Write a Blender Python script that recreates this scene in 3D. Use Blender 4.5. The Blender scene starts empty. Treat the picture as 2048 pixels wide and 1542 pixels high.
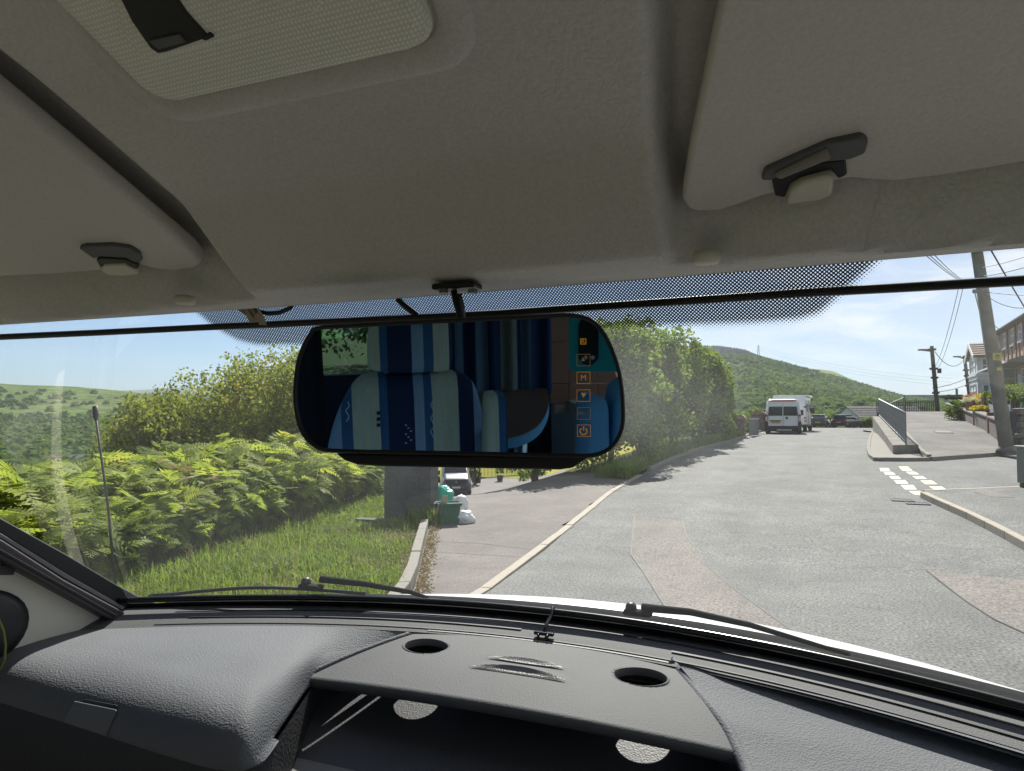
import bpy, bmesh, math, random
import numpy as np
from mathutils import Matrix, Vector, noise
R_ = math.radians
rng = np.random.default_rng(7)
random.seed(7)
scene = bpy.context.scene
COL = scene.collection

# ------------------------------------------------------------------ camera, world, sun, exposure
EYE = 1.95
CAMX = 0.45
YAW, PITCH = R_(23.117), R_(2.48)
FPX = 1450.0
cam_d = bpy.data.cameras.new('camera')
cam = bpy.data.objects.new('camera', cam_d)
COL.objects.link(cam)
cam.location = (CAMX, 0, EYE)
cam.rotation_euler = (R_(90) + PITCH, 0, YAW)
cam_d.sensor_fit = 'HORIZONTAL'
cam_d.sensor_width = 36
cam_d.lens = FPX / 2048 * 36
cam_d.clip_start = 0.005
cam_d.clip_end = 12000
scene.camera = cam

SUN_EL, SUN_AZ = R_(46.1), R_(-15.2)          # azimuth from +Y, clockwise
world = bpy.data.worlds.new('World')
scene.world = world
world.use_nodes = True
wn, wl = world.node_tree.nodes, world.node_tree.links
bg = wn['Background']
sky = wn.new('ShaderNodeTexSky')
sky.sky_type = 'NISHITA'
sky.sun_disc = False
sky.sun_elevation = SUN_EL
sky.sun_rotation = SUN_AZ
sky.altitude = 150
sky.air_density = 1.0
sky.dust_density = 0.6
sky.ozone_density = 2.0
tc = wn.new('ShaderNodeTexCoord')
mp = wn.new('ShaderNodeMapping')
mp.inputs['Scale'].default_value = (1.0, 1.6, 5.0)
mp.inputs['Rotation'].default_value = (0.15, 0.25, 0.5)
nz = wn.new('ShaderNodeTexNoise')
nz.inputs['Scale'].default_value = 3.2
nz.inputs['Detail'].default_value = 9
nz.inputs['Roughness'].default_value = 0.62
nz.inputs['Distortion'].default_value = 0.5
rmp = wn.new('ShaderNodeValToRGB')
rmp.color_ramp.elements[0].position = 0.43
rmp.color_ramp.elements[1].position = 0.58
# thin cirrus thickens towards the east (+X) half of the sky
sep = wn.new('ShaderNodeSeparateXYZ')
east = wn.new('ShaderNodeMapRange')
east.inputs['From Min'].default_value = -0.42
east.inputs['From Max'].default_value = 0.12
east.inputs['To Min'].default_value = 0.03
east.inputs['To Max'].default_value = 1.0
mul = wn.new('ShaderNodeMath'); mul.operation = 'MULTIPLY'
veil = wn.new('ShaderNodeMath'); veil.operation = 'MULTIPLY_ADD'
veil.inputs[1].default_value = 0.55
veil2 = wn.new('ShaderNodeMath'); veil2.operation = 'MULTIPLY'
veil2.inputs[1].default_value = 0.38
mixc = wn.new('ShaderNodeMixRGB')
mixc.inputs['Color2'].default_value = (7.3, 7.45, 7.7, 1)
wl.new(tc.outputs['Generated'], mp.inputs['Vector'])
wl.new(mp.outputs['Vector'], nz.inputs['Vector'])
wl.new(nz.outputs['Fac'], rmp.inputs['Fac'])
wl.new(tc.outputs['Generated'], sep.inputs[0])
wl.new(sep.outputs['X'], east.inputs['Value'])
wl.new(rmp.outputs['Color'], mul.inputs[0])
wl.new(east.outputs['Result'], mul.inputs[1])
wl.new(east.outputs['Result'], veil2.inputs[0])
wl.new(mul.outputs[0], veil.inputs[0])
wl.new(veil2.outputs[0], veil.inputs[2])
wl.new(veil.outputs[0], mixc.inputs['Fac'])
tint = wn.new('ShaderNodeMixRGB'); tint.blend_type = 'MULTIPLY'; tint.inputs['Fac'].default_value = 1
tint.inputs['Color2'].default_value = (0.46, 0.59, 0.76, 1)
wl.new(sky.outputs['Color'], tint.inputs['Color1'])
wl.new(tint.outputs['Color'], mixc.inputs['Color1'])
wl.new(mixc.outputs['Color'], bg.inputs['Color'])
bg.inputs['Strength'].default_value = 0.05

sd = bpy.data.lights.new('sun', 'SUN')
sun = bpy.data.objects.new('sun', sd)
COL.objects.link(sun)
sd.energy = 3.6
sd.angle = R_(0.5)
sd.color = (1.0, 0.95, 0.87)
sdir = Vector((math.sin(SUN_AZ) * math.cos(SUN_EL), math.cos(SUN_AZ) * math.cos(SUN_EL), math.sin(SUN_EL)))
sun.rotation_euler = sdir.to_track_quat('Z', 'Y').to_euler()
sun.location = (0, 0, 60)

scene.view_settings.view_transform = 'Standard'
scene.view_settings.look = 'None'
scene.view_settings.gamma = 1
scene.view_settings.use_curve_mapping = False
scene.view_settings.exposure = 1.42
cy = scene.cycles
cy.use_denoising = True
cy.max_bounces = 9
cy.diffuse_bounces = 5
cy.glossy_bounces = 4
cy.transmission_bounces = 4
cy.transparent_max_bounces = 16
cy.caustics_reflective = False
cy.caustics_refractive = False
cy.sample_clamp_indirect = 8

# ------------------------------------------------------------------ helpers
cF = np.array([-math.sin(YAW) * math.cos(PITCH), math.cos(YAW) * math.cos(PITCH), math.sin(PITCH)])
cR = np.array([math.cos(YAW), math.sin(YAW), 0.0])
cU = np.cross(cR, cF)
CC = np.array([CAMX, 0, 0.0])                 # cab coordinates: z measured from eye height

def ray(px, py):
    return cF + cR * (px - 1024) / FPX + cU * (771 - py) / FPX
def at_z(px, py, z):
    d = ray(px, py); return CC + d * (z / d[2])
def at_y(px, py, y):
    d = ray(px, py); return CC + d * (y / d[1])
def at_x(px, py, x):
    d = ray(px, py); return CC + d * ((x - CAMX) / d[0])

def road_z(y):
    if y < 10: return 0.0
    if y < 40: return 0.031 * (y - 10)
    if y < 74: return 0.93
    return 0.93 - 0.05 * (y - 74)
def sstep(a, b, v):
    t = min(1, max(0, (v - a) / (b - a))); return t * t * (3 - 2 * t)
def ground_z(x, y):
    z = road_z(y)
    if x < -6.5:
        w = sstep(13, 19, y)
        dv = 0.42 * max(0, -11.5 - x)
        dd = 0.30 * min(-6.5 - x, 12.8) + max(0, -24 - x) * 0.12
        z -= (1 - w) * dv + w * dd
        z = max(z, -15)
    return z
def on_road(px, py, dz=0.0):
    d = ray(px, py); t = 2.0
    while t < 200:
        p = CC + d * t
        if p[2] + EYE <= road_z(p[1]) + dz: break
        t *= 1.0015
    return np.array([p[0], p[1], road_z(p[1]) + dz])

def link(o): COL.objects.link(o); return o
def obj(name, me, m, parent=None, smooth=False):
    o = bpy.data.objects.new(name, me)
    link(o)
    if m is not None: me.materials.append(m)
    if smooth:
        me.polygons.foreach_set('use_smooth', [True] * len(me.polygons))
    if parent is not None:
        o.parent = parent
        l = Vector((0, 0, 0)); q = parent
        while q is not None:
            l += q.location; q = q.parent
        o.location = -l
    return o
def tag(o, label=None, cat=None, group=None, kind=None):
    if label: o['label'] = label
    if cat: o['category'] = cat
    if group: o['group'] = group
    if kind: o['kind'] = kind
    return o
def thing(name, label, cat, loc=(0, 0, 0), group=None, kind=None):
    o = bpy.data.objects.new(name, None); link(o)
    o.location = loc
    o.empty_display_size = 0.1
    return tag(o, label, cat, group, kind)
def copy_tree(o, parent=None):
    kids = [c for c in o.children]
    n = o.copy(); link(n)
    n.parent = parent
    for k in kids: copy_tree(k, n)
    return n

class MB:
    """collects simple shapes into one mesh; off shifts everything (EYE for cab coordinates)"""
    def __init__(s, off=(0, 0, 0)):
        s.v, s.f, s.off = [], [], np.array(off, float)
    def add(s, vs, fs):
        b = len(s.v)
        s.v += [tuple(np.asarray(v, float) + s.off) for v in vs]
        s.f += [tuple(i + b for i in f) for f in fs]
        return s
    def quad(s, a, b, c, d): return s.add([a, b, c, d], [(0, 1, 2, 3)])
    def poly(s, pts): return s.add(pts, [tuple(range(len(pts)))])
    def box(s, c, d, rz=0.0, M=None):
        hx, hy, hz = d[0] / 2, d[1] / 2, d[2] / 2
        vs = [np.array((x, y, z)) for x in (-hx, hx) for y in (-hy, hy) for z in (-hz, hz)]
        if M is None: M = np.array(Matrix.Rotation(rz, 3, 'Z'))
        vs = [M @ v + np.asarray(c, float) for v in vs]
        return s.add(vs, [(0, 1, 3, 2), (4, 6, 7, 5), (0, 4, 5, 1), (2, 3, 7, 6), (0, 2, 6, 4), (1, 5, 7, 3)])
    def prism(s, base, top):
        n = len(base)
        return s.add(list(base) + list(top), [tuple(range(n))[::-1], tuple(range(n, 2 * n))] + [(i, (i + 1) % n, n + (i + 1) % n, n + i) for i in range(n)])
    def tube(s, pts, r, n=8, cap=True):
        pts = [np.asarray(p, float) for p in pts]
        rs = r if hasattr(r, '__len__') else [r] * len(pts)
        rings, up = [], None
        for i, p in enumerate(pts):
            t = pts[min(i + 1, len(pts) - 1)] - pts[max(i - 1, 0)]
            t = t / (np.linalg.norm(t) + 1e-12)
            if up is None:
                up = np.array((0, 0, 1.0)) if abs(t[2]) < .9 else np.array((1.0, 0, 0))
            a = np.cross(t, up); a /= np.linalg.norm(a) + 1e-12
            up = np.cross(a, t)
            rings.append([p + rs[i] * (a * math.cos(k * 2 * math.pi / n) + up * math.sin(k * 2 * math.pi / n)) for k in range(n)])
        return s.loft(rings, True, cap)
    def loft(s, rings, closed=False, cap=False):
        n = len(rings[0]); vs = [v for r in rings for v in r]; fs = []
        for i in range(len(rings) - 1):
            for k in range(n if closed else n - 1):
                k2 = (k + 1) % n
                fs.append((i * n + k, i * n + k2, (i + 1) * n + k2, (i + 1) * n + k))
        if cap:
            fs.append(tuple(range(n))[::-1]); fs.append(tuple((len(rings) - 1) * n + k for k in range(n)))
        return s.add(vs, fs)
    def lathe(s, prof, c=(0, 0, 0), n=20, axis='Z'):
        rings = []
        for r, h in prof:
            ring = []
            for k in range(n):
                a = k * 2 * math.pi / n
                q = (r * math.cos(a), r * math.sin(a), h)
                if axis == 'Y': q = (q[0], q[2], q[1])
                if axis == 'X': q = (q[2], q[0], q[1])
                ring.append(np.asarray(q) + np.asarray(c, float))
            rings.append(ring)
        return s.loft(rings, True, True)
    def mesh(s, name, bevel=0.0, seg=2, merge=False):
        me = bpy.data.meshes.new(name)
        me.from_pydata(s.v, [], s.f)
        bm = bmesh.new(); bm.from_mesh(me)
        if merge: bmesh.ops.remove_doubles(bm, verts=bm.verts, dist=1e-5)
        bmesh.ops.recalc_face_normals(bm, faces=bm.faces)
        if bevel:
            es = [e for e in bm.edges if len(e.link_faces) == 2 and e.calc_face_angle(0) > 0.6]
            bmesh.ops.bevel(bm, geom=es, offset=bevel, segments=seg, affect='EDGES', profile=.5, clamp_overlap=True)
        bm.to_mesh(me); bm.free()
        return me
    def build(s, name, m, parent=None, smooth=False, bevel=0.0, seg=2, merge=False):
        o = obj(name, s.mesh(name, bevel, seg, merge), m, parent, smooth or bevel > 0)
        if bevel > 0:
            o.data.polygons.foreach_set('use_smooth', [True] * len(o.data.polygons))
            md = o.modifiers.new('wn', 'WEIGHTED_NORMAL'); md.keep_sharp = False
        return o

def np_mesh(name, V, Q, m, parent=None, smooth=False, uv=None):
    """V (n,3), Q (k,3|4) -> mesh object, fast path"""
    V = np.asarray(V, np.float32); Q = np.asarray(Q, np.int32); k = Q.shape[1]
    me = bpy.data.meshes.new(name)
    me.vertices.add(len(V)); me.vertices.foreach_set('co', V.ravel())
    me.loops.add(Q.size); me.loops.foreach_set('vertex_index', Q.ravel())
    me.polygons.add(len(Q))
    me.polygons.foreach_set('loop_start', np.arange(0, Q.size, k, dtype=np.int32))
    me.polygons.foreach_set('loop_total', np.full(len(Q), k, np.int32))
    me.polygons.foreach_set('use_smooth', np.full(len(Q), bool(smooth)))
    me.update(calc_edges=True)
    me.validate()
    return obj(name, me, m, parent)

def grid_mesh(name, P, m, parent=None, smooth=True, uvs=None, keep=None):
    """P: (a,b,3) array of points"""
    a, b = P.shape[:2]
    idx = np.arange(a * b).reshape(a, b)
    Q = np.stack([idx[:-1, :-1], idx[1:, :-1], idx[1:, 1:], idx[:-1, 1:]], -1).reshape(-1, 4)
    if keep is not None: Q = Q[keep.reshape(-1)]
    o = np_mesh(name, P.reshape(-1, 3), Q, m, parent, smooth)
    if uvs:
        for nm, UV in uvs.items():
            l = o.data.uv_layers.new(name=nm)
            l.data.foreach_set('uv', UV.reshape(-1, 2)[Q.ravel()].astype(np.float32).ravel())
    return o

# ------------------------------------------------------------------ materials
def mat(name, col, rough=0.6, var=0.0, vscale=8.0, bump=0.0, bscale=60.0, metal=0.0, col2=None, spec=0.5, detail=4.0, coat=0.0, btype='noise', bdist=0.01, fine=0.0, fscale=200.0):
    m = bpy.data.materials.new(name); m.use_nodes = True
    nt = m.node_tree; n, l = nt.nodes, nt.links
    b = n['Principled BSDF']
    b.inputs['Base Color'].default_value = (*col, 1)
    b.inputs['Roughness'].default_value = rough
    b.inputs['Metallic'].default_value = metal
    b.inputs['Specular IOR Level'].default_value = spec
    if coat: b.inputs['Coat Weight'].default_value = coat; b.inputs['Coat Roughness'].default_value = 0.05
    t = n.new('ShaderNodeTexCoord')
    last = None
    if var > 0 or col2 is not None:
        z = n.new('ShaderNodeTexNoise'); z.inputs['Scale'].default_value = vscale; z.inputs['Detail'].default_value = detail
        l.new(t.outputs['Object'], z.inputs['Vector'])
        r = n.new('ShaderNodeValToRGB')
        c2 = col2 if col2 is not None else tuple(c * (1 + var) for c in col)
        c1 = col if col2 is not None else tuple(c * (1 - var) for c in col)
        r.color_ramp.elements[0].position = 0.32; r.color_ramp.elements[0].color = (*c1, 1)
        r.color_ramp.elements[1].position = 0.68; r.color_ramp.elements[1].color = (*c2, 1)
        l.new(z.outputs['Fac'], r.inputs['Fac'])
        last = r.outputs['Color']
    if fine > 0:
        z2 = n.new('ShaderNodeTexNoise'); z2.inputs['Scale'].default_value = fscale; z2.inputs['Detail'].default_value = 3; z2.inputs['Roughness'].default_value = .7
        l.new(t.outputs['Object'], z2.inputs['Vector'])
        mr = n.new('ShaderNodeMapRange')
        mr.inputs['From Min'].default_value = 0.38; mr.inputs['From Max'].default_value = 0.62
        mr.inputs['To Min'].default_value = 1 - fine; mr.inputs['To Max'].default_value = 1 + fine
        l.new(z2.outputs['Fac'], mr.inputs['Value'])
        mx = n.new('ShaderNodeMixRGB'); mx.blend_type = 'MULTIPLY'; mx.inputs['Fac'].default_value = 1
        if last is not None: l.new(last, mx.inputs['Color1'])
        else: mx.inputs['Color1'].default_value = (*col, 1)
        l.new(mr.outputs['Result'], mx.inputs['Color2'])
        last = mx.outputs['Color']
    if last is not None: l.new(last, b.inputs['Base Color'])
    if bump > 0:
        if btype == 'voronoi':
            z = n.new('ShaderNodeTexVoronoi'); z.feature = 'F1'; z.inputs['Scale'].default_value = bscale
            out = z.outputs['Distance']
        else:
            z = n.new('ShaderNodeTexNoise'); z.inputs['Scale'].default_value = bscale; z.inputs['Detail'].default_value = 5
            out = z.outputs['Fac']
        l.new(t.outputs['Object'], z.inputs['Vector'])
        bp = n.new('ShaderNodeBump'); bp.inputs['Strength'].default_value = bump; bp.inputs['Distance'].default_value = bdist
        l.new(out, bp.inputs['Height']); l.new(bp.outputs['Normal'], b.inputs['Normal'])
    return m

def leaf_mat(name, c1, c2, c3=None, trans=0.5, scale=0.9, fine=6.0, rough=0.6, spec=0.12):
    m = bpy.data.materials.new(name); m.use_nodes = True
    nt = m.node_tree; n, l = nt.nodes, nt.links
    for x in list(n): n.remove(x)
    o = n.new('ShaderNodeOutputMaterial')
    t = n.new('ShaderNodeTexCoord')
    z = n.new('ShaderNodeTexNoise'); z.inputs['Scale'].default_value = scale; z.inputs['Detail'].default_value = 3
    z2 = n.new('ShaderNodeTexNoise'); z2.inputs['Scale'].default_value = fine; z2.inputs['Detail'].default_value = 1
    l.new(t.outputs['Object'], z.inputs['Vector']); l.new(t.outputs['Object'], z2.inputs['Vector'])
    ad = n.new('ShaderNodeMath'); ad.operation = 'ADD'
    l.new(z.outputs['Fac'], ad.inputs[0]); l.new(z2.outputs['Fac'], ad.inputs[1])
    hv = n.new('ShaderNodeMath'); hv.operation = 'MULTIPLY'; hv.inputs[1].default_value = .5
    l.new(ad.outputs[0], hv.inputs[0])
    r = n.new('ShaderNodeValToRGB')
    r.color_ramp.elements[0].position = 0.36; r.color_ramp.elements[0].color = (*c1, 1)
    r.color_ramp.elements[1].position = 0.62; r.color_ramp.elements[1].color = (*c2, 1)
    if c3:
        e = r.color_ramp.elements.new(0.68); e.color = (*c3, 1)
    l.new(hv.outputs[0], r.inputs['Fac'])
    d = n.new('ShaderNodeBsdfPrincipled'); d.inputs['Roughness'].default_value = rough; d.inputs['Specular IOR Level'].default_value = spec
    tr = n.new('ShaderNodeBsdfTranslucent')
    br = n.new('ShaderNodeMixRGB'); br.blend_type = 'MULTIPLY'; br.inputs['Fac'].default_value = 1
    br.inputs['Color2'].default_value = (1.22, 1.22, 0.72, 1)
    l.new(r.outputs['Color'], br.inputs['Color1'])
    l.new(r.outputs['Color'], d.inputs['Base Color']); l.new(br.outputs['Color'], tr.inputs['Color'])
    ms = n.new('ShaderNodeMixShader'); ms.inputs['Fac'].default_value = trans
    l.new(d.outputs[0], ms.inputs[1]); l.new(tr.outputs[0], ms.inputs[2]); l.new(ms.outputs[0], o.inputs['Surface'])
    return m

def glass_mat(name, tint=(0.93, 0.97, 0.95), refl=0.05, dirt=None):
    """thin clear pane: see-through with a mirror coat by Fresnel, plus optional dusty film"""
    m = bpy.data.materials.new(name); m.use_nodes = True
    nt = m.node_tree; n, l = nt.nodes, nt.links
    for x in list(n): n.remove(x)
    o = n.new('ShaderNodeOutputMaterial')
    tp = n.new('ShaderNodeBsdfTransparent'); tp.inputs['Color'].default_value = (*tint, 1)
    gl = n.new('ShaderNodeBsdfGlossy'); gl.inputs['Roughness'].default_value = 0.0
    lwn = n.new('ShaderNodeLayerWeight'); lwn.inputs['Blend'].default_value = .5
    p5 = n.new('ShaderNodeMath'); p5.operation = 'POWER'; p5.inputs[1].default_value = 5
    fr = n.new('ShaderNodeMath'); fr.operation = 'MULTIPLY_ADD'; fr.inputs[1].default_value = .92; fr.inputs[2].default_value = refl
    l.new(lwn.outputs['Facing'], p5.inputs[0]); l.new(p5.outputs[0], fr.inputs[0])
    ms = n.new('ShaderNodeMixShader')
    l.new(fr.outputs[0], ms.inputs['Fac']); l.new(tp.outputs[0], ms.inputs[1]); l.new(gl.outputs[0], ms.inputs[2])
    out = ms.outputs[0]
    if dirt is not None: out = dirt(n, l, out)
    l.new(out, o.inputs['Surface'])
    return m

M = {}
M['asphalt'] = mat('asphalt', (0.110, 0.111, 0.106), 0.85, var=0.10, vscale=0.45, bump=0.35, bscale=90, fine=0.6, fscale=34, bdist=0.01)
def worn(m, amount=.16):
    """tyre tracks along the road, blotches and hairline cracks multiplied onto the base colour"""
    n, l = m.node_tree.nodes, m.node_tree.links; b = n['Principled BSDF']; src = b.inputs['Base Color'].links[0].from_socket
    t = n.new('ShaderNodeTexCoord'); last = src
    for sc, (sx, sy), lo, hi in ((1.0, (1.1, .09), 1 - amount * .6, 1 + amount * .6), (.9, (1, 1), 1 - amount, 1 + amount * .8), (4.5, (1, 1), 1 - amount * .5, 1 + amount * .5)):
        mp_ = n.new('ShaderNodeMapping'); mp_.inputs['Scale'].default_value = (sx, sy, 1); z = n.new('ShaderNodeTexNoise'); z.inputs['Scale'].default_value = sc; z.inputs['Detail'].default_value = 6; z.inputs['Roughness'].default_value = .65
        r = n.new('ShaderNodeMapRange'); r.inputs['From Min'].default_value = .35; r.inputs['From Max'].default_value = .65; r.inputs['To Min'].default_value = lo; r.inputs['To Max'].default_value = hi
        l.new(t.outputs['Object'], mp_.inputs[0]); l.new(mp_.outputs[0], z.inputs['Vector']); l.new(z.outputs['Fac'], r.inputs['Value'])
        x = n.new('ShaderNodeMixRGB'); x.blend_type = 'MULTIPLY'; x.inputs['Fac'].default_value = 1; l.new(last, x.inputs['Color1']); l.new(r.outputs['Result'], x.inputs['Color2']); last = x.outputs['Color']
    v = n.new('ShaderNodeTexVoronoi'); v.feature = 'DISTANCE_TO_EDGE'; v.inputs['Scale'].default_value = .33; dn = n.new('ShaderNodeTexNoise'); dn.inputs['Scale'].default_value = 1.6; dn.inputs['Detail'].default_value = 5
    ad = n.new('ShaderNodeMixRGB'); ad.blend_type = 'ADD'; ad.inputs['Fac'].default_value = .9
    l.new(t.outputs['Object'], dn.inputs['Vector']); l.new(t.outputs['Object'], ad.inputs['Color1']); l.new(dn.outputs['Color'], ad.inputs['Color2']); l.new(ad.outputs['Color'], v.inputs['Vector'])
    lt = n.new('ShaderNodeMapRange'); lt.inputs['From Min'].default_value = .0; lt.inputs['From Max'].default_value = .006; lt.inputs['To Min'].default_value = .72; lt.inputs['To Max'].default_value = 1
    l.new(v.outputs['Distance'], lt.inputs['Value'])
    x = n.new('ShaderNodeMixRGB'); x.blend_type = 'MULTIPLY'; x.inputs['Fac'].default_value = 1; l.new(last, x.inputs['Color1']); l.new(lt.outputs['Result'], x.inputs['Color2'])
    l.new(x.outputs['Color'], b.inputs['Base Color'])
worn(M['asphalt'])
M['asphalt_patch'] = mat('asphalt_patch', (0.138, 0.122, 0.110), 0.85, var=0.10, vscale=1.2, bump=0.3, bscale=90, fine=0.5, fscale=34)
M['pavement'] = mat('pavement', (0.112, 0.097, 0.088), 0.85, var=0.16, vscale=0.8, bump=0.3, bscale=120, fine=0.28, fscale=40)
M['ramp'] = mat('ramp', (0.115, 0.107, 0.10), 0.88, var=0.22, vscale=0.7, bump=0.3, bscale=80, fine=0.2, fscale=30)
worn(M['pavement'], .12); worn(M['ramp'], .14); worn(M['asphalt_patch'], .12)
M['kerb'] = mat('kerb', (0.30, 0.26, 0.205), 0.8, var=0.07, vscale=14, bump=0.3, bscale=80, fine=0.15, fscale=70)
M['kerb_grey'] = mat('kerb_grey', (0.19, 0.175, 0.15), 0.85, var=0.10, vscale=14, bump=0.4, bscale=70, fine=0.15, fscale=60)
M['concrete'] = mat('concrete', (0.175, 0.16, 0.14), 0.9, var=0.35, vscale=2.5, bump=0.5, bscale=30, fine=0.15, fscale=50)
M['render_grey'] = mat('render_grey', (0.105, 0.103, 0.105), 0.95, var=0.2, vscale=3, bump=0.9, bscale=75, fine=0.3, fscale=60, bdist=0.02)
M['paint'] = mat('road_paint', (0.58, 0.54, 0.40), 0.7, var=0.12, vscale=6, fine=0.12, fscale=60)
M['soil'] = mat('soil', (0.09, 0.075, 0.045), 0.95, spec=0, var=0.3, vscale=1.2, bump=0.4, bscale=12, col2=(0.06, 0.085, 0.03))
M['drygrass'] = leaf_mat('drygrass', (0.20, 0.16, 0.105), (0.36, 0.29, 0.20), trans=0.2, scale=4)
M['grass'] = leaf_mat('grass', (0.105, 0.17, 0.025), (0.22, 0.29, 0.06), (0.36, 0.33, 0.15), trans=0.45, scale=1.2, fine=9)
M['bracken'] = leaf_mat('bracken', (0.15, 0.21, 0.045), (0.33, 0.375, 0.09), (0.42, 0.35, 0.12), trans=0.55, scale=0.9, fine=3.2)
M['hawthorn'] = leaf_mat('hawthorn', (0.13, 0.175, 0.035), (0.27, 0.29, 0.06), (0.42, 0.28, 0.11), trans=0.48, scale=0.9, fine=2.4)
M['hedge'] = leaf_mat('hedge', (0.085, 0.145, 0.025), (0.20, 0.27, 0.04), (0.32, 0.36, 0.055), trans=0.5, scale=0.7, fine=1.8)
M['shrub'] = leaf_mat('shrub', (0.06, 0.12, 0.015), (0.17, 0.24, 0.03), trans=0.45, scale=1.2, fine=5)
M['dark_leaf'] = leaf_mat('dark_leaf', (0.03, 0.06, 0.018), (0.07, 0.11, 0.03), trans=0.35, scale=0.6, fine=2)
M['bark'] = mat('bark', (0.09, 0.07, 0.05), 0.9, var=0.3, vscale=6, bump=0.5, bscale=20)
M['far_wood'] = leaf_mat('far_wood', (0.075, 0.12, 0.05), (0.155, 0.215, 0.085), trans=0.3, scale=0.012, fine=0.07, rough=1, spec=0)
M['conifer'] = leaf_mat('conifer', (0.028, 0.055, 0.03), (0.05, 0.08, 0.045), trans=0.2, scale=0.02, fine=0.07, rough=1, spec=0)
M['moor'] = mat('moor', (0.075, 0.125, 0.035), 0.95, spec=0, vscale=0.006, detail=9, col2=(0.11, 0.135, 0.055), fine=0.3, fscale=0.05)
M['wood_floor'] = mat('wood_floor', (0.05, 0.08, 0.035), 0.95, spec=0, vscale=0.01, detail=8, col2=(0.08, 0.115, 0.05), fine=0.3, fscale=0.04)
M['bald'] = mat('bald_grass', (0.13, 0.18, 0.06), 0.95, spec=0, vscale=0.008, detail=8, col2=(0.17, 0.19, 0.085))
M['farhill'] = mat('farhill', (0.10, 0.13, 0.10), 0.95, spec=0, vscale=0.002, detail=8, col2=(0.13, 0.145, 0.10))
M['field'] = mat('field', (0.22, 0.23, 0.05), 0.95, spec=0, vscale=0.3, detail=8, col2=(0.30, 0.27, 0.07))
M['iron'] = mat('iron', (0.03, 0.032, 0.035), 0.5)
M['rail'] = mat('rail_steel', (0.16, 0.175, 0.18), 0.55, var=0.2, vscale=4, metal=0.3)
M['rail_light'] = mat('rail_light', (0.45, 0.46, 0.46), 0.5, var=0.15, vscale=4, metal=0.2)
M['pole'] = mat('pole_wood', (0.17, 0.155, 0.115), 0.9, var=0.35, vscale=2.2, bump=0.4, bscale=18, col2=(0.25, 0.25, 0.23))
M['pole_dark'] = mat('pole_dark', (0.08, 0.07, 0.065), 0.9, var=0.3, vscale=2)
M['wire'] = mat('wire', (0.06, 0.06, 0.07), 0.6)
M['white_paint'] = mat('white_paint', (0.72, 0.73, 0.74), 0.35, var=0.04, vscale=2, coat=0.4)
M['white_wall'] = mat('white_wall', (0.66, 0.67, 0.68), 0.8, var=0.06, vscale=1)
M['upvc'] = mat('upvc', (0.72, 0.74, 0.76), 0.4)
M['blue_frame'] = mat('blue_frame', (0.42, 0.55, 0.68), 0.45)
M['tyre'] = mat('tyre', (0.02, 0.02, 0.02), 0.85, bump=0.2, bscale=60)
M['rim'] = mat('rim', (0.35, 0.35, 0.36), 0.35, metal=0.8)
M['carblack'] = mat('car_black', (0.015, 0.016, 0.02), 0.25, coat=0.8)
M['cargrey'] = mat('car_grey', (0.06, 0.062, 0.08), 0.3, coat=0.8)
M['carwine'] = mat('car_wine', (0.045, 0.028, 0.045), 0.28, coat=0.8)
M['trimblack'] = mat('trim_black', (0.02, 0.02, 0.022), 0.6)
M['red_lamp'] = mat('red_lamp', (0.35, 0.012, 0.02), 0.2, coat=0.5)
M['clear_lamp'] = mat('clear_lamp', (0.55, 0.52, 0.5), 0.15, coat=0.6)
M['plate_yellow'] = mat('plate_yellow', (0.62, 0.42, 0.03), 0.5)
M['plate_white'] = mat('plate_white', (0.6, 0.6, 0.58), 0.5)
M['darkglass'] = mat('dark_glass', (0.012, 0.015, 0.018), 0.06, spec=0.35)
M['window_glass'] = mat('window_glass', (0.16, 0.215, 0.265), 0.06, spec=0.8)  # pale blue base colour stands in for sky reflected in the panes
M['green_box'] = mat('green_box', (0.012, 0.10, 0.055), 0.45, var=0.15, vscale=6)
M['green_sack'] = mat('green_sack', (0.01, 0.33, 0.24), 0.35, var=0.15, vscale=9, bump=0.3, bscale=25)
M['white_sack'] = mat('white_sack', (0.7, 0.7, 0.7), 0.6, bump=0.5, bscale=18)
M['card'] = mat('cardboard', (0.36, 0.29, 0.22), 0.8, var=0.1)
M['stone'] = mat('stone', (0.15, 0.13, 0.11), 0.9, vscale=3, bump=0.6, bscale=20, col2=(0.24, 0.21, 0.17), fine=0.2, fscale=30)
M['stone_brown'] = mat('stone_brown', (0.14, 0.11, 0.095), 0.9, vscale=9, bump=0.7, bscale=16, col2=(0.24, 0.19, 0.165), fine=0.35, fscale=14)
M['mortar'] = mat('mortar', (0.085, 0.082, 0.08), 0.95, var=0.2, vscale=8, bump=0.4, bscale=40)
M['cap_brown'] = mat('cap_brown', (0.30, 0.21, 0.14), 0.9, var=0.2, vscale=3, bump=0.3, bscale=30)
M['house_stone'] = mat('house_stone', (0.27, 0.19, 0.14), 0.9, vscale=5.5, bump=0.5, bscale=9, col2=(0.46, 0.37, 0.29), fine=0.35, fscale=7)
M['red_brick'] = mat('red_brick', (0.27, 0.07, 0.055), 0.85, var=0.2, vscale=6, fine=0.2, fscale=12)
M['slate'] = mat('slate', (0.13, 0.125, 0.13), 0.7, var=0.2, vscale=2.5, fine=0.2, fscale=9)
M['brown_tile'] = mat('brown_tile', (0.20, 0.145, 0.125), 0.8, var=0.2, vscale=3, fine=0.2, fscale=10)
M['grey_tile'] = mat('grey_tile', (0.20, 0.18, 0.17), 0.85, var=0.15, vscale=1.5, fine=0.2, fscale=6)
M['fence_panel'] = mat('fence_panel', (0.33, 0.36, 0.38), 0.7, var=0.12, vscale=3)
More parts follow.
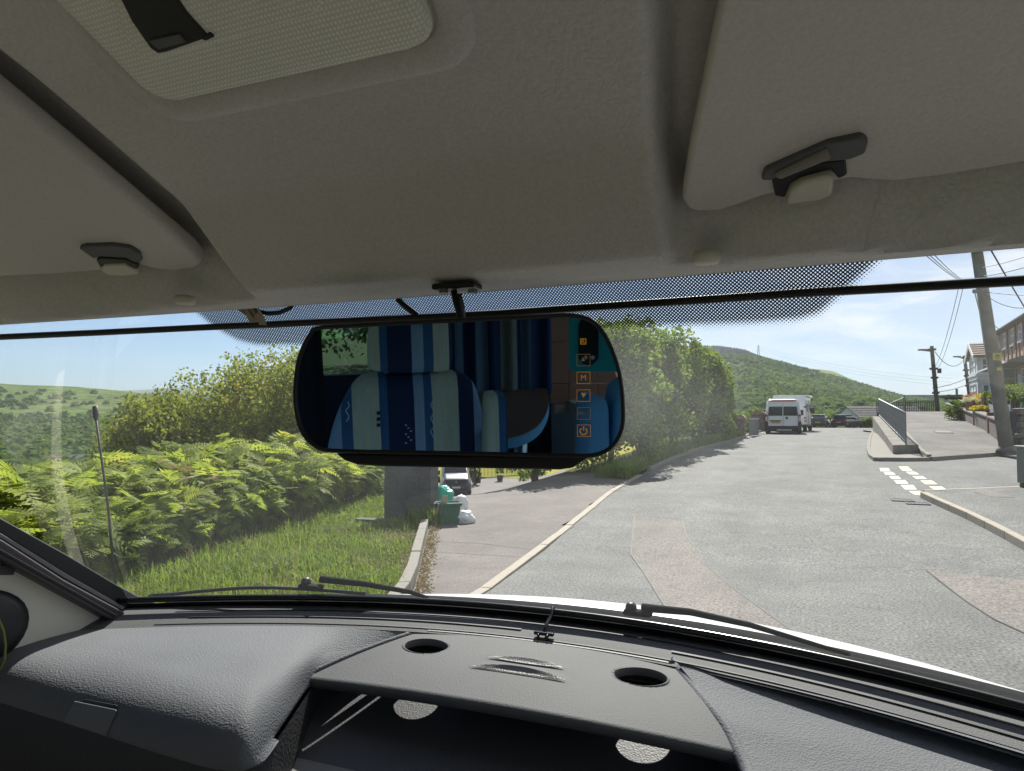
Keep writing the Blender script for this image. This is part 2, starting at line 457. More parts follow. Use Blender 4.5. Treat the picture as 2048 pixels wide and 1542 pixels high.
M['post_brown'] = mat('post_brown', (0.06, 0.045, 0.045), 0.85, var=0.2, vscale=4)
M['cabinet'] = mat('cabinet', (0.20, 0.225, 0.18), 0.6, var=0.12, vscale=3)
M['sign_yellow'] = mat('sign_yellow', (0.50, 0.42, 0.12), 0.6, var=0.15, vscale=20)
M['sign_dark'] = mat('sign_dark', (0.10, 0.10, 0.045), 0.6)
M['flower_orange'] = leaf_mat('flower_orange', (0.40, 0.12, 0.03), (0.55, 0.30, 0.05), trans=0.3, scale=4)
M['flower_white'] = leaf_mat('flower_white', (0.6, 0.6, 0.5), (0.7, 0.7, 0.6), trans=0.3, scale=4)
M['flower_yellow'] = leaf_mat('flower_yellow', (0.55, 0.42, 0.02), (0.6, 0.5, 0.05), trans=0.3, scale=4)
M['terracotta'] = mat('terracotta', (0.28, 0.16, 0.11), 0.8, var=0.1)
M['grate'] = mat('grate_iron', (0.035, 0.035, 0.04), 0.6, metal=0.4)
# ================================================================== EXTERIOR
def spot(px, depth):
    X = (px - 1024) / FPX * depth
    return CAMX + cR[0] * X - math.sin(YAW) * depth, cR[1] * X + math.cos(YAW) * depth
def z_at(py, depth):                           # world height seen at row py at this depth
    return EYE + (834 - py) / FPX * depth

# ---- ground sheets
def sheet(name, xs, ys, zf, m, keep=None, kind='structure'):
    X, Y = np.meshgrid(xs, ys, indexing='ij')
    Z = np.vectorize(zf)(X, Y)
    k = None
    if keep is not None:
        cx = (X[:-1, :-1] + X[1:, 1:]) / 2; cyy = (Y[:-1, :-1] + Y[1:, 1:]) / 2
        k = np.vectorize(keep)(cx, cyy)
    o = grid_mesh(name, np.stack([X, Y, Z], -1), m, keep=k)
    return tag(o, kind=kind)
sheet('ground', np.linspace(-60, 60, 121), np.linspace(-30, 110, 141), lambda x, y: ground_z(x, y) - 0.06 - (0.25 if x > 9 and y < 20 else 0), M['soil'])
# the plain of the valley floor reaching the horizon
vb = MB(); vb.lathe([(0.01, -24), (300, -24), (2000, -40), (9000, -60)], n=48)
tag(vb.build('terrain', M['moor'], smooth=True), kind='structure')

KERB_L = [(-2.75, -8), (-2.85, 3), (-3.08, 7.49), (-3.53, 11.3), (-4.1, 16.45), (-4.3, 20.96), (-4.33, 25), (-4.2, 29.5), (-3.65, 34), (-3.25, 38), (-3.3, 44), (-3.5, 60), (-3.6, 76)]
def xl(y): return float(np.interp(y, [p[1] for p in KERB_L], [p[0] for p in KERB_L]))
def xr(y):
    if y > 58: return 4.5 + (y - 58) * 0.6
    return 12.0
ys = np.concatenate([np.linspace(-12, 60, 145), np.linspace(61, 84, 24)])
P = np.array([[(xl(y) + (xr(y) - xl(y)) * t, y, road_z(y)) for t in np.linspace(0, 1, 16)] for y in ys])
tag(grid_mesh('road', P, M['asphalt']), kind='structure')

# patches in the road, laid as thin sheets
def flat_patch(name, pts, m, dz, kind='structure', sub=8):
    pts = [np.asarray(p, float) for p in pts]
    a, b, c, d = pts
    G = np.array([[(a * (1 - u) + b * u) * (1 - v) + (d * (1 - u) + c * u) * v for u in np.linspace(0, 1, sub)] for v in np.linspace(0, 1, sub)])
    Pn = np.array([[(q[0], q[1], road_z(q[1]) + dz) for q in r] for r in G])
    return tag(grid_mesh(name, Pn, m), kind=kind)
rp = lambda x, y: on_road(x, y)[:2]
def poly_patch(name, pix, m, dz):
    pts = [rp(*p) for p in pix]
    mb = MB(); mb.poly([(p[0], p[1], road_z(p[1]) + dz) for p in pts])
    me = mb.mesh(name)
    bm = bmesh.new(); bm.from_mesh(me); bmesh.ops.triangulate(bm, faces=bm.faces); bm.to_mesh(me); bm.free()
    return tag(obj(name, me, m), kind='structure')
poly_patch('road_patch', [(1268, 1033), (1365, 1040), (1372, 1072), (1402, 1110), (1404, 1125), (1470, 1180), (1600, 1275), (1330, 1215), (1290, 1150), (1262, 1110)], M['asphalt_patch'], 0.005)
poly_patch('road_patch', [(1852, 1140), (1960, 1152), (2100, 1165), (2200, 1300), (2050, 1268), (1990, 1240), (1935, 1205)], M['asphalt_patch'], 0.005)
M['crack'] = mat('tar_seam', (0.045, 0.042, 0.04), 0.7)
def seam(pix, w=0.012):
    mb = MB()
    pts = [on_road(*p) for p in pix]
    for a, b in zip(pts[:-1], pts[1:]):
        d = (b - a)[:2]; d /= np.linalg.norm(d); nrm = np.array((-d[1], d[0], 0)) * w
        nseg = max(1, int(np.linalg.norm(b - a) / 0.5))
        for i in range(nseg):
            q, r = a + (b - a) * i / nseg, a + (b - a) * (i + 1) / nseg
            q[2] = road_z(q[1]) + .009; r[2] = road_z(r[1]) + .009
            mb.quad(q - nrm, r - nrm, r + nrm, q + nrm)
    tag(mb.build('road_seam', M['crack']), kind='structure')
seam([(1268, 1033), (1365, 1040), (1372, 1072), (1402, 1110), (1404, 1125), (1470, 1180), (1600, 1275)])
seam([(1268, 1033), (1262, 1110), (1290, 1150), (1330, 1215)], 0.008)
seam([(1852, 1140), (1935, 1205), (1990, 1240), (2050, 1268)], 0.010)

# painted give-way dashes across the side road (each dash its own piece)
mk = thing('road_marking', kind='structure', label=None, cat=None)
ROWA = [((1759, 936), (1777, 936), (1781, 942.5), (1761, 942.5)), ((1767, 944), (1785, 944), (1791.5, 949.5), (1771, 949.5)), ((1778, 952), (1796, 952), (1803, 958), (1783, 958)), ((1787, 960), (1810, 960), (1817.5, 967.5), (1794, 967.5)), ((1801, 970), (1826, 970), (1834, 979), (1810, 979)), ((1817, 982), (1840, 982), (1848, 991), (1829, 989))]
ROWB = [((1797, 933), (1815, 933), (1826, 941.5), (1805, 941.5)), ((1811, 943.5), (1830, 943.5), (1839, 949), (1820, 949)), ((1824, 952), (1845, 952), (1854.5, 958), (1833, 958)), ((1840.5, 961), (1864, 961), (1875, 968.5), (1851, 968.5)), ((1857.5, 973), (1883, 973), (1898, 982), (1874, 982))]
for q in ROWA + ROWB:
    mb = MB(); mb.poly([on_road(*p, dz=0.004) for p in q])
    mb.build('paint_dash', M['paint'], mk)

# ---- left footway (flush), driveway mouth
EDG = [(-3.1, 5.2), (-3.83, 7.17), (-4.85, 9.1), (-6.12, 11.55)]
def xe(y): return float(np.interp(y, [p[1] for p in EDG], [p[0] for p in EDG]))
ys = np.linspace(-8, 11.6, 60)
P = np.array([[((xe(y) + .02 if y > 5.2 else -3.1 + (y - 5.2) * 0.02) * (1 - t) + xl(y) * t, y, road_z(y) + 0.006) for t in np.linspace(0, 1, 8)] for y in ys])
tag(grid_mesh('footway', P, M['pavement']), kind='structure')
def drive_keep(x, y):
    return x > .45 - .60 * y - .2 and x < xl(y) and (y < 20.5 or x < .45 - .34 * y) and y > 11.6
sheet('driveway', np.linspace(-38, -3.0, 141), np.linspace(11.6, 54, 107), lambda x, y: ground_z(x, y) + .006, M['pavement'], drive_keep)
# joints across the footway
for pix in [((852, 1083), (960, 1088), (1062, 1100)), ((868, 1105), (1040, 1115))]:
    pts = [on_road(*p) for p in pix]
    mb = MB()
    for a, b in zip(pts[:-1], pts[1:]):
        mb.quad(a + (0, -.008, .011), b + (0, -.008, .011), b + (0, .008, .011), a + (0, .008, .011))
    tag(mb.build('footway_seam', M['crack']), kind='structure')

# ---- kerbs: one stone each, shared mesh
def basis(d, up=(0, 0, 1)):
    y = Vector(d).normalized(); x = y.cross(Vector(up)).normalized(); z = x.cross(y)
    return Matrix((x, y, z)).transposed()
def stone_mesh(nm, L, w, h, bev, m):
    me = MB().box((0, 0, -h / 2), (w, L, h)).mesh(nm, bev, 2)
    me.polygons.foreach_set('use_smooth', [False] * len(me.polygons))
    me.materials.append(m)
    return me
def kerb_run(parent, pts, me, L, lift, jit=0.004, name='kerbstone'):
    pts = [np.asarray(p, float) for p in pts]
    seg = np.array([np.linalg.norm(b - a) for a, b in zip(pts[:-1], pts[1:])]); cum = np.concatenate([[0], np.cumsum(seg)])
    n = int(cum[-1] / L)
    ev = lambda s: np.array([np.interp(s, cum, [p[k] for p in pts]) for k in range(3)])
    for i in range(n):
        a, b = ev(i * L + .004), ev((i + 1) * L - .004)
        o = bpy.data.objects.new(name, me); link(o); o.parent = parent
        o.matrix_local = Matrix.Translation(Vector((a + b) / 2 + np.array((0, 0, lift + random.uniform(-jit, jit))))) @ basis(b - a).to_4x4()
kb = thing('kerb', None, None, kind='structure')
ks_flush = stone_mesh('kerbstone', 0.905, 0.125, 0.2, 0.008, M['kerb'])
ks_up = stone_mesh('kerbstone', 0.905, 0.13, 0.25, 0.015, M['kerb'])
ks_grey = stone_mesh('kerbstone', 0.905, 0.13, 0.25, 0.015, M['kerb_grey'])
kerb_run(kb, [(x, y, road_z(y)) for x, y in KERB_L if y < 21.5], ks_flush, .913, 0.02)
kerb_run(kb, [(x, y, road_z(y)) for x, y in [(-4.3, 21.5)] + [p for p in KERB_L if p[1] > 22]], ks_grey, .913, 0.10)
KR = [(3.45, 4), (3.25, 9), (3.09, 12.55), (2.85, 14.74), (2.55, 16.6), (2.40, 17.5), (2.42, 18.2)]
kerb_run(kb, [(x, y, road_z(y)) for x, y in KR], ks_up, .913, 0.132, .002)
kerb_run(kb, [(2.52, 18.55, road_z(18.55)), (4.67, 20.0, road_z(20)), (8.4, 22.4, road_z(22.4))], ks_up, .913, 0.055)
fw = MB()
FWR = [(3.50, 4), (3.31, 9), (3.15, 12.55), (2.91, 14.74), (2.61, 16.6), (2.47, 17.5), (2.5, 18.3), (4.7, 19.9), (8.4, 22.3), (14, 22.3), (14, 4)]
fw.poly([(x, y, road_z(y) + .10 if y < 17 else road_z(y) + .06) for x, y in FWR])
me = fw.mesh('footway'); bm = bmesh.new(); bm.from_mesh(me); bmesh.ops.triangulate(bm, faces=bm.faces); bmesh.ops.subdivide_edges(bm, edges=bm.edges, cuts=3, use_grid_fill=True); bm.to_mesh(me); bm.free()
tag(obj('footway', me, M['asphalt']), kind='structure')
pp = [on_road(1945, 983, .085), on_road(1990, 983, .085), on_road(2030, 994, .085), on_road(1985, 994, .085)]
tag(MB().poly(pp).build('footway_patch', M['asphalt_patch']), kind='structure')
# drain grates
g0 = on_road(1820, 1003)
dg = thing('drain_grate', 'pair of dark iron drain grates set in the road beside the pale kerb', 'drain', tuple(g0))
for k in (-1, 1):
    c = on_road(1820 + k * 15, 1003.5 + k * 3, .006)
    fr = MB()
    for dx, dy, sx, sy in ((0, .2, .42, .03), (0, -.2, .42, .03), (.2, 0, .03, .42), (-.2, 0, .03, .42)):
        fr.box(c + (dx, dy, 0), (sx, sy, .016))
    fr.build('frame', M['grate'], dg)
    for i in range(6):
        MB().box(c + (-.165 + i * .066, 0, -.001), (.03, .38, .012)).build('bar', M['grate'], dg)

# edging stones of the verge on the left and leaf litter beside it
ed = thing('verge_edging', None, None, kind='structure')
es = stone_mesh('edging_stone', 0.905, 0.13, 0.3, 0.014, M['kerb_grey'])
kerb_run(ed, [(x - .05, y, road_z(y)) for x, y in EDG], es, .913, 0.15, .006, 'edging_stone')

def quads_from(c, t1, t2):
    V = np.stack([c - t1, c - t2, c + t1, c + t2], 1).reshape(-1, 3)
    return V, np.arange(len(V)).reshape(-1, 4)
def rand_dirs(n):
    a = rng.normal(size=(n, 3)); return a / np.linalg.norm(a, axis=1, keepdims=True)
def leaves(c, L, W, flat=0.0):
    """diamond leaves at points c with length L and width W"""
    n = len(c); a = rand_dirs(n); b = rand_dirs(n)
    if flat: a[:, 2] *= (1 - flat); a /= np.linalg.norm(a, axis=1, keepdims=True)
    b = np.cross(a, b); b /= np.linalg.norm(b, axis=1, keepdims=True) + 1e-9
    s = rng.uniform(.6, 1.3, (n, 1))
    return quads_from(c, a * L * s * .5, b * W * s * .5)
n = 2600
yy = rng.uniform(5.3, 11.5, n); c = np.stack([np.array([xe(y) for y in yy]) + .05 + np.abs(rng.normal(0, .085, n)), yy, np.array([road_z(y) for y in yy]) + rng.uniform(.012, .05, n)], 1)
V, Q = leaves(c, .045, .02, .6)
tag(np_mesh('leaf_litter', V, Q, M['drygrass']), kind='stuff')

# ---- bracken, grass
def frond_plant(base, nf, L, detail):
    out = []
    up = np.array((0, 0, 1.0))
    h = L * rng.uniform(.55, .95); lean = np.array((rng.normal(0, .10), rng.normal(0, .10), 1.0))
    top = base + lean * h
    w = np.array((.008, 0, 0)); out.append((base - w, base + w, top + w * .5, top - w * .5))
    for k in range(nf):
        az = rng.uniform(0, 2 * math.pi); d = np.array((math.cos(az), math.sin(az), 0)); lat = np.array((-d[1], d[0], 0))
        l = L * rng.uniform(.20, .46); rise = rng.uniform(-.1, .75); hang = rng.uniform(.15, .85)
        o = top - lean * h * rng.uniform(0, .4) * (k > 0)
        tw = rng.normal(0, .35); latt = lat * math.cos(tw) + up * math.sin(tw)
        pos = lambda s: o + d * (l * s) + up * (l * (rise * s - hang * s * s))
        w2 = latt * .004
        for q0, q1 in ((0, .35), (.35, .7), (.7, 1)): out.append((pos(q0) - w2, pos(q0) + w2, pos(q1) + w2 * .6, pos(q1) - w2 * .6))
        for s in np.linspace(.10, .97, 10):
            p = pos(s); tg = pos(s + .02) - pos(s - .02); tg /= np.linalg.norm(tg)
            pl = l * .52 * (1 - s) ** .85 + .025
            for sd in (-1, 1):
                dr = latt * sd * .9 + tg * .40 + up * (-.10 + rng.normal(0, .08)); dr /= np.linalg.norm(dr)
                wd = tg - dr * np.dot(tg, dr); wd /= np.linalg.norm(wd) + 1e-9
                if detail:
                    nn = 5
                    for j in range(nn):
                        q = (j + .6) / nn; c = p + dr * pl * q; hl = pl * .24 * (1.08 - q) + .004; t = dr * pl * .40 / nn
                        v = (wd + dr * .4) * hl; out.append((c - t, c + v - t * .2, c + v * 1.1 + t * .5, c + t))
                        v = (-wd + dr * .4) * hl; out.append((c - t, c + v - t * .2, c + v * 1.1 + t * .5, c + t))
                else:
                    out.append((p, p + dr * pl * .4 - wd * pl * .17, p + dr * pl, p + dr * pl * .4 + wd * pl * .17))
    return out
allq = []
cnt = 0
def bracken_edge(y): return float(np.interp(y, [1, 4, 6.9, 9.4, 13.5, 20], [-6.6, -6.9, -7.75, -8.45, -9.3, -10.3]))
tries = 0
while cnt < 3600 and tries < 150000:
    tries += 1
    y = rng.uniform(1.5, 21); e = bracken_edge(y); x = e - (abs(rng.normal(0, 1)) * 3.2 if rng.random() < .68 else rng.uniform(-.25, .7))
    if x < -19 or (y > 11.3 and x > .45 - .64 * y): continue
    dist = math.hypot(x - CAMX, y)
    if rng.random() > min(1, (12 / dist) ** 1.0): continue
    near = dist < 10 and rng.random() < .45
    h = rng.uniform(.9, 1.4) * (0.75 if abs(x - e) < .5 else 1.0) * (1.18 if y > 9 else 1.0) * (1.12 if y < 6 else 1.0) * (.55 if rng.random() < .25 else 1)
    allq += frond_plant(np.array((x, y, ground_z(x, y) - .05)), 5 if near else 6, h, near)
    cnt += 1
V = np.array(allq).reshape(-1, 3)
tag(np_mesh('bracken', V, np.arange(len(V)).reshape(-1, 4), M['bracken']), label='waist high green bracken fronds covering the bank on the left', kind='stuff')

# brambles and weeds tangled into the bracken
pts_ = []
for _ in range(230):
    y = rng.uniform(2, 19); x = bracken_edge(y) - abs(rng.normal(0, 1)) * 2.5
    if y > 11.3 and x > .45 - .66 * y: continue
    c_ = np.array((x, y, ground_z(x, y) + rng.uniform(.2, .95))); pts_.append(c_ + rng.normal(0, 1, (46, 3)) * (.26, .26, .17))
V, Q = leaves(np.concatenate(pts_), .075, .05)
tag(np_mesh('bramble', V, Q, M['shrub']), kind='stuff')
pts_ = []
for _ in range(60):
    y = rng.uniform(2, 15); x = bracken_edge(y) - abs(rng.normal(0, 1)) * 2.0
    if y > 11.3 and x > .45 - .66 * y: continue
    pts_ += frond_plant(np.array((x, y, ground_z(x, y) - .05)), 2, rng.uniform(.8, 1.3), False)
V = np.array(pts_).reshape(-1, 3)
tag(np_mesh('dead_bracken', V, np.arange(len(V)).reshape(-1, 4), M['drygrass']), kind='stuff')
def blades(pts, h, w, lean=.5):
    n = len(pts); az = rng.uniform(0, 2 * math.pi, n)
    d = np.stack([np.cos(az), np.sin(az), np.zeros(n)], 1); lat = np.stack([-d[:, 1], d[:, 0], np.zeros(n)], 1)
    hh = (h * rng.uniform(.5, 1.3, n))[:, None]; ww = w * rng.uniform(.7, 1.3, n)[:, None]
    ln = rng.uniform(.1, lean, n)[:, None]
    up = np.array((0, 0, 1.0))
    mid = pts + up * hh * .6 + d * hh * ln * .35; tip = pts + up * hh * (1 - ln * .4) + d * hh * ln
    V = np.stack([pts - lat * ww, pts + lat * ww, mid + lat * ww * .7, mid - lat * ww * .7, tip - lat * ww * .1, tip + lat * ww * .1], 1).reshape(-1, 3)
    i = np.arange(n)[:, None] * 6
    Q = np.concatenate([i + np.array([[0, 1, 2, 3]]), i + np.array([[3, 2, 5, 4]])], 0)
    return V, Q
def right_of_edging(x, y):
    return y < 11.5 and x > (xe(y) - .16 if y > 5.2 else -3.25)
pts = []
while len(pts) < 52000:
    y = 1.2 + 18 * rng.random() ** 1.25; x = rng.uniform(-12.5, -3.2)
    if right_of_edging(x, y) or (y > 11.3 and x > .45 - .60 * y): continue
    if x < bracken_edge(y) - 1.2: continue
    pts.append((x, y, ground_z(x, y) - .07))
pts = np.array(pts)
hh = np.array([.16 + .13 * max(0, noise.noise(Vector((p[0] * .9, p[1] * .9, 0))) + .3) for p in pts])
V, Q = blades(pts, hh, .0075, .9)
tag(np_mesh('grass', V, Q, M['grass']), label='long sunlit verge grass on the left', kind='stuff')
pts = np.array([(x_, y_, ground_z(x_, y_) - .06) for x_, y_ in zip(rng.uniform(-9.5, -4, 4500), 3 + 8.2 * rng.random(4500)) if not right_of_edging(x_, y_) and x_ > bracken_edge(y_) - .4 and noise.noise(Vector((x_ * 1.1, y_ * 1.1, 4))) > .05])
V, Q = blades(pts, np.full(len(pts), .34), .0035, .6)
tag(np_mesh('seed_grass', V, Q, M['drygrass']), kind='stuff')
# dry straw by the pillar foot and along the edging
yy = rng.uniform(9.6, 11.6, 3600)
pts = np.array([(xe(y) - .1 - abs(rng.normal(0, .5)), y, road_z(y) - .03) for y in yy])
yy = rng.uniform(5.4, 11.6, 1500)
pts = np.concatenate([pts, np.array([(xe(y) - .14 - abs(rng.normal(0, .06)), y, road_z(y) - .03) for y in yy])])
V, Q = blades(pts, np.full(len(pts), .12), .006, 1.0)
tag(np_mesh('dry_grass', V, Q, M['drygrass']), kind='stuff')
# green tufts by the pillar corner and kerb
pts = np.array([(-6.05 + rng.normal(0, .14), 11.35 + rng.normal(0, .16), road_z(11.4)) for _ in range(700)])
V, Q = blades(pts, np.full(len(pts), .32), .008, .8)
tag(np_mesh('weeds', V, Q, M['grass']), kind='stuff')

# ---- trees and hedge bushes
def crown_pts(c, r, n, clumps, spread=.30, hollow=.55, low=False):
    c = np.asarray(c, float); r = np.asarray(r, float)
    d = rand_dirs(clumps); d[:, 2] = np.where((d[:, 2] < -.55) & (not low), -d[:, 2], d[:, 2])
    cc = c + d * r * rng.uniform(hollow, 1.0, (clumps, 1))
    k = rng.integers(0, clumps, n)
    rad = rng.uniform(.5, 1.2, clumps)[k][:, None]
    g = rng.normal(size=(n, 3)); g /= np.linalg.norm(g, axis=1, keepdims=True)
    return cc[k] + g * rng.uniform(.25, 1, (n, 1)) ** .6 * spread * rad * r
def limbs(base, c, r, nl=5, r0=.12):
    mb = MB(); base = np.asarray(base, float); c = np.asarray(c, float); r = np.asarray(r, float)
    fork = base + (c - base) * .45
    mb.tube([base, base * .5 + fork * .5 + (.04, .03, 0), fork], [r0, r0 * .8, r0 * .65], 8)
    for k in range(nl):
        a = k * 2 * math.pi / nl + .4
        tip = c + np.array((math.cos(a) * .6, math.sin(a) * .6, .15 + .5 * (k % 2))) * r
        mb.tube([fork, fork * .5 + tip * .5 + (0, 0, .15), tip], [r0 * .5, r0 * .35, r0 * .12], 6)
    return mb
def tree(name, label, cat, base, c, r, n, clumps, m, L, W, group=None, spread=.3, extra=None):
    t = thing(name, label, cat, tuple(base), group)
    limbs(base, c, r).build('trunk', M['bark'], t, smooth=True)
    p = crown_pts(c, r, n, clumps, spread, low=cat in ('shrub', 'bush'))
    if extra is not None: p = np.concatenate([p, extra])
    p = p[p[:, 2] > base[2] + .03]
    V, Q = leaves(p, L, W)
    np_mesh('crown', V, Q, m, t)
    return t
def loc_tree(px, depth, dz=0):
    x, y = spot(px, depth); return x, y, ground_z(x, y) + dz
for i, (px, dep, top, rad, lab) in enumerate([
        (335, 18.5, 798, 1.5, 'lowest reddish hawthorn bush at the open end of the row above the bracken'),
        (445, 20, 752, 1.9, 'reddish tipped hawthorn bush in the middle of the row behind the bracken'),
        (555, 21, 718, 2.1, 'tallest bronze tipped hawthorn bush rising beside the mirror edge'),
        (690, 22, 716, 2.2, 'dark hawthorn bush half hidden behind the rear view mirror')]):
    x, y, z = loc_tree(px, dep); zt = z_at(top, dep)
    sp = []
    for k in range(26):                           # wispy shoots above the outline
        a = rng.uniform(0, 2 * math.pi); q = np.array((x + math.cos(a) * rad * .7 * rng.random(), y + math.sin(a) * rad * .7 * rng.random(), zt - .35))
        d = np.array((rng.normal(0, .35), rng.normal(0, .35), 1)); 
        for s in np.linspace(0, rng.uniform(.3, .6), 9): sp.append(q + d * s + rng.normal(0, .03, 3))
    tree('hawthorn_bush', lab, 'bush', (x, y, z), (x, y, (z + zt) / 2 + .2), (rad, rad, (zt - z) / 2 - .05), 21000, 95, M['hawthorn'], .115, .066, 'hawthorn bushes behind the bracken', .32, np.array(sp))
HEDGE = [(-7.6, 20.6, 4.0, 1.7, 'dense green tree at the driveway end of the roadside hedge'),
         (-5.9, 23.0, 4.35, 1.75, 'roadside hedge tree just right of the mirror, its top against the dotted glass band'),
         (-5.9, 27.2, 4.75, 1.7, 'tallest bushy hedge tree, second right of the mirror, with bright yellow green top'),
         (-5.5, 31.2, 4.75, 1.6, 'rounded hedge tree over the kerb in the middle of the hedge'),
         (-5.0, 35.2, 4.35, 1.45, 'hedge tree next to the rounded stone gate pillars, second from the far end'),
         (-4.75, 38.6, 3.7, 1.15, 'last and smallest hedge tree beside the stone gate pillar')]
for x, y, h, r, lab in HEDGE:
    z = ground_z(x, y)
    # two tiers so that the face of the hedge reaches the ground
    low = crown_pts((x + .1, y, z + h * .26), (r * .95, r * 1.25, h * .3), 7000, 50, .36, .6)
    tree('hedge_tree', lab, 'tree', (x, y, z - .1), (x, y, z + h * .62), (r, r * 1.25, h * .4), 13000, 80, M['hedge'], .17, .10, 'trees of the roadside hedge', .3, low)
# grass at the foot of the hedge
pts = []
while len(pts) < 9000:
    y = rng.uniform(19, 40); x = xl(y) - .1 - abs(rng.normal(0, .45)); pts.append((x, y, road_z(y) + .02))
V, Q = blades(np.array(pts), np.full(len(pts), .4), .012, .7)
tag(np_mesh('hedge_bottom_grass', V, Q, M['grass']), kind='stuff')
for k, (px, dep, top, r, m, lab) in enumerate([(1466, 41, 857, .55, 'shrub', 'bright lime green bush at the foot of the stone gate pillar'), (1500, 52, 818, 1.6, 'shrub', 'pale green bush rising behind the stone gate pillars'),
                          (1640, 78, 820, 2.0, 'shrub', 'light green shrub behind the hatchback with the red tail lamp'), (1668, 80, 826, 1.6, 'hedge', 'yellow green shrub between the two dark parked cars')]):
    x, y = spot(px, dep); z = road_z(y) - .1; zt = z_at(top, dep)
    tree('shrub', lab, 'shrub', (x, y, z), (x, y, (z + zt) / 2), (r, r, (zt - z) / 2), 3000, 40, M[m], .16, .10)
x0, y0 = spot(1708, 76); x1, y1 = spot(1766, 74)
cc = []
for t in np.linspace(0, 1, 12):
    cc.append(crown_pts((x0 + (x1 - x0) * t, y0 + (y1 - y0) * t, road_z(76) + .35), (.5, .5, .62), 700, 16, .4))
V, Q = leaves(np.concatenate(cc), .14, .09)
hd = thing('clipped_hedge', 'low clipped light green hedge in front of the bungalow roof', 'hedge', (x0, y0, road_z(76)))
np_mesh('foliage', V, Q, M['shrub'], hd)

# ---- far hills: strips of ground in rings round the place
def hill(name, cols, m, rough=0.0, rs=.01):
    """cols: list of (px, [(depth, world z)...]); interpolated over px"""
    pxs = [c[0] for c in cols]; k = len(cols[0][1])
    out = []
    for px in np.arange(pxs[0], pxs[-1] + 1, 8.0):
        row = []
        for j in range(k):
            dep = np.interp(px, pxs, [c[1][j][0] for c in cols]); z = np.interp(px, pxs, [c[1][j][1] for c in cols])
            row.append((dep, z))
        # refine
        ss = np.linspace(0, k - 1, 5 * (k - 1) + 1)
        dd = np.interp(ss, range(k), [r[0] for r in row]); zz = np.interp(ss, range(k), [r[1] for r in row])
        line = []
        for d, z in zip(dd, zz):
            x, y = spot(px, d)
            line.append((x, y, z + (noise.noise(Vector((x * rs, y * rs, 0))) * rough if rough else 0)))
        out.append(line)
    return tag(grid_mesh(name, np.array(out), m), kind='structure')
def zc(py, d): return z_at(py, d)
LR = [(-700, 745), (-300, 752), (0, 767), (150, 774), (240, 782), (320, 790), (420, 797), (620, 803), (900, 812), (1200, 820)]
hill('hill_moor', [(px, [(150, -22), (260, -17.5), (330, -16.5), (450, zc(880, 450)), (620, zc(845, 620)), (850, zc((ry + 822) / 2, 850)), (1050, zc(ry, 1050)), (1400, zc(ry, 1050) - 60)]) for px, ry in LR], M['moor'], 1.5, .012)
hill('hill_far', [(px, [(2600, -40), (4200, zc(ry, 4200)), (5200, -60)]) for px, ry in [(100, 800), (200, 790), (245, 781), (300, 779), (345, 775), (395, 776), (500, 783), (700, 790), (1100, 800)]], M['farhill'])
RB = [(1000, 730), (1200, 722), (1330, 716), (1400, 712), (1500, 716), (1540, 723), (1600, 738), (1680, 760), (1760, 784), (1800, 796), (1860, 805), (1900, 814), (2000, 830), (2150, 838)]
def colB(px, ry): return [(140, -14), (300, -10), (420, zc(826, 420)), (700, zc(826 * .6 + ry * .4, 700)), (1000, zc(826 * .25 + ry * .75, 1000)), (1250, zc(ry, 1250)), (1700, zc(ry, 1250) - 90)]
hill('hill_wooded', [(px, colB(px, ry)) for px, ry in RB], M['wood_floor'], 1.0, .01)
hill('hill_plantation', [(px, [(1700, zc(735, 1700)), (2300, zc(ry, 2300)), (3000, 20)]) for px, ry in [(1000, 706), (1250, 703), (1340, 700), (1380, 698.5), (1440, 699), (1490, 706), (1515, 717), (1560, 730), (1600, 745)]], M['wood_floor'])
hill('hill_bald', [(px, [(1500, zc(790, 1500)), (1900, zc(ry, 1900)), (2400, 20)]) for px, ry in [(1480, 742), (1570, 735), (1600, 737), (1640, 738.5), (1667, 742), (1700, 757), (1760, 780), (1810, 799), (1900, 830)]], M['bald'])

# tree covers of the hills (nobody could count them): every tree a loose ball of foliage faces
def wood(name, pos, size, m, conifer=False, label=None, nq=26):
    n = len(pos); s = np.repeat(size, nq)[:, None]
    d = rand_dirs(n * nq); r = rng.uniform(.75, 1.05, (n * nq, 1)); d[:, 2] = np.abs(d[:, 2]) * 1.15 - .25 * (rng.random(n * nq) < .4)
    c = d * r
    if conifer:
        h = rng.random(n * nq)[:, None]; c = np.concatenate([d[:, :2] * (1.02 - h) * .62, h * 2.5], 1)
    c = c * s + np.repeat(pos, nq, 0)
    nrm = d + rng.normal(0, .45, d.shape); nrm /= np.linalg.norm(nrm, axis=1, keepdims=True)
    t1 = np.cross(nrm, rand_dirs(n * nq)); t1 /= np.linalg.norm(t1, axis=1, keepdims=True) + 1e-9; t2 = np.cross(nrm, t1)
    k = s * rng.uniform(.28, .52, (n * nq, 1))
    V, Q = quads_from(c, t1 * k, t2 * k)
    return tag(np_mesh(name, V, Q, m), label=label, kind='stuff')
def hill_points(cols, n, dlo, dhi, pxlo, pxhi, dens):
    pxs = [c[0] for c in cols]; out = []; tries = 0
    while len(out) < n and tries < n * 12:
        tries += 1
        px = rng.uniform(pxlo, pxhi); d = rng.uniform(dlo, dhi)
        prof = [(np.interp(px, pxs, [c[1][j][0] for c in cols]), np.interp(px, pxs, [c[1][j][1] for c in cols])) for j in range(len(cols[0][1]))]
        z = np.interp(d, [p[0] for p in prof], [p[1] for p in prof])
        x, y = spot(px, d)
        if rng.random() > dens(px, d, x, y): continue
        out.append((x, y, z))
    return np.array(out)
colsB = [(px, colB(px, ry)) for px, ry in RB]
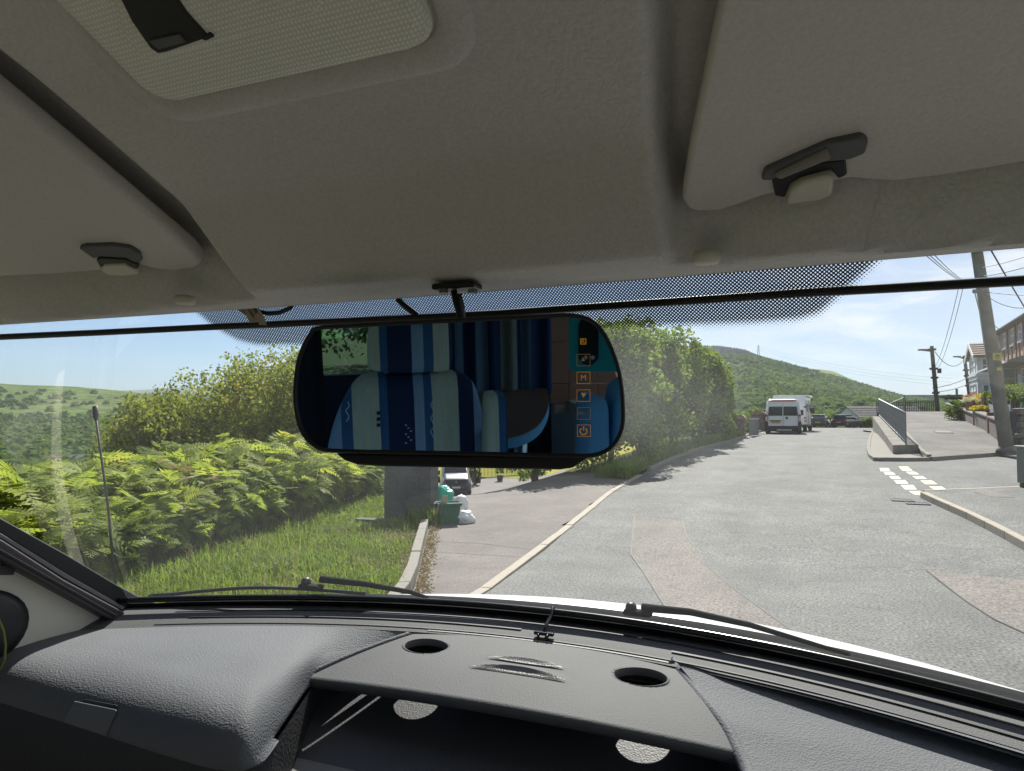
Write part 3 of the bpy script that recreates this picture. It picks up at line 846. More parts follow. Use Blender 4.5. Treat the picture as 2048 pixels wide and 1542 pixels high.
def densB(px, d, x, y):
    v = noise.noise(Vector((x * .006, y * .006, 3))) + .5 * noise.noise(Vector((x * .02, y * .02, 7)))
    if d > 1030 and px < 1520 and d < 1180: return .25 if v < .1 else .6
    return 1.0 if v > -.5 else .75
p = hill_points(colsB, 10500, 330, 1290, 1180, 2100, densB)
wood('woodland', p, rng.uniform(3.4, 6.4, len(p)), M['far_wood'], label='broadleaf wood covering the hillside beyond the parked vans')
colsA = [(px, [(1700, zc(735, 1700)), (2300, zc(ry, 2300))]) for px, ry in [(1000, 706), (1250, 703), (1340, 700), (1380, 698.5), (1440, 699), (1490, 706), (1515, 717), (1560, 730), (1600, 745)]]
pa = hill_points(colsA, 5200, 2020, 2300, 1290, 1545, lambda *a: 1)
wood('plantation_wood', pa, rng.uniform(3.4, 5.2, len(pa)), M['conifer'], True, label='dark conifer plantation along the top of the hill')
colsL = [(px, [(150, -22), (260, -17.5), (330, -16.5), (450, zc(880, 450)), (620, zc(845, 620)), (850, zc((ry + 822) / 2, 850)), (1050, zc(ry, 1050))]) for px, ry in LR]
def densL(px, d, x, y):
    v = noise.noise(Vector((x * .008, y * .008, 1))) + .6 * noise.noise(Vector((x * .025, y * .025, 5)))
    base = 1.0 if d < 520 else (.75 if d < 640 else (.30 if d < 800 else .10))
    return base * (1 if v > .05 else (.55 if d < 560 else .08))
p = hill_points(colsL, 7500, 170, 980, -420, 700, densL)
wood('valley_wood', p, rng.uniform(2.2, 4.8, len(p)), M['far_wood'], label='trees and scrub filling the valley on the left')

# houses in the valley, seen over the bracken
for px, py, dep, w, rm, lab in [(114, 918, 270, 8.5, 'brown_tile', 'distant white house with brown roof seen over the bracken left of the aerial'),
                        (66, 912, 290, 9, 'slate', 'distant dark roofed house low in the valley, furthest from the aerial'),
                        (163, 914, 285, 7.5, 'grey_tile', 'distant house with arched dark front just left of the aerial'),
                        (42, 893, 360, 7, 'terracotta', 'small distant house with pinkish roof among the valley trees')]:
    x, y = spot(px, dep); z = z_at(py + 14, dep)
    h = thing('valley_house', lab, 'house', (x, y, z - 4), 'houses in the valley')
    c = np.array((x, y, z)); a = np.array((cR[0], cR[1], 0)); b = np.array((-cR[1], cR[0], 0)); up = np.array((0, 0, 1.0))
    base = [c + a * s * w / 2 + b * t * 3 for s, t in ((-1, -1), (1, -1), (1, 1), (-1, 1))]
    MB().prism([q - up * 4 for q in base], [q + up * 1.2 for q in base]).build('wall', M['white_wall'], h)
    rid = [c - a * w / 2 + up * 3.8, c + a * w / 2 + up * 3.8]
    e = [c + a * s * (w / 2 + .3) + b * t * 3.4 + up * 1.2 for s, t in ((-1, -1), (1, -1), (1, 1), (-1, 1))]
    MB().add([e[0], e[1], e[2], e[3], rid[0], rid[1]], [(0, 1, 5, 4), (2, 3, 4, 5), (0, 4, 3), (1, 2, 5), (0, 3, 2, 1)]).build('roof', M[rm], h)
    for s in (-.28, .25):
        q = c + a * s * w - b * 3.02 + up * .1
        MB().box(q, (1.1, .1, 1.0), rz=YAW).build('window', M['window_glass'], h)

# pylon on the skyline and its lines
x, y = spot(1518.5, 1240); zb, zt_ = zc(716, 1240) - 2, zc(690, 1240)
py_ = thing('pylon', 'tiny steel lattice electricity pylon on the wooded skyline', 'pylon', (x, y, zb))
H = zt_ - zb; mb = MB()
q = lambda s, t, f: np.array((x + s * (2.4 * (1 - f) + .4 * f), y + t * (2.4 * (1 - f) + .4 * f), zb + H * f))
for s in (-1, 1):
    for t in (-1, 1): mb.tube([q(s, t, 0), q(s, t, 1)], .22, 4)
for f in np.linspace(0, .9, 7):
    mb.tube([q(-1, -1, f), q(1, -1, f + .1)], .14, 4); mb.tube([q(1, -1, f), q(-1, -1, f + .1)], .14, 4)
mb.build('tower', M['rail'], py_)
mb = MB()
for f, w in ((.62, 4.5), (.78, 4.0), (.92, 3.2)):
    mb.tube([(x - w * .92, y - w * .39, zb + H * f), (x + w * .92, y + w * .39, zb + H * f)], .2, 4)
mb.build('cross_arm', M['rail'], py_)
def wire(pts, r, label, group, sag=0.0, n=14):
    a, b = np.asarray(pts[0], float), np.asarray(pts[1], float)
    P = [a + (b - a) * t - np.array((0, 0, sag * 4 * t * (1 - t))) for t in np.linspace(0, 1, n)]
    o = MB().tube(P, r, 5).build('overhead_wire', M['wire'], smooth=True)
    return tag(o, label, 'wire', group)
for f, zz, wl_ in ((.62, 772, 'lowest'), (.78, 765, 'middle'), (.92, 757, 'topmost')):
    xb, yb = spot(1905, 900)
    wire([(x + 3, y, zb + H * f), (xb, yb, z_at(zz, 900))], .10, wl_ + ' of the thin power lines running down across the sky from the hilltop pylon', 'power lines from the pylon', 9)

# ---- pillar wall, bins, bags at the driveway mouth
pl, pr = on_road(768, 1041), on_road(861, 1046)
d = (pr - pl); d[2] = 0; Lw = np.linalg.norm(d); d /= Lw; nrm = np.array((-d[1], d[0], 0))
if nrm[1] < 0: nrm = -nrm
pw = thing('gate_pillar', 'dark grey roughcast block pillar at the end of the verge beside the green recycling box', 'pillar', tuple(pl))
W2 = .30
MB().prism([pl + d * .02 + nrm * .02 - (0, 0, .2), pr - d * .02 + nrm * .02 - (0, 0, .2), pr - d * .02 + nrm * W2 - (0, 0, .2), pl + d * .02 + nrm * W2 - (0, 0, .2)],
           [p + np.array((0, 0, 1.17)) for p in (pl + d * .02 + nrm * .02, pr - d * .02 + nrm * .02, pr - d * .02 + nrm * W2, pl + d * .02 + nrm * W2)]).build('core', M['mortar'], pw)
for r in range(6):
    z0 = r * .198; cuts = [0, .5, 1] if r % 2 == 0 else [0, .27, .74, 1]
    for a, b in zip(cuts[:-1], cuts[1:]):
        o_ = random.uniform(-.004, .004)
        q0, q1 = pl + d * (Lw * a + .0015), pl + d * (Lw * b - .0015)
        base = [q0 + nrm * o_, q1 + nrm * o_, q1 + nrm * (W2 + .015), q0 + nrm * (W2 + .015)]
        MB().prism([p + np.array((0, 0, z0 + .0015)) for p in base], [p + np.array((0, 0, z0 + .1965)) for p in base]).build('block', M['render_grey'], pw, bevel=.004)
base = [pl - d * .05 - nrm * .05, pr + d * .05 - nrm * .05, pr + d * .05 + nrm * (W2 + .05), pl - d * .05 + nrm * (W2 + .05)]
MB().prism([p + np.array((0, 0, 1.19)) for p in base], [p + np.array((0, 0, 1.26)) for p in base]).build('coping', M['concrete'], pw, bevel=.012)
st = thing('concrete_step', 'low concrete strip coloured dark for the shade at the foot of the grey pillar', 'concrete strip', tuple(pl - nrm * .55 - d * .5))
M['shaded'] = mat('shade_toned_concrete', (0.10, 0.105, 0.07), .95, var=.3, vscale=6, bump=.4, bscale=30)  # dark tone puts the pillar's shade into the concrete colour
MB().box(pl - nrm * .45 + d * .25 + np.array((0, 0, .03)), (1.05, .22, .12), rz=math.atan2(d[1], d[0])).build('slab', M['shaded'], st, bevel=.015)

b0 = on_road(896, 1047)
toc = np.array((CAMX, 0)) - b0[:2]; toc /= np.linalg.norm(toc); rz = math.atan2(toc[1], toc[0]) - R_(90)
rb = thing('recycling_box', 'dark green plastic recycling box with a lid lip beside the grey pillar', 'recycling box', tuple(b0))
Rz = np.array(Matrix.Rotation(rz + .18, 3, 'Z'))
tp = lambda x, y, z: b0 + Rz @ np.array((x, y, 0)) + np.array((0, 0, z))
wb, wt, h = (.165, .13), (.20, .165), .38
mb = MB(); ring = lambda w, z: [tp(-w[0], -w[1], z), tp(w[0], -w[1], z), tp(w[0], w[1], z), tp(-w[0], w[1], z)]
inn = lambda w: (w[0] - .012, w[1] - .012)
mb.loft([ring(inn(wb), .02), ring(inn(wt), h), ring(wt, h), ring(wb, 0)], True, True)
mb.build('tub', M['green_box'], rb, bevel=.006)
mb = MB(); mb.loft([ring((wt[0] + .018, wt[1] + .018), h - .055), ring((wt[0] + .022, wt[1] + .022), h - .01), ring((wt[0] + .002, wt[1] + .002), h + .004), ring((wt[0] - .004, wt[1] - .004), h - .05)], True, True)
mb.build('rim', M['green_box'], rb, bevel=.004)
MB().box(tp(.235, .0, h - .02), (.05, .12, .02), rz=rz).build('handle', M['trimblack'], rb, bevel=.004)
def sack(name, label, cat, px, py, dz, size, m, seed, grp=None):
    c = on_road(px, py); rs = np.random.default_rng(seed)
    t = thing(name, label, cat, tuple(c + (0, 0, dz)), grp)
    bm = bmesh.new(); bmesh.ops.create_icosphere(bm, subdivisions=4, radius=1)
    for v in bm.verts:
        p = v.co.copy(); f = 1 + .30 * noise.noise(p * 1.6 + Vector((seed, 0, 0))) + .20 * abs(noise.noise(p * 4.2 + Vector((0, seed, 0)))) + .10 * abs(noise.noise(p * 11))
        p = p * f; z = p.z
        v.co = Vector((p.x * size[0], p.y * size[1], (max(z, -.62) + .62) * size[2]))
    bm.transform(Matrix.Rotation(rz, 4, 'Z')); bm.transform(Matrix.Translation(Vector(c + (0, 0, dz))))
    me = bpy.data.meshes.new('bag'); bm.to_mesh(me); bm.free()
    obj('bag', me, m, t, True)
    return t
s1 = sack('green_sack', 'shiny teal green rubbish sack lying behind the recycling box', 'sack', 889, 1022, .16, (.19, .17, .20), M['green_sack'], 3)
s2 = sack('white_sack', 'larger crumpled white reusable sack slumped on the footway beside the box', 'sack', 930, 1046, .0, (.165, .125, .13), M['white_sack'], 8)
s3 = sack('white_sack', 'white sack with its rolled end standing up behind the crumpled one', 'sack', 922, 1030, .02, (.13, .11, .22), M['white_sack'], 14)
cb = thing('cardboard', 'folded pale cardboard sheet leaning out of the recycling box', 'cardboard', tuple(b0 + (0, .2, 0)))
MB().prism([tp(.02, .06, .25), tp(.17, .1, .25), tp(.17, .11, .25), tp(.02, .07, .25)], [tp(.03, .12, .52), tp(.12, .15, .50), tp(.12, .16, .50), tp(.03, .13, .52)]).build('sheet', M['card'], cb)
MB().prism([tp(.17, .1, .25), tp(.30, .16, .10), tp(.30, .17, .10), tp(.17, .11, .25)], [tp(.12, .15, .50), tp(.21, .2, .36), tp(.21, .21, .36), tp(.12, .16, .50)]).build('flap', M['card'], cb)
rk = thing('boulder', 'pale stone against the pillar foot half hidden in weeds', 'stone', tuple(on_road(868, 1035)))
bm = bmesh.new(); bmesh.ops.create_icosphere(bm, subdivisions=3, radius=.17)
for v in bm.verts: v.co *= 1 + .3 * noise.noise(v.co * 7)
bm.transform(Matrix.Translation(Vector(on_road(867, 1030) + (0, 0, .12)))); me = bpy.data.meshes.new('rock'); bm.to_mesh(me); bm.free(); obj('rock', me, M['kerb_grey'], rk, True)

# iron fence, field and planter beyond the driveway
def fld_z(x, y): return ground_z(-22, 52) + .0 + max(0, y - 53) * .03 + .02
sheet('field', np.linspace(-62, -12, 26), np.linspace(53, 100, 25), fld_z, M['field'])
fa, fb = spot(930, 57), spot(1052, 60)
fc = thing('iron_fence', 'low dark iron railing in front of the yellow green field beyond the driveway', 'fence', (fa[0], fa[1], -2.9))
nb = 46
barme = MB().box((0, 0, .5), (.03, .03, 1.0)).mesh('bar'); barme.materials.append(M['iron'])
for i in range(nb):
    t = i / (nb - 1); x, y = fa[0] + (fb[0] - fa[0]) * t, fa[1] + (fb[1] - fa[1]) * t
    o = bpy.data.objects.new('bar', barme); link(o); o.parent = fc; o.location = (x - fa[0], y - fa[1], ground_z(x, y) + 2.9)
for zz in (.12, .95):
    a = np.array((fa[0], fa[1], ground_z(*fa) + zz)); b = np.array((fb[0], fb[1], ground_z(*fb) + zz))
    MB().tube([a, b], .03, 6).build('rail', M['iron'], fc)
a = np.array((fa[0], fa[1], ground_z(*fa))); b = np.array((fb[0], fb[1], ground_z(*fb)))
MB().prism([a + (0, -.15, -.2), b + (0, -.15, -.2), b + (0, .15, -.2), a + (0, .15, -.2)], [a + (0, -.15, .1), b + (0, -.15, .1), b + (0, .15, .1), a + (0, .15, .1)]).build('plinth', M['concrete'], fc)
x, y = spot(1000, 55); z = ground_z(x, y)
pt = thing('planter', 'stone pot with a small bush standing in front of the iron railing', 'planter', (x, y, z))
MB().lathe([(.16, 0), (.2, .05), (.26, .42), (.30, .45), (.27, .48)], (x, y, z), 14).build('pot', M['concrete'], pt, smooth=True)
V, Q = leaves(crown_pts((x, y, z + .75), (.3, .3, .35), 900, 20, .4), .09, .05); np_mesh('plant', V, Q, M['dark_leaf'], pt)
x, y = spot(1062, 52); z = ground_z(x, y)
tree('shrub', 'leafy shrub at the driveway corner below the mirror where the iron railing ends', 'shrub', (x, y, z), (x, y, z + .9), (1.1, 1.1, 1.0), 2200, 36, M['hedge'], .16, .09)
x, y = spot(950, 52); z = ground_z(x, y)
tree('shrub', 'dark bush standing between the driveway van and the iron railing', 'shrub', (x, y, z), (x, y, z + 1.1), (.5, .5, 1.2), 1400, 24, M['dark_leaf'], .14, .08)
w3 = lambda px, py, dep: np.array((*spot(px, dep), z_at(py, dep)))
# ---- right side: apron, plinth with railing, ramp footway
def ramp_z(y):
    return float(np.interp(y, [26, 27, 50, 54, 90], [.60, .66, 2.20, 2.30, 2.45]))
PN0, PN1 = np.array((2.69, 28.28)), np.array((3.55, 28.97))
PF0, PF1 = np.array((3.45, 52.0)), np.array((4.25, 52.3))
pt_z = lambda t: .98 + (1.98 - .98) * t
pth = thing('concrete_plinth', 'weathered concrete plinth with a blunt end carrying the grey steel railing', 'plinth', (*PN0, road_z(28.3)))
mb = MB()
for i in range(6):
    t0, t1 = i / 6 + .0006 * (i > 0), (i + 1) / 6
    A, B, C_, D = PN0 + (PF0 - PN0) * t0, PN1 + (PF1 - PN1) * t0, PN1 + (PF1 - PN1) * t1, PN0 + (PF0 - PN0) * t1
    base = [(p[0], p[1], road_z(p[1]) - .1) for p in (A, B, C_, D)]
    top = [(A[0], A[1], pt_z(t0)), (B[0], B[1], pt_z(t0)), (C_[0], C_[1], pt_z(t1)), (D[0], D[1], pt_z(t1))]
    MB().prism(base, top).build('wall_block', M['concrete'], pth, bevel=.02)
rl = thing('steel_railing', 'grey galvanised steel railing with many upright bars along the concrete plinth', 'railing', (*((PN0 + PN1) / 2), .98))
a0 = np.array((*((PN0 + PN1) / 2 + (.02, .15)), pt_z(0))); a1 = np.array((*((PF0 + PF1) / 2), pt_z(1)))
L_ = np.linalg.norm(a1 - a0); dr = (a1 - a0) / L_
MB().tube([a0 + (0, 0, 1.12), a1 + (0, 0, 1.12)], .034, 8).build('top_rail', M['rail_light'], rl, smooth=True)
MB().tube([a0 + (0, 0, .10), a1 + (0, 0, .10)], .024, 6).build('bottom_rail', M['rail_light'], rl, smooth=True)
bm_ = MB().box((0, 0, .51), (.018, .018, .98)).mesh('bar'); bm_.materials.append(M['rail'])
pm_ = MB().box((0, 0, .56), (.05, .05, 1.12)).mesh('post'); pm_.materials.append(M['rail'])
org = np.array((*((PN0 + PN1) / 2), .98))
for i in range(171):
    p = a0 + dr * (i * .14) - org
    post = i % 14 == 0
    o = bpy.data.objects.new('post' if post else 'bar', pm_ if post else bm_); link(o); o.parent = rl
    o.location = p + (np.array((0, 0, 0)) if post else np.array((0, 0, .10)))
IS = [on_road(*p) for p in [(1754, 923), (1741, 915), (1737, 902), (1738, 888), (1742, 874), (1748, 862)]]
IS2 = IS + [np.array((3.0, 56, .93))]
ap = MB(); inner = [np.array((*(PN1 + (.05, -.2)), 0)), np.array((*PN0, 0)), np.array((*(PN0 + (PF0 - PN0) * .3), 0)), np.array((*(PN0 + (PF0 - PN0) * .6), 0)), np.array((*PF0, 0))]
ap.poly([(p[0] + .02, p[1], road_z(p[1]) + .10) for p in IS2] + [(p[0], p[1], road_z(p[1]) + .10) for p in inner[::-1]] + [(3.62, 27.3, road_z(27) + .10)])
me = ap.mesh('apron'); bm = bmesh.new(); bm.from_mesh(me); bmesh.ops.triangulate(bm, faces=bm.faces); bm.to_mesh(me); bm.free()
tag(obj('apron', me, M['kerb_grey']), kind='structure')
kerb_run(kb, [np.array((3.62, 26.93, road_z(27)))] + IS2, ks_grey, .913, .12)
FR = [on_road(*p) for p in [(1862, 922), (1960, 914.5), (2048, 908), (2240, 895)]]
kerb_run(kb, FR, ks_grey, .913, .13)
P = []
for t in np.linspace(0, 1, 12):
    row = []
    fx = float(np.interp(t, [0, 1], [FR[0][0], 6.9])); fy = float(np.interp(fx, [p[0] for p in FR], [p[1] for p in FR])) + .06
    for s in np.linspace(0, 1, 40):
        y = fy + (56 - fy) * s
        xl_ = float(np.interp(y, [27, 28.97, 52.3, 56], [3.64, 3.53, 4.2, 4.3])); xr_ = float(np.interp(y, [27, 52, 56], [6.9, 7.6, 7.7]))
        w_ = min(1, s * 4); zf_ = road_z(fy) + .132
        row.append((xl_ + (xr_ - xl_) * t, y, zf_ * (1 - w_) + ramp_z(y) * w_))
    P.append(row)
tag(grid_mesh('ramp_footway', np.array(P), M['ramp']), kind='structure')
kerb_run(ed, [(3.66, 27.2, .70), (3.62, 29, .80), (3.95, 40, 1.54)], es, .913, .03, .004, 'edging_stone')
# garden ground beside the ramp
P = np.array([[(x, y, ramp_z(y) - .02 - .35 * (1 - min(1, (y - 31.2) / 5))) for x in np.linspace(7.0, 34, 10)] for y in np.linspace(31.2, 90, 30)])
tag(grid_mesh('garden', P, M['soil']), kind='structure')
m0 = np.array((*spot(1885, 31.5), 0)); m0[2] = ramp_z(m0[1])
mh = thing('manhole_cover', 'flat pale rectangular manhole cover in the ramp footway', 'manhole cover', tuple(m0))
Ms = np.array(Matrix.Rotation(.067, 3, 'X')); m0[2] += .01
MB().box(m0 + (0, 0, .008), (.55, .9, .02), M=Ms).build('lid', M['kerb_grey'], mh, bevel=.004)
MB().box(m0 + (0, 0, .004), (.63, .98, .02), M=Ms).build('frame', M['concrete'], mh, bevel=.004)

# picket fence across the top of the ramp
fa, fb = np.array((3.9, 55.0, 2.02)), np.array((7.5, 55.0, 2.1))
pf = thing('picket_fence', 'dark spiked steel fence across the top of the ramp footway', 'fence', tuple(fa))
MB().prism([fa - (0, .15, .6), fb - (0, .15, .6), fb + (0, .15, -.6), fa + (0, .15, -.6)], [fa + (0, -.15, .16), fa + (2.2, -.15, .16), fa + (2.2, .15, .16), fa + (0, .15, .16)]).build('plinth', M['post_brown'], pf)
pk = MB().box((0, 0, .5), (.05, .03, 1.0)).add([(-.025, 0, 1.0), (.025, 0, 1.0), (0, 0, 1.09)], [(0, 1, 2)]).mesh('picket'); pk.materials.append(M['iron'])
for i in range(34):
    o = bpy.data.objects.new('picket', pk); link(o); o.parent = pf; o.location = (i * .108, 0, 0)
for zz in (.2, .85): MB().tube([fa + (0, .03, zz), fb + (0, .03, zz)], .025, 5).build('rail', M['iron'], pf)
hr = thing('handrail', 'sloping pale handrail running up to the spiked fence on the ramp', 'handrail', (4.3, 52.3, 2.2))
MB().tube([(4.35, 52.4, 2.75), (5.5, 54.4, 3.25), (5.5, 54.4, 2.2)], .03, 6).build('rail', M['rail_light'], hr, smooth=True)
MB().box((5.5, 54.5, 2.75), (.12, .12, 1.2)).build('post', M['iron'], hr)

# ---- poles
def lean_pole(name, label, base, top, r0, r1, m, foot=None):
    t = thing(name, label, 'pole', tuple(base), 'telegraph poles')
    base, top = np.asarray(base, float), np.asarray(top, float)
    pts = [base + (top - base) * s for s in np.linspace(0, 1, 8)]
    MB().tube(pts, [r0 + (r1 - r0) * s for s in np.linspace(0, 1, 8)], 18).build('shaft', m, t, smooth=True)
    return t
x, y = spot(2011, 24.8)
pb = np.array((x, y, .80)); sc_ = 24.8 / FPX
tpv = pb + np.array((cR[0], cR[1], 0)) * (-78 * sc_) + np.array((0, 0, 640 * sc_))
p1_ = lean_pole('telegraph_pole', 'thick leaning lichen stained pole with a yellow notice at the side road corner', pb, tpv, .225, .15, M['pole'])
MB().lathe([(.34, -.05), (.32, .05), (.24, .14), (.22, .16)], tuple(pb), 16).build('collar', M['concrete'], p1_, smooth=True)
def on_pole(py): return pb + (tpv - pb) * ((900 - py) / 640)
fw_ = np.array((-cF[0], -cF[1], 0)); fw_ /= np.linalg.norm(fw_); rt = np.array((cR[0], cR[1], 0)); up = np.array((0, 0, 1.0))
c = on_pole(713) + fw_ * .235
Mz = np.stack([rt, -fw_, up], 1)
MB().box(c, (.32, .012, .25), M=Mz).build('notice', M['sign_yellow'], p1_, bevel=.004)
MB().lathe([(.085, -.006), (.085, .006)], (0, 0, 0), 18, 'Y')
sg = MB().lathe([(.01, 0), (.085, 0.0), (.085, .008), (.01, .008)], (0, 0, 0), 18, 'Y'); sg.v = [tuple(c + fw_ * .012 + Mz @ np.array(v)) for v in sg.v]
sg.build('notice_emblem', mat('emblem_olive', (.32, .29, .06), .6), p1_)
MB().box(c + fw_ * .014 + up * .03, (.10, .012, .03), M=Mz).build('notice_mark', M['sign_dark'], p1_)
MB().box(on_pole(727) + fw_ * .235, (.22, .012, .12), M=Mz).build('notice', M['sign_dark'], p1_)
MB().box(on_pole(738) + fw_ * .235, (.16, .012, .10), M=Mz).build('notice', M['sign_yellow'], p1_)
MB().box(on_pole(580) - rt * .2, (.25, .12, .12), M=Mz).build('bracket', M['rail'], p1_)
for py_s in (560, 583):
    q_ = on_pole(py_s); MB().tube([q_ - rt * .21 + fw_ * .0, q_ + fw_ * .21, q_ + rt * .21], .015, 5).build('strap', M['rail_light'], p1_)
MB().tube([on_pole(575) - rt * .28 - up * .1, on_pole(620) - rt * .22, on_pole(690) - rt * .235], .02, 5).build('cable', M['rail_light'], p1_)
for px_t, py_t, px_b, py_b, dep, ap_, lab, armlen in [(1866, 692, 1875, 830, 50, 703, 'dark slim telegraph pole with a street lamp arm at the top of the ramp', 26), (1931, 711, 1940, 800, 62, 716, 'furthest dark telegraph pole with a lamp arm beside the white bay house', 21)]:
    xb, yb = spot(px_b, dep); xt, yt = spot(px_t, dep)
    base = np.array((xb, yb, z_at(py_b, dep))); top = np.array((xt, yt, z_at(py_t, dep)))
    t = lean_pole('telegraph_pole', lab, base, top, .15, .12, M['pole_dark'])
    k = dep / FPX; q_ = top + (base - top) * ((ap_ - py_t) / (py_b - py_t))
    MB().tube([q_, q_ - rt * armlen * k + up * .1], .035, 6).build('lamp_arm', M['rail'], t, smooth=True)
    MB().box(q_ - rt * (armlen * .72) * k + up * .12, (.6, .22, .12), M=Mz).build('lamp_head', M['rail'], t, bevel=.03)
    for f in (.05, .33, .46, .68):
        MB().box(top + (base - top) * f, (.42 if f < .4 else .36, .3, .14), M=Mz).build('bracket', M['pole_dark'], t)
    if dep == 50:
        MB().box(top + (base - top) * .36 + rt * .38, (.2, .2, .32), M=Mz).build('junction_box', M['pole_dark'], t, bevel=.02)
        P2 = top
    else: P3 = top
x, y = spot(1914, 58)
t = thing('marker_post', 'short pale post standing beyond the garden fences', 'post', (x, y, z_at(830, 58)))
MB().tube([(x, y, z_at(830, 58)), (x, y, z_at(778, 58))], .09, 8).build('shaft', M['rail'], t)
N = w3(1927, 560, 26)
for i, (a, b) in enumerate([(P2 + (.1, 0, -1.6), N), (P2 + (.3, 0, -1.6), N + (.12, 0, -.1))]):
    wire((a, b), .011, ['left', 'right'][i] + ' one of the paired sagging cables dropping to the slim lamp pole', 'overhead cables', .45)
for i, px in enumerate((1853, 1862, 1874)):
    wire((N + (.03 * i, 0, .02 * i), w3(px - 12, 492, 12)), .009, ['leftmost', 'middle', 'rightmost'][i] + ' of three cables fanning up to the left above the dark bar', 'fanned overhead cables', .05)
wire((N, on_pole(562)), .012, 'short cable tie between the fanned cables and the thick pole', None, .08)
wire((w3(1976, 470, 14), w3(2062, 626, 18)), .016, 'dark cable crossing diagonally down behind the thick pole', None, .02)
wire((on_pole(533), w3(2100, 497, 16)), .010, 'upper pale cable running from the thick pole to the right', None, .05)
wire((on_pole(550), w3(2100, 520, 16)), .014, 'cable with a dark clamp running from the thick pole to the right', None, .05)
MB()
wire((on_pole(580), w3(2110, 590, 18)), .010, 'lower thin cable from the thick pole just below the dark bar', None, .05)
wire((on_pole(584), w3(2110, 600, 20)), .010, 'drooping cable from the thick pole towards the terrace roof', None, .35)
wire((on_pole(632), w3(2012, 662, 38)), .014, 'faint cable from the thick pole down to the terrace eaves', None, .1)
wire((P2 + (.2, 0, -.4), P3 + (0, 0, -.3)), .025, 'sagging cable strung between the two slim lamp poles', None, .8)
wire((P2 + (0, 0, -2.9), w3(1960, 742, 60)), .022, 'upper cable from the slim pole bracket to the white bay house', None, .25)
wire((P2 + (0, 0, -3.2), w3(1960, 756, 60)), .022, 'lower cable from the slim pole bracket to the white bay house', None, .25)

# ---- terrace
HO = np.array((11.0, 49.1, 0)); ht = np.array((.042, .999, 0)); hn = np.array((-.999, .042, 0))
def hp(s, o, z): return HO + ht * s + hn * o + np.array((0, 0, z))
Mh = np.stack([ht, hn, up], 1)
def hbox(name, s0, s1, o0, o1, z0, z1, m, par, bev=0.0):
    return MB().box(hp((s0 + s1) / 2, (o0 + o1) / 2, (z0 + z1) / 2), (s1 - s0, o1 - o0, z1 - z0), M=Mh).build(name, m, par, bevel=bev)
def h_window(par, s0, s1, z0, z1, o=0.0, m=None, mull=1, trans=.55):
    m = m or M['upvc']
    f = MB()
    for a, b, c, d in ((s0, s1, z0, z0 + .07), (s0, s1, z1 - .07, z1), (s0, s0 + .07, z0 + .07, z1 - .07), (s1 - .07, s1, z0 + .07, z1 - .07)):
        f.box(hp((a + b) / 2, o + .03, (c + d) / 2), (b - a, .08, d - c), M=Mh)
    for k in range(mull):
        s = s0 + (s1 - s0) * (k + 1) / (mull + 1); f.box(hp(s, o + .03, (z0 + z1) / 2), (.06, .07, z1 - z0 - .14), M=Mh)
    if trans: f.box(hp((s0 + s1) / 2, o + .028, z0 + (z1 - z0) * trans), (s1 - s0 - .14, .065, .06), M=Mh)
    w = f.build('window', m, par)
    MB().box(hp((s0 + s1) / 2, o + .0, (z0 + z1) / 2), (s1 - s0 - .1, .03, z1 - z0 - .1), M=Mh).build('pane', M['window_glass'], w)
    return w
hA = thing('terraced_house', 'brown stone terraced house with red brick window dressings and a lean-to bay roof', 'house', tuple(hp(3, 0, 2.3)), 'terraced houses')
hbox('wall', -3.2, 7.7, -6, 0, 1.6, 7.40, M['house_stone'], hA)
MB().add([hp(-3.3, .35, 7.38), hp(7.9, .35, 7.38), hp(7.9, .35, 7.48), hp(-3.3, .35, 7.48), hp(-3.3, -3, 9.6), hp(7.9, -3, 9.6), hp(-3.3, -6.3, 7.48), hp(7.9, -6.3, 7.48), hp(-3.3, -6.3, 7.38), hp(7.9, -6.3, 7.38)],
         [(0, 1, 2, 3), (3, 2, 5, 4), (4, 5, 7, 6), (6, 7, 9, 8), (0, 3, 4, 6, 8), (1, 9, 7, 5, 2), (0, 8, 9, 1)]).build('roof', M['slate'], hA)
hbox('gutter', -3.3, 7.9, .352, .47, 7.36, 7.46, M['trimblack'], hA)
for s in (5.1, 2.5, .2):
    h_window(hA, s - .5, s + .5, 6.30, 7.25, .0)
    hbox('sill', s - .6, s + .6, .002, .14, 6.2, 6.295, M['upvc'], hA)
    hbox('brick_dressing', s - .86, s - .515, .003, .05, 5.45, 7.35, M['red_brick'], hA)
    hbox('brick_dressing', s + .515, s + .75, .003, .05, 5.45, 7.35, M['red_brick'], hA)
hbox('downpipe', 7.35, 7.48, .03, .16, 2.3, 7.36, M['upvc'], hA)
MB().add([hp(-3.2, .004, 5.40), hp(6.6, .004, 5.40), hp(6.6, 1.25, 4.98), hp(-3.2, 1.25, 4.98), hp(-3.2, 1.25, 4.88), hp(6.6, 1.25, 4.88), hp(-3.2, .004, 4.88), hp(6.6, .004, 4.88)],
         [(0, 1, 2, 3), (3, 2, 5, 4), (0, 3, 4, 6), (1, 7, 5, 2), (4, 5, 7, 6)]).build('bay_roof', M['slate'], hA)
hbox('gutter', -3.2, 6.65, 1.252, 1.36, 4.86, 4.96, M['upvc'], hA)
hbox('bay_wall', 1.9, 5.6, .004, .85, 2.2, 3.2, M['white_wall'], hA)
hbox('bay_corner', 5.35, 5.6, .004, .85, 3.2, 4.87, M['upvc'], hA)
hbox('bay_corner', 1.9, 2.05, .70, .85, 3.2, 4.87, M['blue_frame'], hA)
h_window(hA, 2.06, 5.34, 3.22, 4.86, .80, M['blue_frame'], 2, .7)
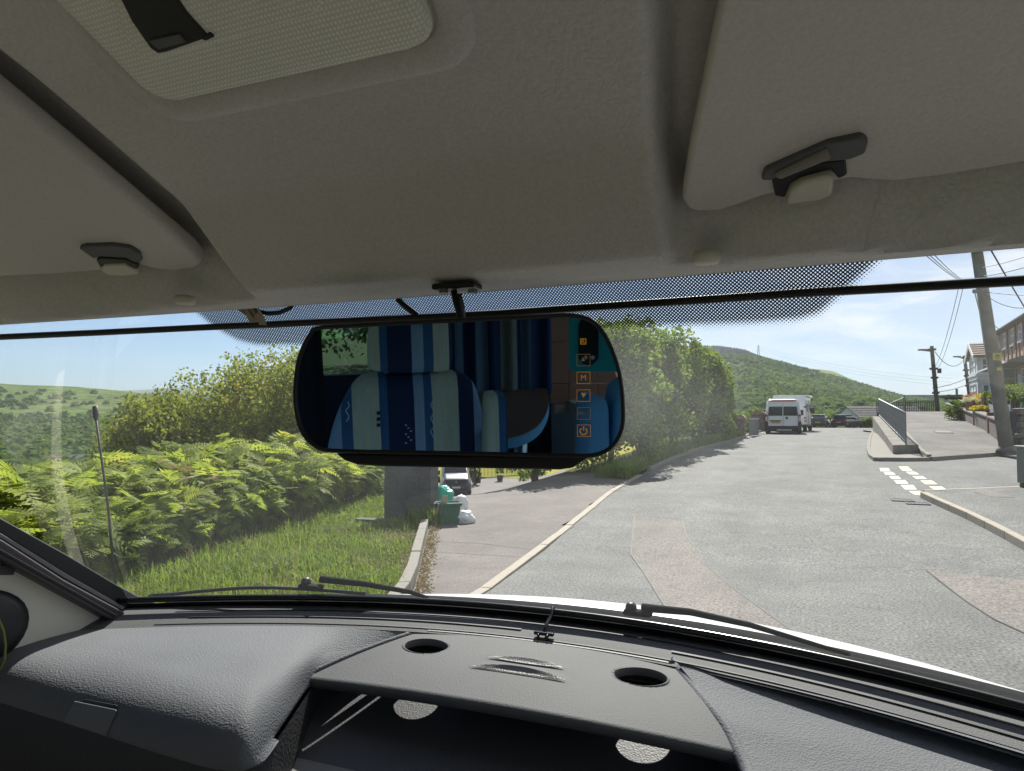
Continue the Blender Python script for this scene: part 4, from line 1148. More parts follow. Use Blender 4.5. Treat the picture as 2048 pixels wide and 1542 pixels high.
# the bay's flank seen from the ramp
f = MB()
for o0, o1, z0, z1 in ((.04, .84, 3.22, 3.3), (.04, .84, 4.78, 4.86), (.04, .11, 3.3, 4.78), (.62, .69, 3.3, 4.78), (.11, .62, 4.2, 4.27)):
    f.box(hp(1.94, (o0 + o1) / 2, (z0 + z1) / 2), (.07, o1 - o0, z1 - z0), M=Mh)
w = f.build('window', M['blue_frame'], hA); MB().box(hp(1.96, .38, 4.04), (.02, .6, 1.5), M=Mh).build('pane', M['window_glass'], w)
hbox('porch_post', -.3, -.1, 1.0, 1.2, 2.3, 4.87, M['upvc'], hA)
hbox('door', .35, 1.3, .004, .06, 2.35, 4.4, M['blue_frame'], hA)
h_window(hA, -2.6, .1, 3.0, 4.7, .0, M['upvc'], 1, .7)

hB = thing('terraced_house', 'narrow glimpse of the lower terraced house between the thick pole and its taller neighbour', 'house', tuple(hp(9, 0, 2.3)), 'terraced houses')
hbox('wall', 7.72, 11.5, -6, -.05, 1.6, 6.75, M['house_stone'], hB)
MB().add([hp(7.92, .30, 6.75), hp(11.6, .30, 6.75), hp(11.6, .30, 6.85), hp(7.92, .30, 6.85), hp(7.92, -3, 8.9), hp(11.6, -3, 8.9), hp(7.92, -6.3, 6.85), hp(11.6, -6.3, 6.85)],
         [(0, 1, 2, 3), (3, 2, 5, 4), (4, 5, 7, 6), (0, 3, 4, 6), (1, 7, 5, 2), (0, 6, 7, 1)]).build('roof', M['slate'], hB)
hbox('brick_dressing', 8.0, 8.4, -.047, .0, 2.3, 6.7, M['red_brick'], hB)
h_window(hB, 8.5, 9.3, 5.3, 6.5, -.05)
h_window(hB, 8.5, 9.3, 3.2, 4.6, -.05)

hC = thing('bay_house', 'white rendered house with a gabled two storey bay and brown tiled roof', 'house', tuple(hp(12, 0, 2.3)), 'terraced houses')
B0, B1 = 9.6, 13.6
hbox('wall', 11.52, 18, -6, 0, 1.6, 6.2, M['white_wall'], hC)
hbox('bay_wall', B0, B1, -.04, 1.0, 1.6, 6.15, M['white_wall'], hC)
MB().add([hp(B0, 1.0, 6.15), hp(B1, 1.0, 6.15), hp((B0 + B1) / 2, 1.0, 7.05), hp(B0, -4, 6.15), hp(B1, -4, 6.15), hp((B0 + B1) / 2, -4, 7.05)], [(0, 1, 2), (3, 5, 4), (0, 2, 5, 3), (1, 4, 5, 2), (0, 3, 4, 1)]).build('gable', M['white_wall'], hC)
rm_ = (B0 + B1) / 2
for sgn, s_e in ((-1, B0 - .25), (1, B1 + .25)):
    a, b, c_, d_ = hp(rm_, 1.22, 7.12), hp(rm_, -4, 7.12), hp(s_e, -4, 6.05), hp(s_e, 1.22, 6.05)
    MB().prism([a, b, c_, d_], [a + up * .09, b + up * .09, c_ + up * .09, d_ + up * .09]).build('roof', M['brown_tile'], hC)
    for k in range(6):                            # tile courses
        f0, f1 = k / 6, (k + 1) / 6
        q0, q1 = a + (d_ - a) * f0 + up * .10, a + (d_ - a) * f1 + up * .13; r0, r1 = b + (c_ - b) * f0 + up * .10, b + (c_ - b) * f1 + up * .13
        MB().prism([q0, r0, r1, q1], [q0 + up * .02, r0 + up * .02, r1 + up * .05, q1 + up * .05]).build('tile_course', M['brown_tile'], hC)
    e0, e1 = hp(rm_, 1.23, 6.95), hp(s_e, 1.23, 5.88)
    MB().prism([e0, e1, e1 + hn * .05, e0 + hn * .05], [e0 + up * .32, e1 + up * .32, e1 + hn * .05 + up * .32, e0 + hn * .05 + up * .32]).build('bargeboard', M['upvc'], hC)
hbox('string_course', B0 - .10, B1 + .1, -.03, 1.1, 4.82, 4.95, M['upvc'], hC)
hbox('string_course', B0 - .06, B1 + .06, -.035, 1.06, 4.55, 4.62, M['upvc'], hC)
def flank_window(o0, o1, z0, z1):
    f = MB()
    for a, b, c, d in ((o0, o1, z0, z0 + .08), (o0, o1, z1 - .08, z1), (o0, o0 + .08, z0 + .08, z1 - .08), (o1 - .08, o1, z0 + .08, z1 - .08), (o0 + .08, o1 - .08, (z0 + z1) / 2 - .03, (z0 + z1) / 2 + .03)):
        f.box(hp(B0 - .02, (a + b) / 2, (c + d) / 2), (.06, b - a, d - c), M=Mh)
    w = f.build('window', M['upvc'], hC); MB().box(hp(B0 - .008, (o0 + o1) / 2, (z0 + z1) / 2), (.012, o1 - o0 - .1, z1 - z0 - .1), M=Mh).build('pane', M['window_glass'], w)
flank_window(.32, .74, 5.0, 6.0); flank_window(.30, .72, 3.1, 4.2); flank_window(.02, .24, 3.1, 4.3)
h_window(hC, B0 + .6, B1 - .6, 5.0, 6.0, .98); h_window(hC, B0 + .6, B1 - .6, 3.1, 4.3, .98)

# bungalow beyond the crest
bp_ = np.array((*spot(1700, 150), 0)); zb_ = z_at(858, 150)
bg_ = thing('bungalow', 'white gabled bungalow with long grey brown tiled roof beyond the end of the road', 'house', (bp_[0], bp_[1], zb_))
los = np.array((bp_[0] - CAMX, bp_[1], 0)); los /= np.linalg.norm(los); side_ = np.array((los[1], -los[0], 0))
GA, GP, GB = w3(1676, 831, 153), w3(1694, 813.5, 151), w3(1723, 838, 148)
axis = side_ * 13 + los * 7
dn_ = lambda p: np.array((p[0], p[1], zb_))
MB().add([dn_(GA), dn_(GB), GB, GP - up * .12, GA, dn_(GA) + axis, dn_(GB) + axis, GB + axis, GP - up * .12 + axis, GA + axis],
         [(0, 1, 2, 3, 4), (5, 9, 8, 7, 6), (0, 5, 6, 1), (1, 6, 7, 2), (0, 4, 9, 5)]).build('wall', M['white_wall'], bg_)
ov_ = -axis / np.linalg.norm(axis) * .35
for E_ in (GB, GA):
    e2 = E_ + (E_ - GP) * .10
    for q in np.linspace(0, 1, 7)[:-1]:           # courses of the tiled roof
        s0, s1 = GP + (e2 - GP) * q, GP + (e2 - GP) * (q + 1 / 6)
        MB().prism([s0 + ov_, s0 + axis, s1 + axis, s1 + ov_], [p + up * h_ for p, h_ in ((s0 + ov_, .10), (s0 + axis, .10), (s1 + axis, .17), (s1 + ov_, .17))]).build('roof_course', M['grey_tile'], bg_)

# ---- garden walls, posts, fence panels beside the ramp
def gx(y): return float(np.interp(y, [29, 52, 60], [6.75, 7.45, 7.7]))
SEC = [(30.6, 33.4), (33.6, 36.4), (36.6, 40.2), (40.4, 45), (45.2, 51)]
for i, (ya, yb) in enumerate(SEC):
    a, b = np.array((gx(ya), ya, ramp_z(ya))), np.array((gx(yb), yb, ramp_z(yb)))
    lab = ['low rough stone garden wall with flat coping nearest the thick pole', 'second low garden wall beside the ramp, under the yellow flowering hedge', 'low garden wall below the grey fence panel with the dark brown post', 'low garden wall behind the green bush on the ramp', 'furthest low garden wall running up to the spiked fence'][i]
    gw = thing('garden_wall', lab, 'wall', tuple(a), 'low garden walls beside the ramp')
    w = np.array((.26, 0, 0)); H_ = .62 if i < 3 else .5
    MB().prism([a - up * .2, b - up * .2, b + w - up * .2, a + w - up * .2], [a + up * H_, b + up * H_, b + w + up * H_, a + w + up * H_]).build('wall', M['stone_brown'], gw)
    MB().prism([a + up * (H_ + .003) - w * .2, b + up * (H_ + .003) - w * .2, b + w * 1.2 + up * (H_ + .003), a + w * 1.2 + up * (H_ + .003)], [p + up * (H_ + .09) for p in (a - w * .2, b - w * .2, b + w * 1.2, a + w * 1.2)]).build('coping', M['kerb_grey'], gw, bevel=.015)
    MB().box(a + (.13, -.1, .36), (.34, .18, .95)).build('brick_pier', M['red_brick'] if i < 3 else M['post_brown'], gw, bevel=.01)
    if i in (1, 2, 3):
        fp = thing('fence_panel', ['', 'grey timber fence panel with dark posts above the second garden wall', 'grey timber fence panel beside the white flowers', 'pale grey fence panel above the green bush on the ramp'][i], 'fence', tuple(b + up * H_), 'garden fence panels')
        q0, q1 = a + (.5, .1, H_ + .0), b + (.5, -.1, H_ + .0)
        nb_ = 10
        for j in range(nb_):
            u0, u1 = q0 + (q1 - q0) * ((j + .04) / nb_), q0 + (q1 - q0) * ((j + .96) / nb_)
            MB().prism([u0, u1, u1 + (.02, 0, 0), u0 + (.02, 0, 0)], [p + up * (.62 + .01 * (j % 2)) for p in (u0, u1, u1 + np.array((.02, 0, 0)), u0 + np.array((.02, 0, 0)))]).build('board', M['fence_panel'], fp)
        for q_ in (q0, q1): MB().box(q_ + (-.08, 0, .42), (.14, .14, .95)).build('post', M['post_brown'], fp)
# rubble wall facing the side road: every stone its own piece
ra = np.array((6.75, 30.25, .78)); rbv = np.array((14.0, 33.5, .95)); dv = rbv - ra; dv[2] = 0; Lr = np.linalg.norm(dv); dv /= Lr; nv = np.array((dv[1], -dv[0], 0))
rw = thing('rubble_wall', 'dark rubble stone garden wall just right of the thick leaning pole', 'wall', tuple(ra))
MB().prism([ra - up * .3, rbv - up * .3, rbv - nv * .4 - up * .3, ra - nv * .4 - up * .3], [p + up * 1.36 for p in (ra, rbv, rbv - nv * .4, ra - nv * .4)]).build('core', M['mortar'], rw)
sm = []
for k in range(4):
    bm = bmesh.new(); bmesh.ops.create_cube(bm, size=1); bmesh.ops.bevel(bm, geom=bm.edges[:], offset=.16, segments=1, affect='EDGES')
    for v in bm.verts: v.co *= 1 + .18 * noise.noise(v.co * 2.3 + Vector((k * 5, 0, 0)))
    me = bpy.data.meshes.new('stone'); bm.to_mesh(me); bm.free(); me.materials.append(M['stone']); sm.append(me)
z = 0.0
while z < 1.34:
    h = random.uniform(.15, .24); s = random.uniform(-.1, .05)
    while s < 3.4:
        w = random.uniform(.2, .42)
        o = bpy.data.objects.new('stone', random.choice(sm)); link(o); o.parent = rw
        p = dv * (s + w / 2) + nv * random.uniform(.0, .06) + up * (z + h / 2)
        o.matrix_local = Matrix.Translation(Vector(p)) @ Matrix(np.stack([dv, -nv, up], 1).tolist()).to_4x4() @ Matrix.Rotation(random.uniform(-.08, .08), 4, 'Y') @ Matrix.Diagonal((w * .95, .24, h * .95, 1))
        s += w
    z += h
for k in range(6):
    p = dv * (.3 + k * .62) + up * 1.40 - nv * .15
    o = bpy.data.objects.new('stone', sm[k % 4]); link(o); o.parent = rw
    o.matrix_local = Matrix.Translation(Vector(p)) @ Matrix(np.stack([dv, -nv, up], 1).tolist()).to_4x4() @ Matrix.Diagonal((.58, .5, .16, 1))
for px, dep, py, r, hgt, m, lab, nm in [(1918, 38, 843, .75, 1.15, 'shrub', 'leafy green bush growing over the wall on the ramp footway', 'bush'), (2032, 30, 814, 1.1, .9, 'shrub', 'bright lime green hedge above the rubble wall right of the thick pole', 'bush'), (1977, 34, 826, .7, .35, 'flower_yellow', 'low yellow flowering hedge left of the thick pole', 'bush'), (1992, 36, 808, .6, .6, 'shrub', 'small green shrub touching the thick pole in front of the houses', 'bush'), (1905, 50, 800, .9, .35, 'dark_leaf', 'dark foliage along the far garden fence by the marker post', 'bush')]:
    x, y = spot(px, dep); zb_ = z_at(py, dep)
    tree('garden_bush', lab, nm, (x, y, zb_), (x, y, zb_ + hgt / 2), (r, r, hgt / 2), 3200, 44, M[m], .10, .06)
for px, dep, py, r, m, lab in [(1944, 37, 797, .28, 'flower_orange', 'orange flowers on the garden fence beside the furthest lamp pole'), (1939, 36.5, 800, .2, 'flower_white', 'small white flowers in front of the orange flowers'), (1967, 35, 799, .26, 'flower_yellow', 'yellow flowers above the fence panel left of the thick pole')]:
    x, y = spot(px, dep); c = np.array((x, y, z_at(py, dep)))
    V, Q = leaves(crown_pts(c, (r * 1.6, r * 1.6, r), 420, 14, .5), .07, .05)
    t = thing('flower_tub', lab, 'flowers', tuple(c - up * .5))
    np_mesh('blossom', V, Q, M[m], t); MB().lathe([(.16, -.55), (.22, -.15), (.24, -.1)], tuple(c), 12).build('tub', M['terracotta'], t, smooth=True)
x, y = spot(2017, 38); c = np.array((x, y, z_at(770, 38)))
t = thing('hanging_basket', 'round green hanging basket in front of the blue framed bay window', 'hanging basket', tuple(c))
V, Q = leaves(crown_pts(c, (.36, .36, .3), 900, 20, .45), .07, .05); np_mesh('plant', V, Q, M['dark_leaf'], t)
MB().tube([c, c + up * .9], .012, 5).build('chain', M['wire'], t)
# roadside cabinet at the right edge
c0 = on_road(2080, 976, .06)
cbn = thing('roadside_cabinet', 'grey green steel cabinet on the footway at the right edge', 'cabinet', tuple(c0))
Mc = np.stack([rt, -fw_, up], 1)
MB().box(c0 + up * .04, (.66, .36, .10), M=Mc).build('base', M['trimblack'], cbn)
MB().box(c0 + up * .50, (.74, .42, .80), M=Mc).build('body', M['cabinet'], cbn, bevel=.02)
MB().box(c0 + up * .915, (.80, .48, .05), M=Mc).build('lid', M['cabinet'], cbn, bevel=.015)
MB().box(c0 + up * .50 + fw_ * .212, (.33, .012, .70), M=Mc).build('door', M['cabinet'], cbn, bevel=.004)

# ---- rounded stone gate pillars and gate by the hedge
def gate_post(px, py, dep, w, l, lab):
    b = np.array((*spot(px, dep), 0)); b[2] = z_at(py, dep)
    t = thing('stone_gate_pillar', lab, 'pillar', tuple(b), 'stone gate pillars')
    MB().box(b + up * .48, (w, l, .96)).build('shaft', M['stone_brown'], t, bevel=.02)
    mb = MB(); rings = []
    for yy in (-l / 2 - .06, l / 2 + .06):
        rings.append([b + np.array(((w / 2 + .05) * math.cos(a), yy, .965 + .24 * math.sin(a))) for a in np.linspace(0, math.pi, 12)])
    mb.loft(rings); n_ = 12; mb.f += [tuple(range(n_))[::-1], tuple(range(n_, 2 * n_)), (0, n_, 2 * n_ - 1, n_ - 1)]
    mb.build('cap', M['cap_brown'], t, bevel=.0)
    return b
g1 = gate_post(1481, 876, 37.5, .42, .55, 'nearer stone gate pillar with rounded brown cap beside the lime green bush')
g2 = gate_post(1516, 861, 44, .75, .6, 'further stone gate pillar with rounded brown cap close to the white van')
gt = thing('driveway_gate', 'grey boarded gate standing open between the two rounded stone pillars', 'gate', tuple(g1 + (.2, .4, 0)))
q0, q1 = g1 + np.array((.35, .45, .1)), g1 + np.array((.62, 3.0, .1))
for j in range(9):
    u0, u1 = q0 + (q1 - q0) * ((j + .04) / 9), q0 + (q1 - q0) * ((j + .96) / 9)
    MB().prism([u0, u1, u1 + (.03, 0, 0), u0 + (.03, 0, 0)], [p + up * .85 for p in (u0, u1, u1 + np.array((.03, 0, 0)), u0 + np.array((.03, 0, 0)))]).build('board', M['rail'], gt)
MB().prism([q0 + up * .85, q1 + up * .85, q1 + (.06, 0, .85), q0 + (.06, 0, .85)], [p + up * .92 for p in (q0, q1, q1 + np.array((.06, 0, 0)), q0 + np.array((.06, 0, 0)))]).build('rail', M['rail_light'], gt)

# ---- vehicles
def sect(y, wb, wt, z0, z1, r=.12, tuck=.0):
    """rounded cross-section ring (x,z) at y: wb half width low, wt half width at the roof"""
    pts = []
    zm = z0 + (z1 - z0) * .45
    prof = [(wb - tuck - .04, z0), (wb - tuck, z0 + .06), (wb, zm), (wt + (wb - wt) * .12, z1 - r * 1.3), (wt - r * .15, z1 - r * .45), (wt - r * .6, z1 - r * .1), (wt - r * 1.6, z1)]
    right = [(x, y, z) for x, z in prof]
    return right + [(-x, y, z) for x, _, z in right[::-1]]
def wheel(par, c, r, w, m_rim=True):
    t = MB().lathe([(r * .6, -w / 2), (r * .95, -w / 2), (r, -w * .3), (r, w * .3), (r * .95, w / 2), (r * .6, w / 2)], c, 20, 'X').build('tyre', M['tyre'], par, smooth=True)
    t.name = 'wheel'
    MB().lathe([(.02, -w * .46), (r * .6, -w * .47), (r * .62, w * .47), (.02, w * .46)], c, 16, 'X').build('rim', M['rim'], t, smooth=False)
def place(t, x, y, z, rz):
    t.location = (x, y, z); t.rotation_euler = (0, 0, rz)
def text_part(name, txt, size, M4, m, par, ext=.002):
    cu = bpy.data.curves.new(name, 'FONT'); cu.body = txt; cu.size = size; cu.align_x = 'CENTER'; cu.align_y = 'CENTER'; cu.extrude = ext; cu.resolution_u = 3
    o = bpy.data.objects.new(name, cu); link(o); dg_ = bpy.context.evaluated_depsgraph_get(); dg_.update()
    me = bpy.data.meshes.new_from_object(o.evaluated_get(dg_)); bpy.data.objects.remove(o); bpy.data.curves.remove(cu)
    me.transform(M4); me.name = name
    return obj(name, me, m, par)
RX = Matrix.Rotation(R_(90), 4, 'X')

# white panel van seen from behind
v = thing('panel_van', 'white panel van parked on the left of the road, rear doors facing us', 'van')
mb = MB(); mb.loft([sect(.04, .99, .84, .30, 2.04, .16), sect(.0 + .12, 1.02, .88, .26, 2.09, .16), sect(3.9, 1.02, .88, .26, 2.11, .18), sect(4.3, 1.02, .84, .26, 1.95, .2), sect(4.95, 1.0, .80, .26, 1.22, .2), sect(5.35, .95, .72, .28, .95, .15)], True, True)
mb.build('body', M['white_paint'], v, bevel=.012)
for s in (-1, 1):
    d_ = MB().prism([(s * .015, -.02, .48), (s * .86, -.02, .48), (s * .86, .06, .48), (s * .015, .06, .48)], [(s * .015, -.005, 1.93), (s * .74, -.005, 1.93), (s * .74, .06, 1.93), (s * .015, .06, 1.93)]).build('rear_door', M['white_paint'], v, bevel=.012)
    MB().prism([(s * .03, -.032, 1.09), (s * .835, -.032, 1.09), (s * .835, -.01, 1.09), (s * .03, -.01, 1.09)], [(s * .03, -.026, 1.64), (s * .775, -.026, 1.64), (s * .775, -.0, 1.64), (s * .03, -.0, 1.64)]).build('window', M['darkglass'], d_, bevel=.01)
    l_ = MB().box((s * .935, -.02, .905), (.135, .10, .53)).build('tail_lamp', M['red_lamp'], v, bevel=.02)
    MB().box((s * .935, -.073, .90), (.11, .03, .26)).build('lens', M['clear_lamp'], l_, bevel=.01)
    MB().box((s * .93, .03, .40), (.19, .22, .62)).build('bumper_corner', M['trimblack'], v, bevel=.03)
    MB().prism([(s * 1.0, 4.2, 1.12), (s * 1.22, 4.2, 1.12), (s * 1.22, 4.32, 1.12), (s * 1.0, 4.32, 1.12)], [(s * 1.02, 4.2, 1.48), (s * 1.22, 4.2, 1.48), (s * 1.22, 4.32, 1.48), (s * 1.02, 4.32, 1.48)]).build('wing_mirror', M['trimblack'], v, bevel=.03)
    for yw in (1.0, 4.4): wheel(v, (s * .90, yw, .33), .33, .22)
    MB().box((s * .91, -.03, 1.66), (.03, .02, .6)).build('door_hinge', M['white_paint'], v)
MB().box((0, .02, .36), (1.7, .16, .24)).build('bumper', M['trimblack'], v, bevel=.03)
MB().box((.05, -.05, .24), (.84, .10, .085)).build('step', M['rail_light'], v, bevel=.012)
MB().box((-.42, -.045, .795), (.68, .05, .05)).build('plate_lamp', M['trimblack'], v, bevel=.008)
pl_ = MB().box((-.42, -.034, .70), (.55, .014, .115)).build('number_plate', M['plate_yellow'], v)
text_part('plate_text', 'FJ14 HLX', .10, Matrix.Translation((-.42, -.043, .70)) @ RX, M['trimblack'], pl_)
MB().lathe([(.01, -.012), (.075, -.012), (.075, .02), (.01, .02)], (.21, -.035, .96), 16, 'Y').build('door_lock', M['trimblack'], v)
MB().box((0, -.0, 1.985), (1.45, .05, .06)).build('brake_light', M['red_lamp'], v, bevel=.01)
MB().box((.0, .6, .2), (1.7, 1.0, .1)).build('underside', M['trimblack'], v)
vx, vy = -1.68, 46.2; place(v, vx, vy, road_z(vy), R_(2.4))

# coachbuilt motorhome ahead of it
v = thing('coachbuilt_motorhome', 'large white coachbuilt motorhome parked just ahead of the white van', 'motorhome')
mb = MB(); mb.loft([sect(0, 1.08, 1.04, .5, 2.50, .10), sect(4.6, 1.08, 1.04, .5, 2.52, .10)], True, True); mb.build('body', M['white_paint'], v, bevel=.015)
mb = MB(); mb.loft([sect(4.62, 1.0, .9, .35, 2.2, .2), sect(5.3, 1.0, .85, .35, 1.9, .2), sect(6.0, .98, .8, .35, 1.2, .2), sect(6.4, .9, .7, .35, .95, .1)], True, True); mb.build('cab', M['white_paint'], v, bevel=.012)
for yc, w, z0, z1 in ((1.3, .9, 1.35, 1.9), (3.9, .7, 1.35, 1.9)):
    MB().box((1.083, yc, (z0 + z1) / 2), (.03, w, z1 - z0)).build('window', M['darkglass'], v, bevel=.02)
MB().box((1.085, 2.75, 1.35), (.03, .62, 1.7)).build('door', M['white_paint'], v, bevel=.02)
MB().box((1.101, 2.75, 1.75), (.012, .42, .5)).build('door_window', M['darkglass'], v, bevel=.02)
for yc in (.25, 2.1, 4.3): MB().box((1.083, yc, 1.4), (.012, .18, 1.7)).build('stripe', M['carblack'] if yc > 2 else M['fence_panel'], v)
MB().tube([(1.13, .15, 2.44), (1.13, 4.4, 2.46)], .07, 8).build('awning', M['upvc'], v, smooth=True)
MB().box((1.04, -.02, 1.7), (.16, .03, .10)).build('marker_lamp', M['trimblack'], v)
for zz in (.95, .75): MB().box((1.02, -.02, zz), (.12, .03, .08)).build('tail_lamp', M['red_lamp'], v)
for s in (-1, 1):
    for yw in (1.1, 5.5): wheel(v, (s * .92, yw, .34), .34, .24)
MB().prism([(1.0, 5.2, 1.3), (1.28, 5.2, 1.3), (1.28, 5.35, 1.3), (1.0, 5.35, 1.3)], [(1.0, 5.2, 1.7), (1.28, 5.2, 1.7), (1.28, 5.35, 1.7), (1.0, 5.35, 1.7)]).build('wing_mirror', M['trimblack'], v, bevel=.03)
place(v, -1.62, 53.3, road_z(54), R_(-3.4))

def car(name, label, paint, L=4.2, estate=False):
    v = thing(name, label, 'car')
    hw = .88
    mb = MB(); mb.loft([sect(.0, hw - .06, .72, .34, .80, .08), sect(.10, hw, .78, .22, .98, .1), sect(.55, hw, .80, .2, .98, .1), sect(L * .62, hw, .80, .2, .95, .1), sect(L * .9, hw - .03, .76, .22, .80, .1), sect(L, hw - .12, .66, .3, .66, .08)], True, True)
    mb.build('body', paint, v, bevel=.015)
    mb = MB(); rt_ = .35 if estate else .75
    mb.loft([sect(.14, .76, .66, .94, 1.02, .03), sect(rt_, .77, .58, .93, 1.42, .10), sect(L * .42, .77, .58, .93, 1.47, .10), sect(L * .68, .76, .66, .92, .98, .03)], True, True)
    g = mb.build('cabin_glass', M['darkglass'], v, bevel=.01)
    mb = MB(); mb.loft([sect(rt_ - .1, .60, .56, 1.36, 1.44, .03), sect(rt_ + .1, .62, .56, 1.40, 1.46, .03), sect(L * .42, .62, .56, 1.42, 1.50, .04), sect(L * .47, .6, .52, 1.38, 1.45, .04)], True, True)
    mb.build('roof', paint, v, bevel=.008)
    for s in (-1, 1):
        MB().tube([(s * .70, .30, .96), (s * .575, rt_ + .02, 1.42)], .05, 6).build('pillar', paint, v)
        MB().box((s * .74, -.0, .78), (.22, .12, .17)).build('tail_lamp', M['red_lamp'], v, bevel=.02)
        MB().box((s * .66, L - .06, .68), (.3, .14, .14)).build('headlamp', M['clear_lamp'], v, bevel=.02)
        MB().box((s * .95, L * .60, 1.0), (.16, .12, .12)).build('wing_mirror', paint, v, bevel=.02)
        for yw in (.75, L - .8): wheel(v, (s * .78, yw, .31), .31, .2)
    MB().box((0, -.02, .62), (.52, .02, .11)).build('number_plate', M['plate_yellow'], v)
    MB().box((0, .0, .38), (1.5, .10, .2)).build('bumper', M['trimblack'], v, bevel=.03)
    return v
v = car('hatchback_car', 'dark hatchback with a red tail lamp parked ahead of the motorhome', M['carblack'], 4.0)
x, y = spot(1634, 72); place(v, x, y, .86, R_(-9)); v.scale = (.93, .93, .9)
v = car('estate_car', 'dark purple grey car parked across the end of the road by the hedge', M['carwine'], 4.5, True)
x, y = spot(1676, 73); place(v, x, y, .86, R_(-26)); v.scale = (.93, .93, .9)

# dark van in the driveway, facing us
v = thing('dark_van', 'dark blue grey van parked in the driveway facing us behind the green sack', 'van')
M['vanblue'] = mat('van_paint', (0.05, 0.055, 0.085), .3, coat=.8)
mb = MB(); mb.loft([sect(0, .80, .66, .35, .70, .08), sect(.06, .92, .74, .28, .98, .1), sect(.22, .96, .78, .28, 1.10, .12), sect(.98, .97, .80, .28, 1.30, .12), sect(1.7, .97, .76, .28, 1.90, .14), sect(2.2, .97, .80, .28, 1.98, .14), sect(4.9, .96, .80, .3, 1.98, .14)], True, True)
mb.build('body', M['vanblue'], v, bevel=.012)
MB().prism([(-.72, 1.0, 1.32), (.72, 1.0, 1.32), (.72, 1.06, 1.28), (-.72, 1.06, 1.28)], [(-.62, 1.66, 1.88), (.62, 1.66, 1.88), (.62, 1.72, 1.84), (-.62, 1.72, 1.84)]).build('windscreen', M['darkglass'], v)
MB().prism([(-.62, -.025, .62), (.62, -.025, .62), (.5, .10, .62), (-.5, .10, .62)], [(-.70, .04, .96), (.70, .04, .96), (.6, .12, .96), (-.6, .12, .96)]).build('grille', M['trimblack'], v, bevel=.01)
MB().box((0, -.02, .45), (1.5, .10, .22)).build('bumper', M['trimblack'], v, bevel=.04)
for s in (-1, 1):
    MB().prism([(s * .66, .0, .70), (s * .9, .10, .72), (s * .9, .22, .72), (s * .66, .14, .70)], [(s * .70, .08, .98), (s * .93, .2, 1.02), (s * .93, .28, 1.02), (s * .70, .18, .98)]).build('headlamp', M['clear_lamp'], v, bevel=.01)
    MB().box((s * 1.08, 1.35, 1.32), (.2, .12, .3)).build('wing_mirror', M['trimblack'], v, bevel=.03)
    for yw in (.85, 3.9): wheel(v, (s * .86, yw, .32), .32, .22)
MB().lathe([(.01, -.01), (.06, -.01), (.06, .02), (.01, .02)], (0, -.03, .84), 14, 'Y').build('badge', M['rim'], v)
pl_ = MB().box((.0, -.075, .50), (.52, .014, .11)).build('number_plate', M['plate_white'], v)
MB().tube([(-.6, .96, 1.315), (.1, .97, 1.36)], .015, 5).build('wiper', M['trimblack'], v)
x, y = spot(913, 45); place(v, x, y, ground_z(x, y) + .01, math.atan2(y, x - CAMX) - R_(90) + R_(2))
# ================================================================== THE CAB WE SIT IN (z measured from eye height, lifted by EYE)
OFF = (0, 0, EYE)
def B(): return MB(OFF)
def yh(x): return .90 - .20 * x * x
def zh(x): return .174 - .03 * x * x
def yb(x): return 1.30 - .40 * x * x
ZB = -.42
def glass_p(x, t):
    return np.array((x, yh(x) + (yb(x) - yh(x)) * t, zh(x) + (ZB - zh(x)) * t))
def glass_hit(px, py, off=0.0):
    d = ray(px, py); s = .5
    while s < 2.4:
        p = CC + d * s; t = (zh(p[0]) - p[2]) / (zh(p[0]) - ZB)
        if p[1] >= yh(p[0]) + (yb(p[0]) - yh(p[0])) * t + off: return p, t
        s += .0015
    return p, t

# materials of the cab
def headliner_mat(name, col):
    m = mat(name, col, .8, var=.05, vscale=3, fine=.06, fscale=240)
    nt = m.node_tree; n, l = nt.nodes, nt.links; b = n['Principled BSDF']; t = n.new('ShaderNodeTexCoord')
    z = n.new('ShaderNodeTexNoise'); z.inputs['Scale'].default_value = 52; z.inputs['Detail'].default_value = 3; z.inputs['Distortion'].default_value = .9; z.inputs['Roughness'].default_value = .55
    s = n.new('ShaderNodeMath'); s.operation = 'SUBTRACT'; s.inputs[1].default_value = .5
    a = n.new('ShaderNodeMath'); a.operation = 'ABSOLUTE'
    q = n.new('ShaderNodeMath'); q.operation = 'POWER'; q.inputs[1].default_value = .45
    g = n.new('ShaderNodeTexNoise'); g.inputs['Scale'].default_value = 320; g.inputs['Detail'].default_value = 2
    ad = n.new('ShaderNodeMath'); ad.operation = 'MULTIPLY_ADD'; ad.inputs[1].default_value = .12
    # creases gather in patches
    pm = n.new('ShaderNodeTexNoise'); pm.inputs['Scale'].default_value = 3.0; pm.inputs['Detail'].default_value = 2
    pr = n.new('ShaderNodeMapRange'); pr.inputs['From Min'].default_value = .22; pr.inputs['From Max'].default_value = .50
    ml = n.new('ShaderNodeMath'); ml.operation = 'MULTIPLY'
    bp = n.new('ShaderNodeBump'); bp.inputs['Strength'].default_value = .55; bp.inputs['Distance'].default_value = .0026
    for x in (z, g, pm): l.new(t.outputs['Object'], x.inputs['Vector'])
    l.new(z.outputs['Fac'], s.inputs[0]); l.new(s.outputs[0], a.inputs[0]); l.new(a.outputs[0], q.inputs[0])
    l.new(pm.outputs['Fac'], pr.inputs['Value']); l.new(q.outputs[0], ml.inputs[0]); l.new(pr.outputs['Result'], ml.inputs[1])
    l.new(g.outputs['Fac'], ad.inputs[0]); l.new(ml.outputs[0], ad.inputs[2])
    l.new(ad.outputs[0], bp.inputs['Height']); l.new(bp.outputs['Normal'], b.inputs['Normal'])
    return m
M['headliner'] = headliner_mat('headliner_vinyl', (0.555, 0.535, 0.51))
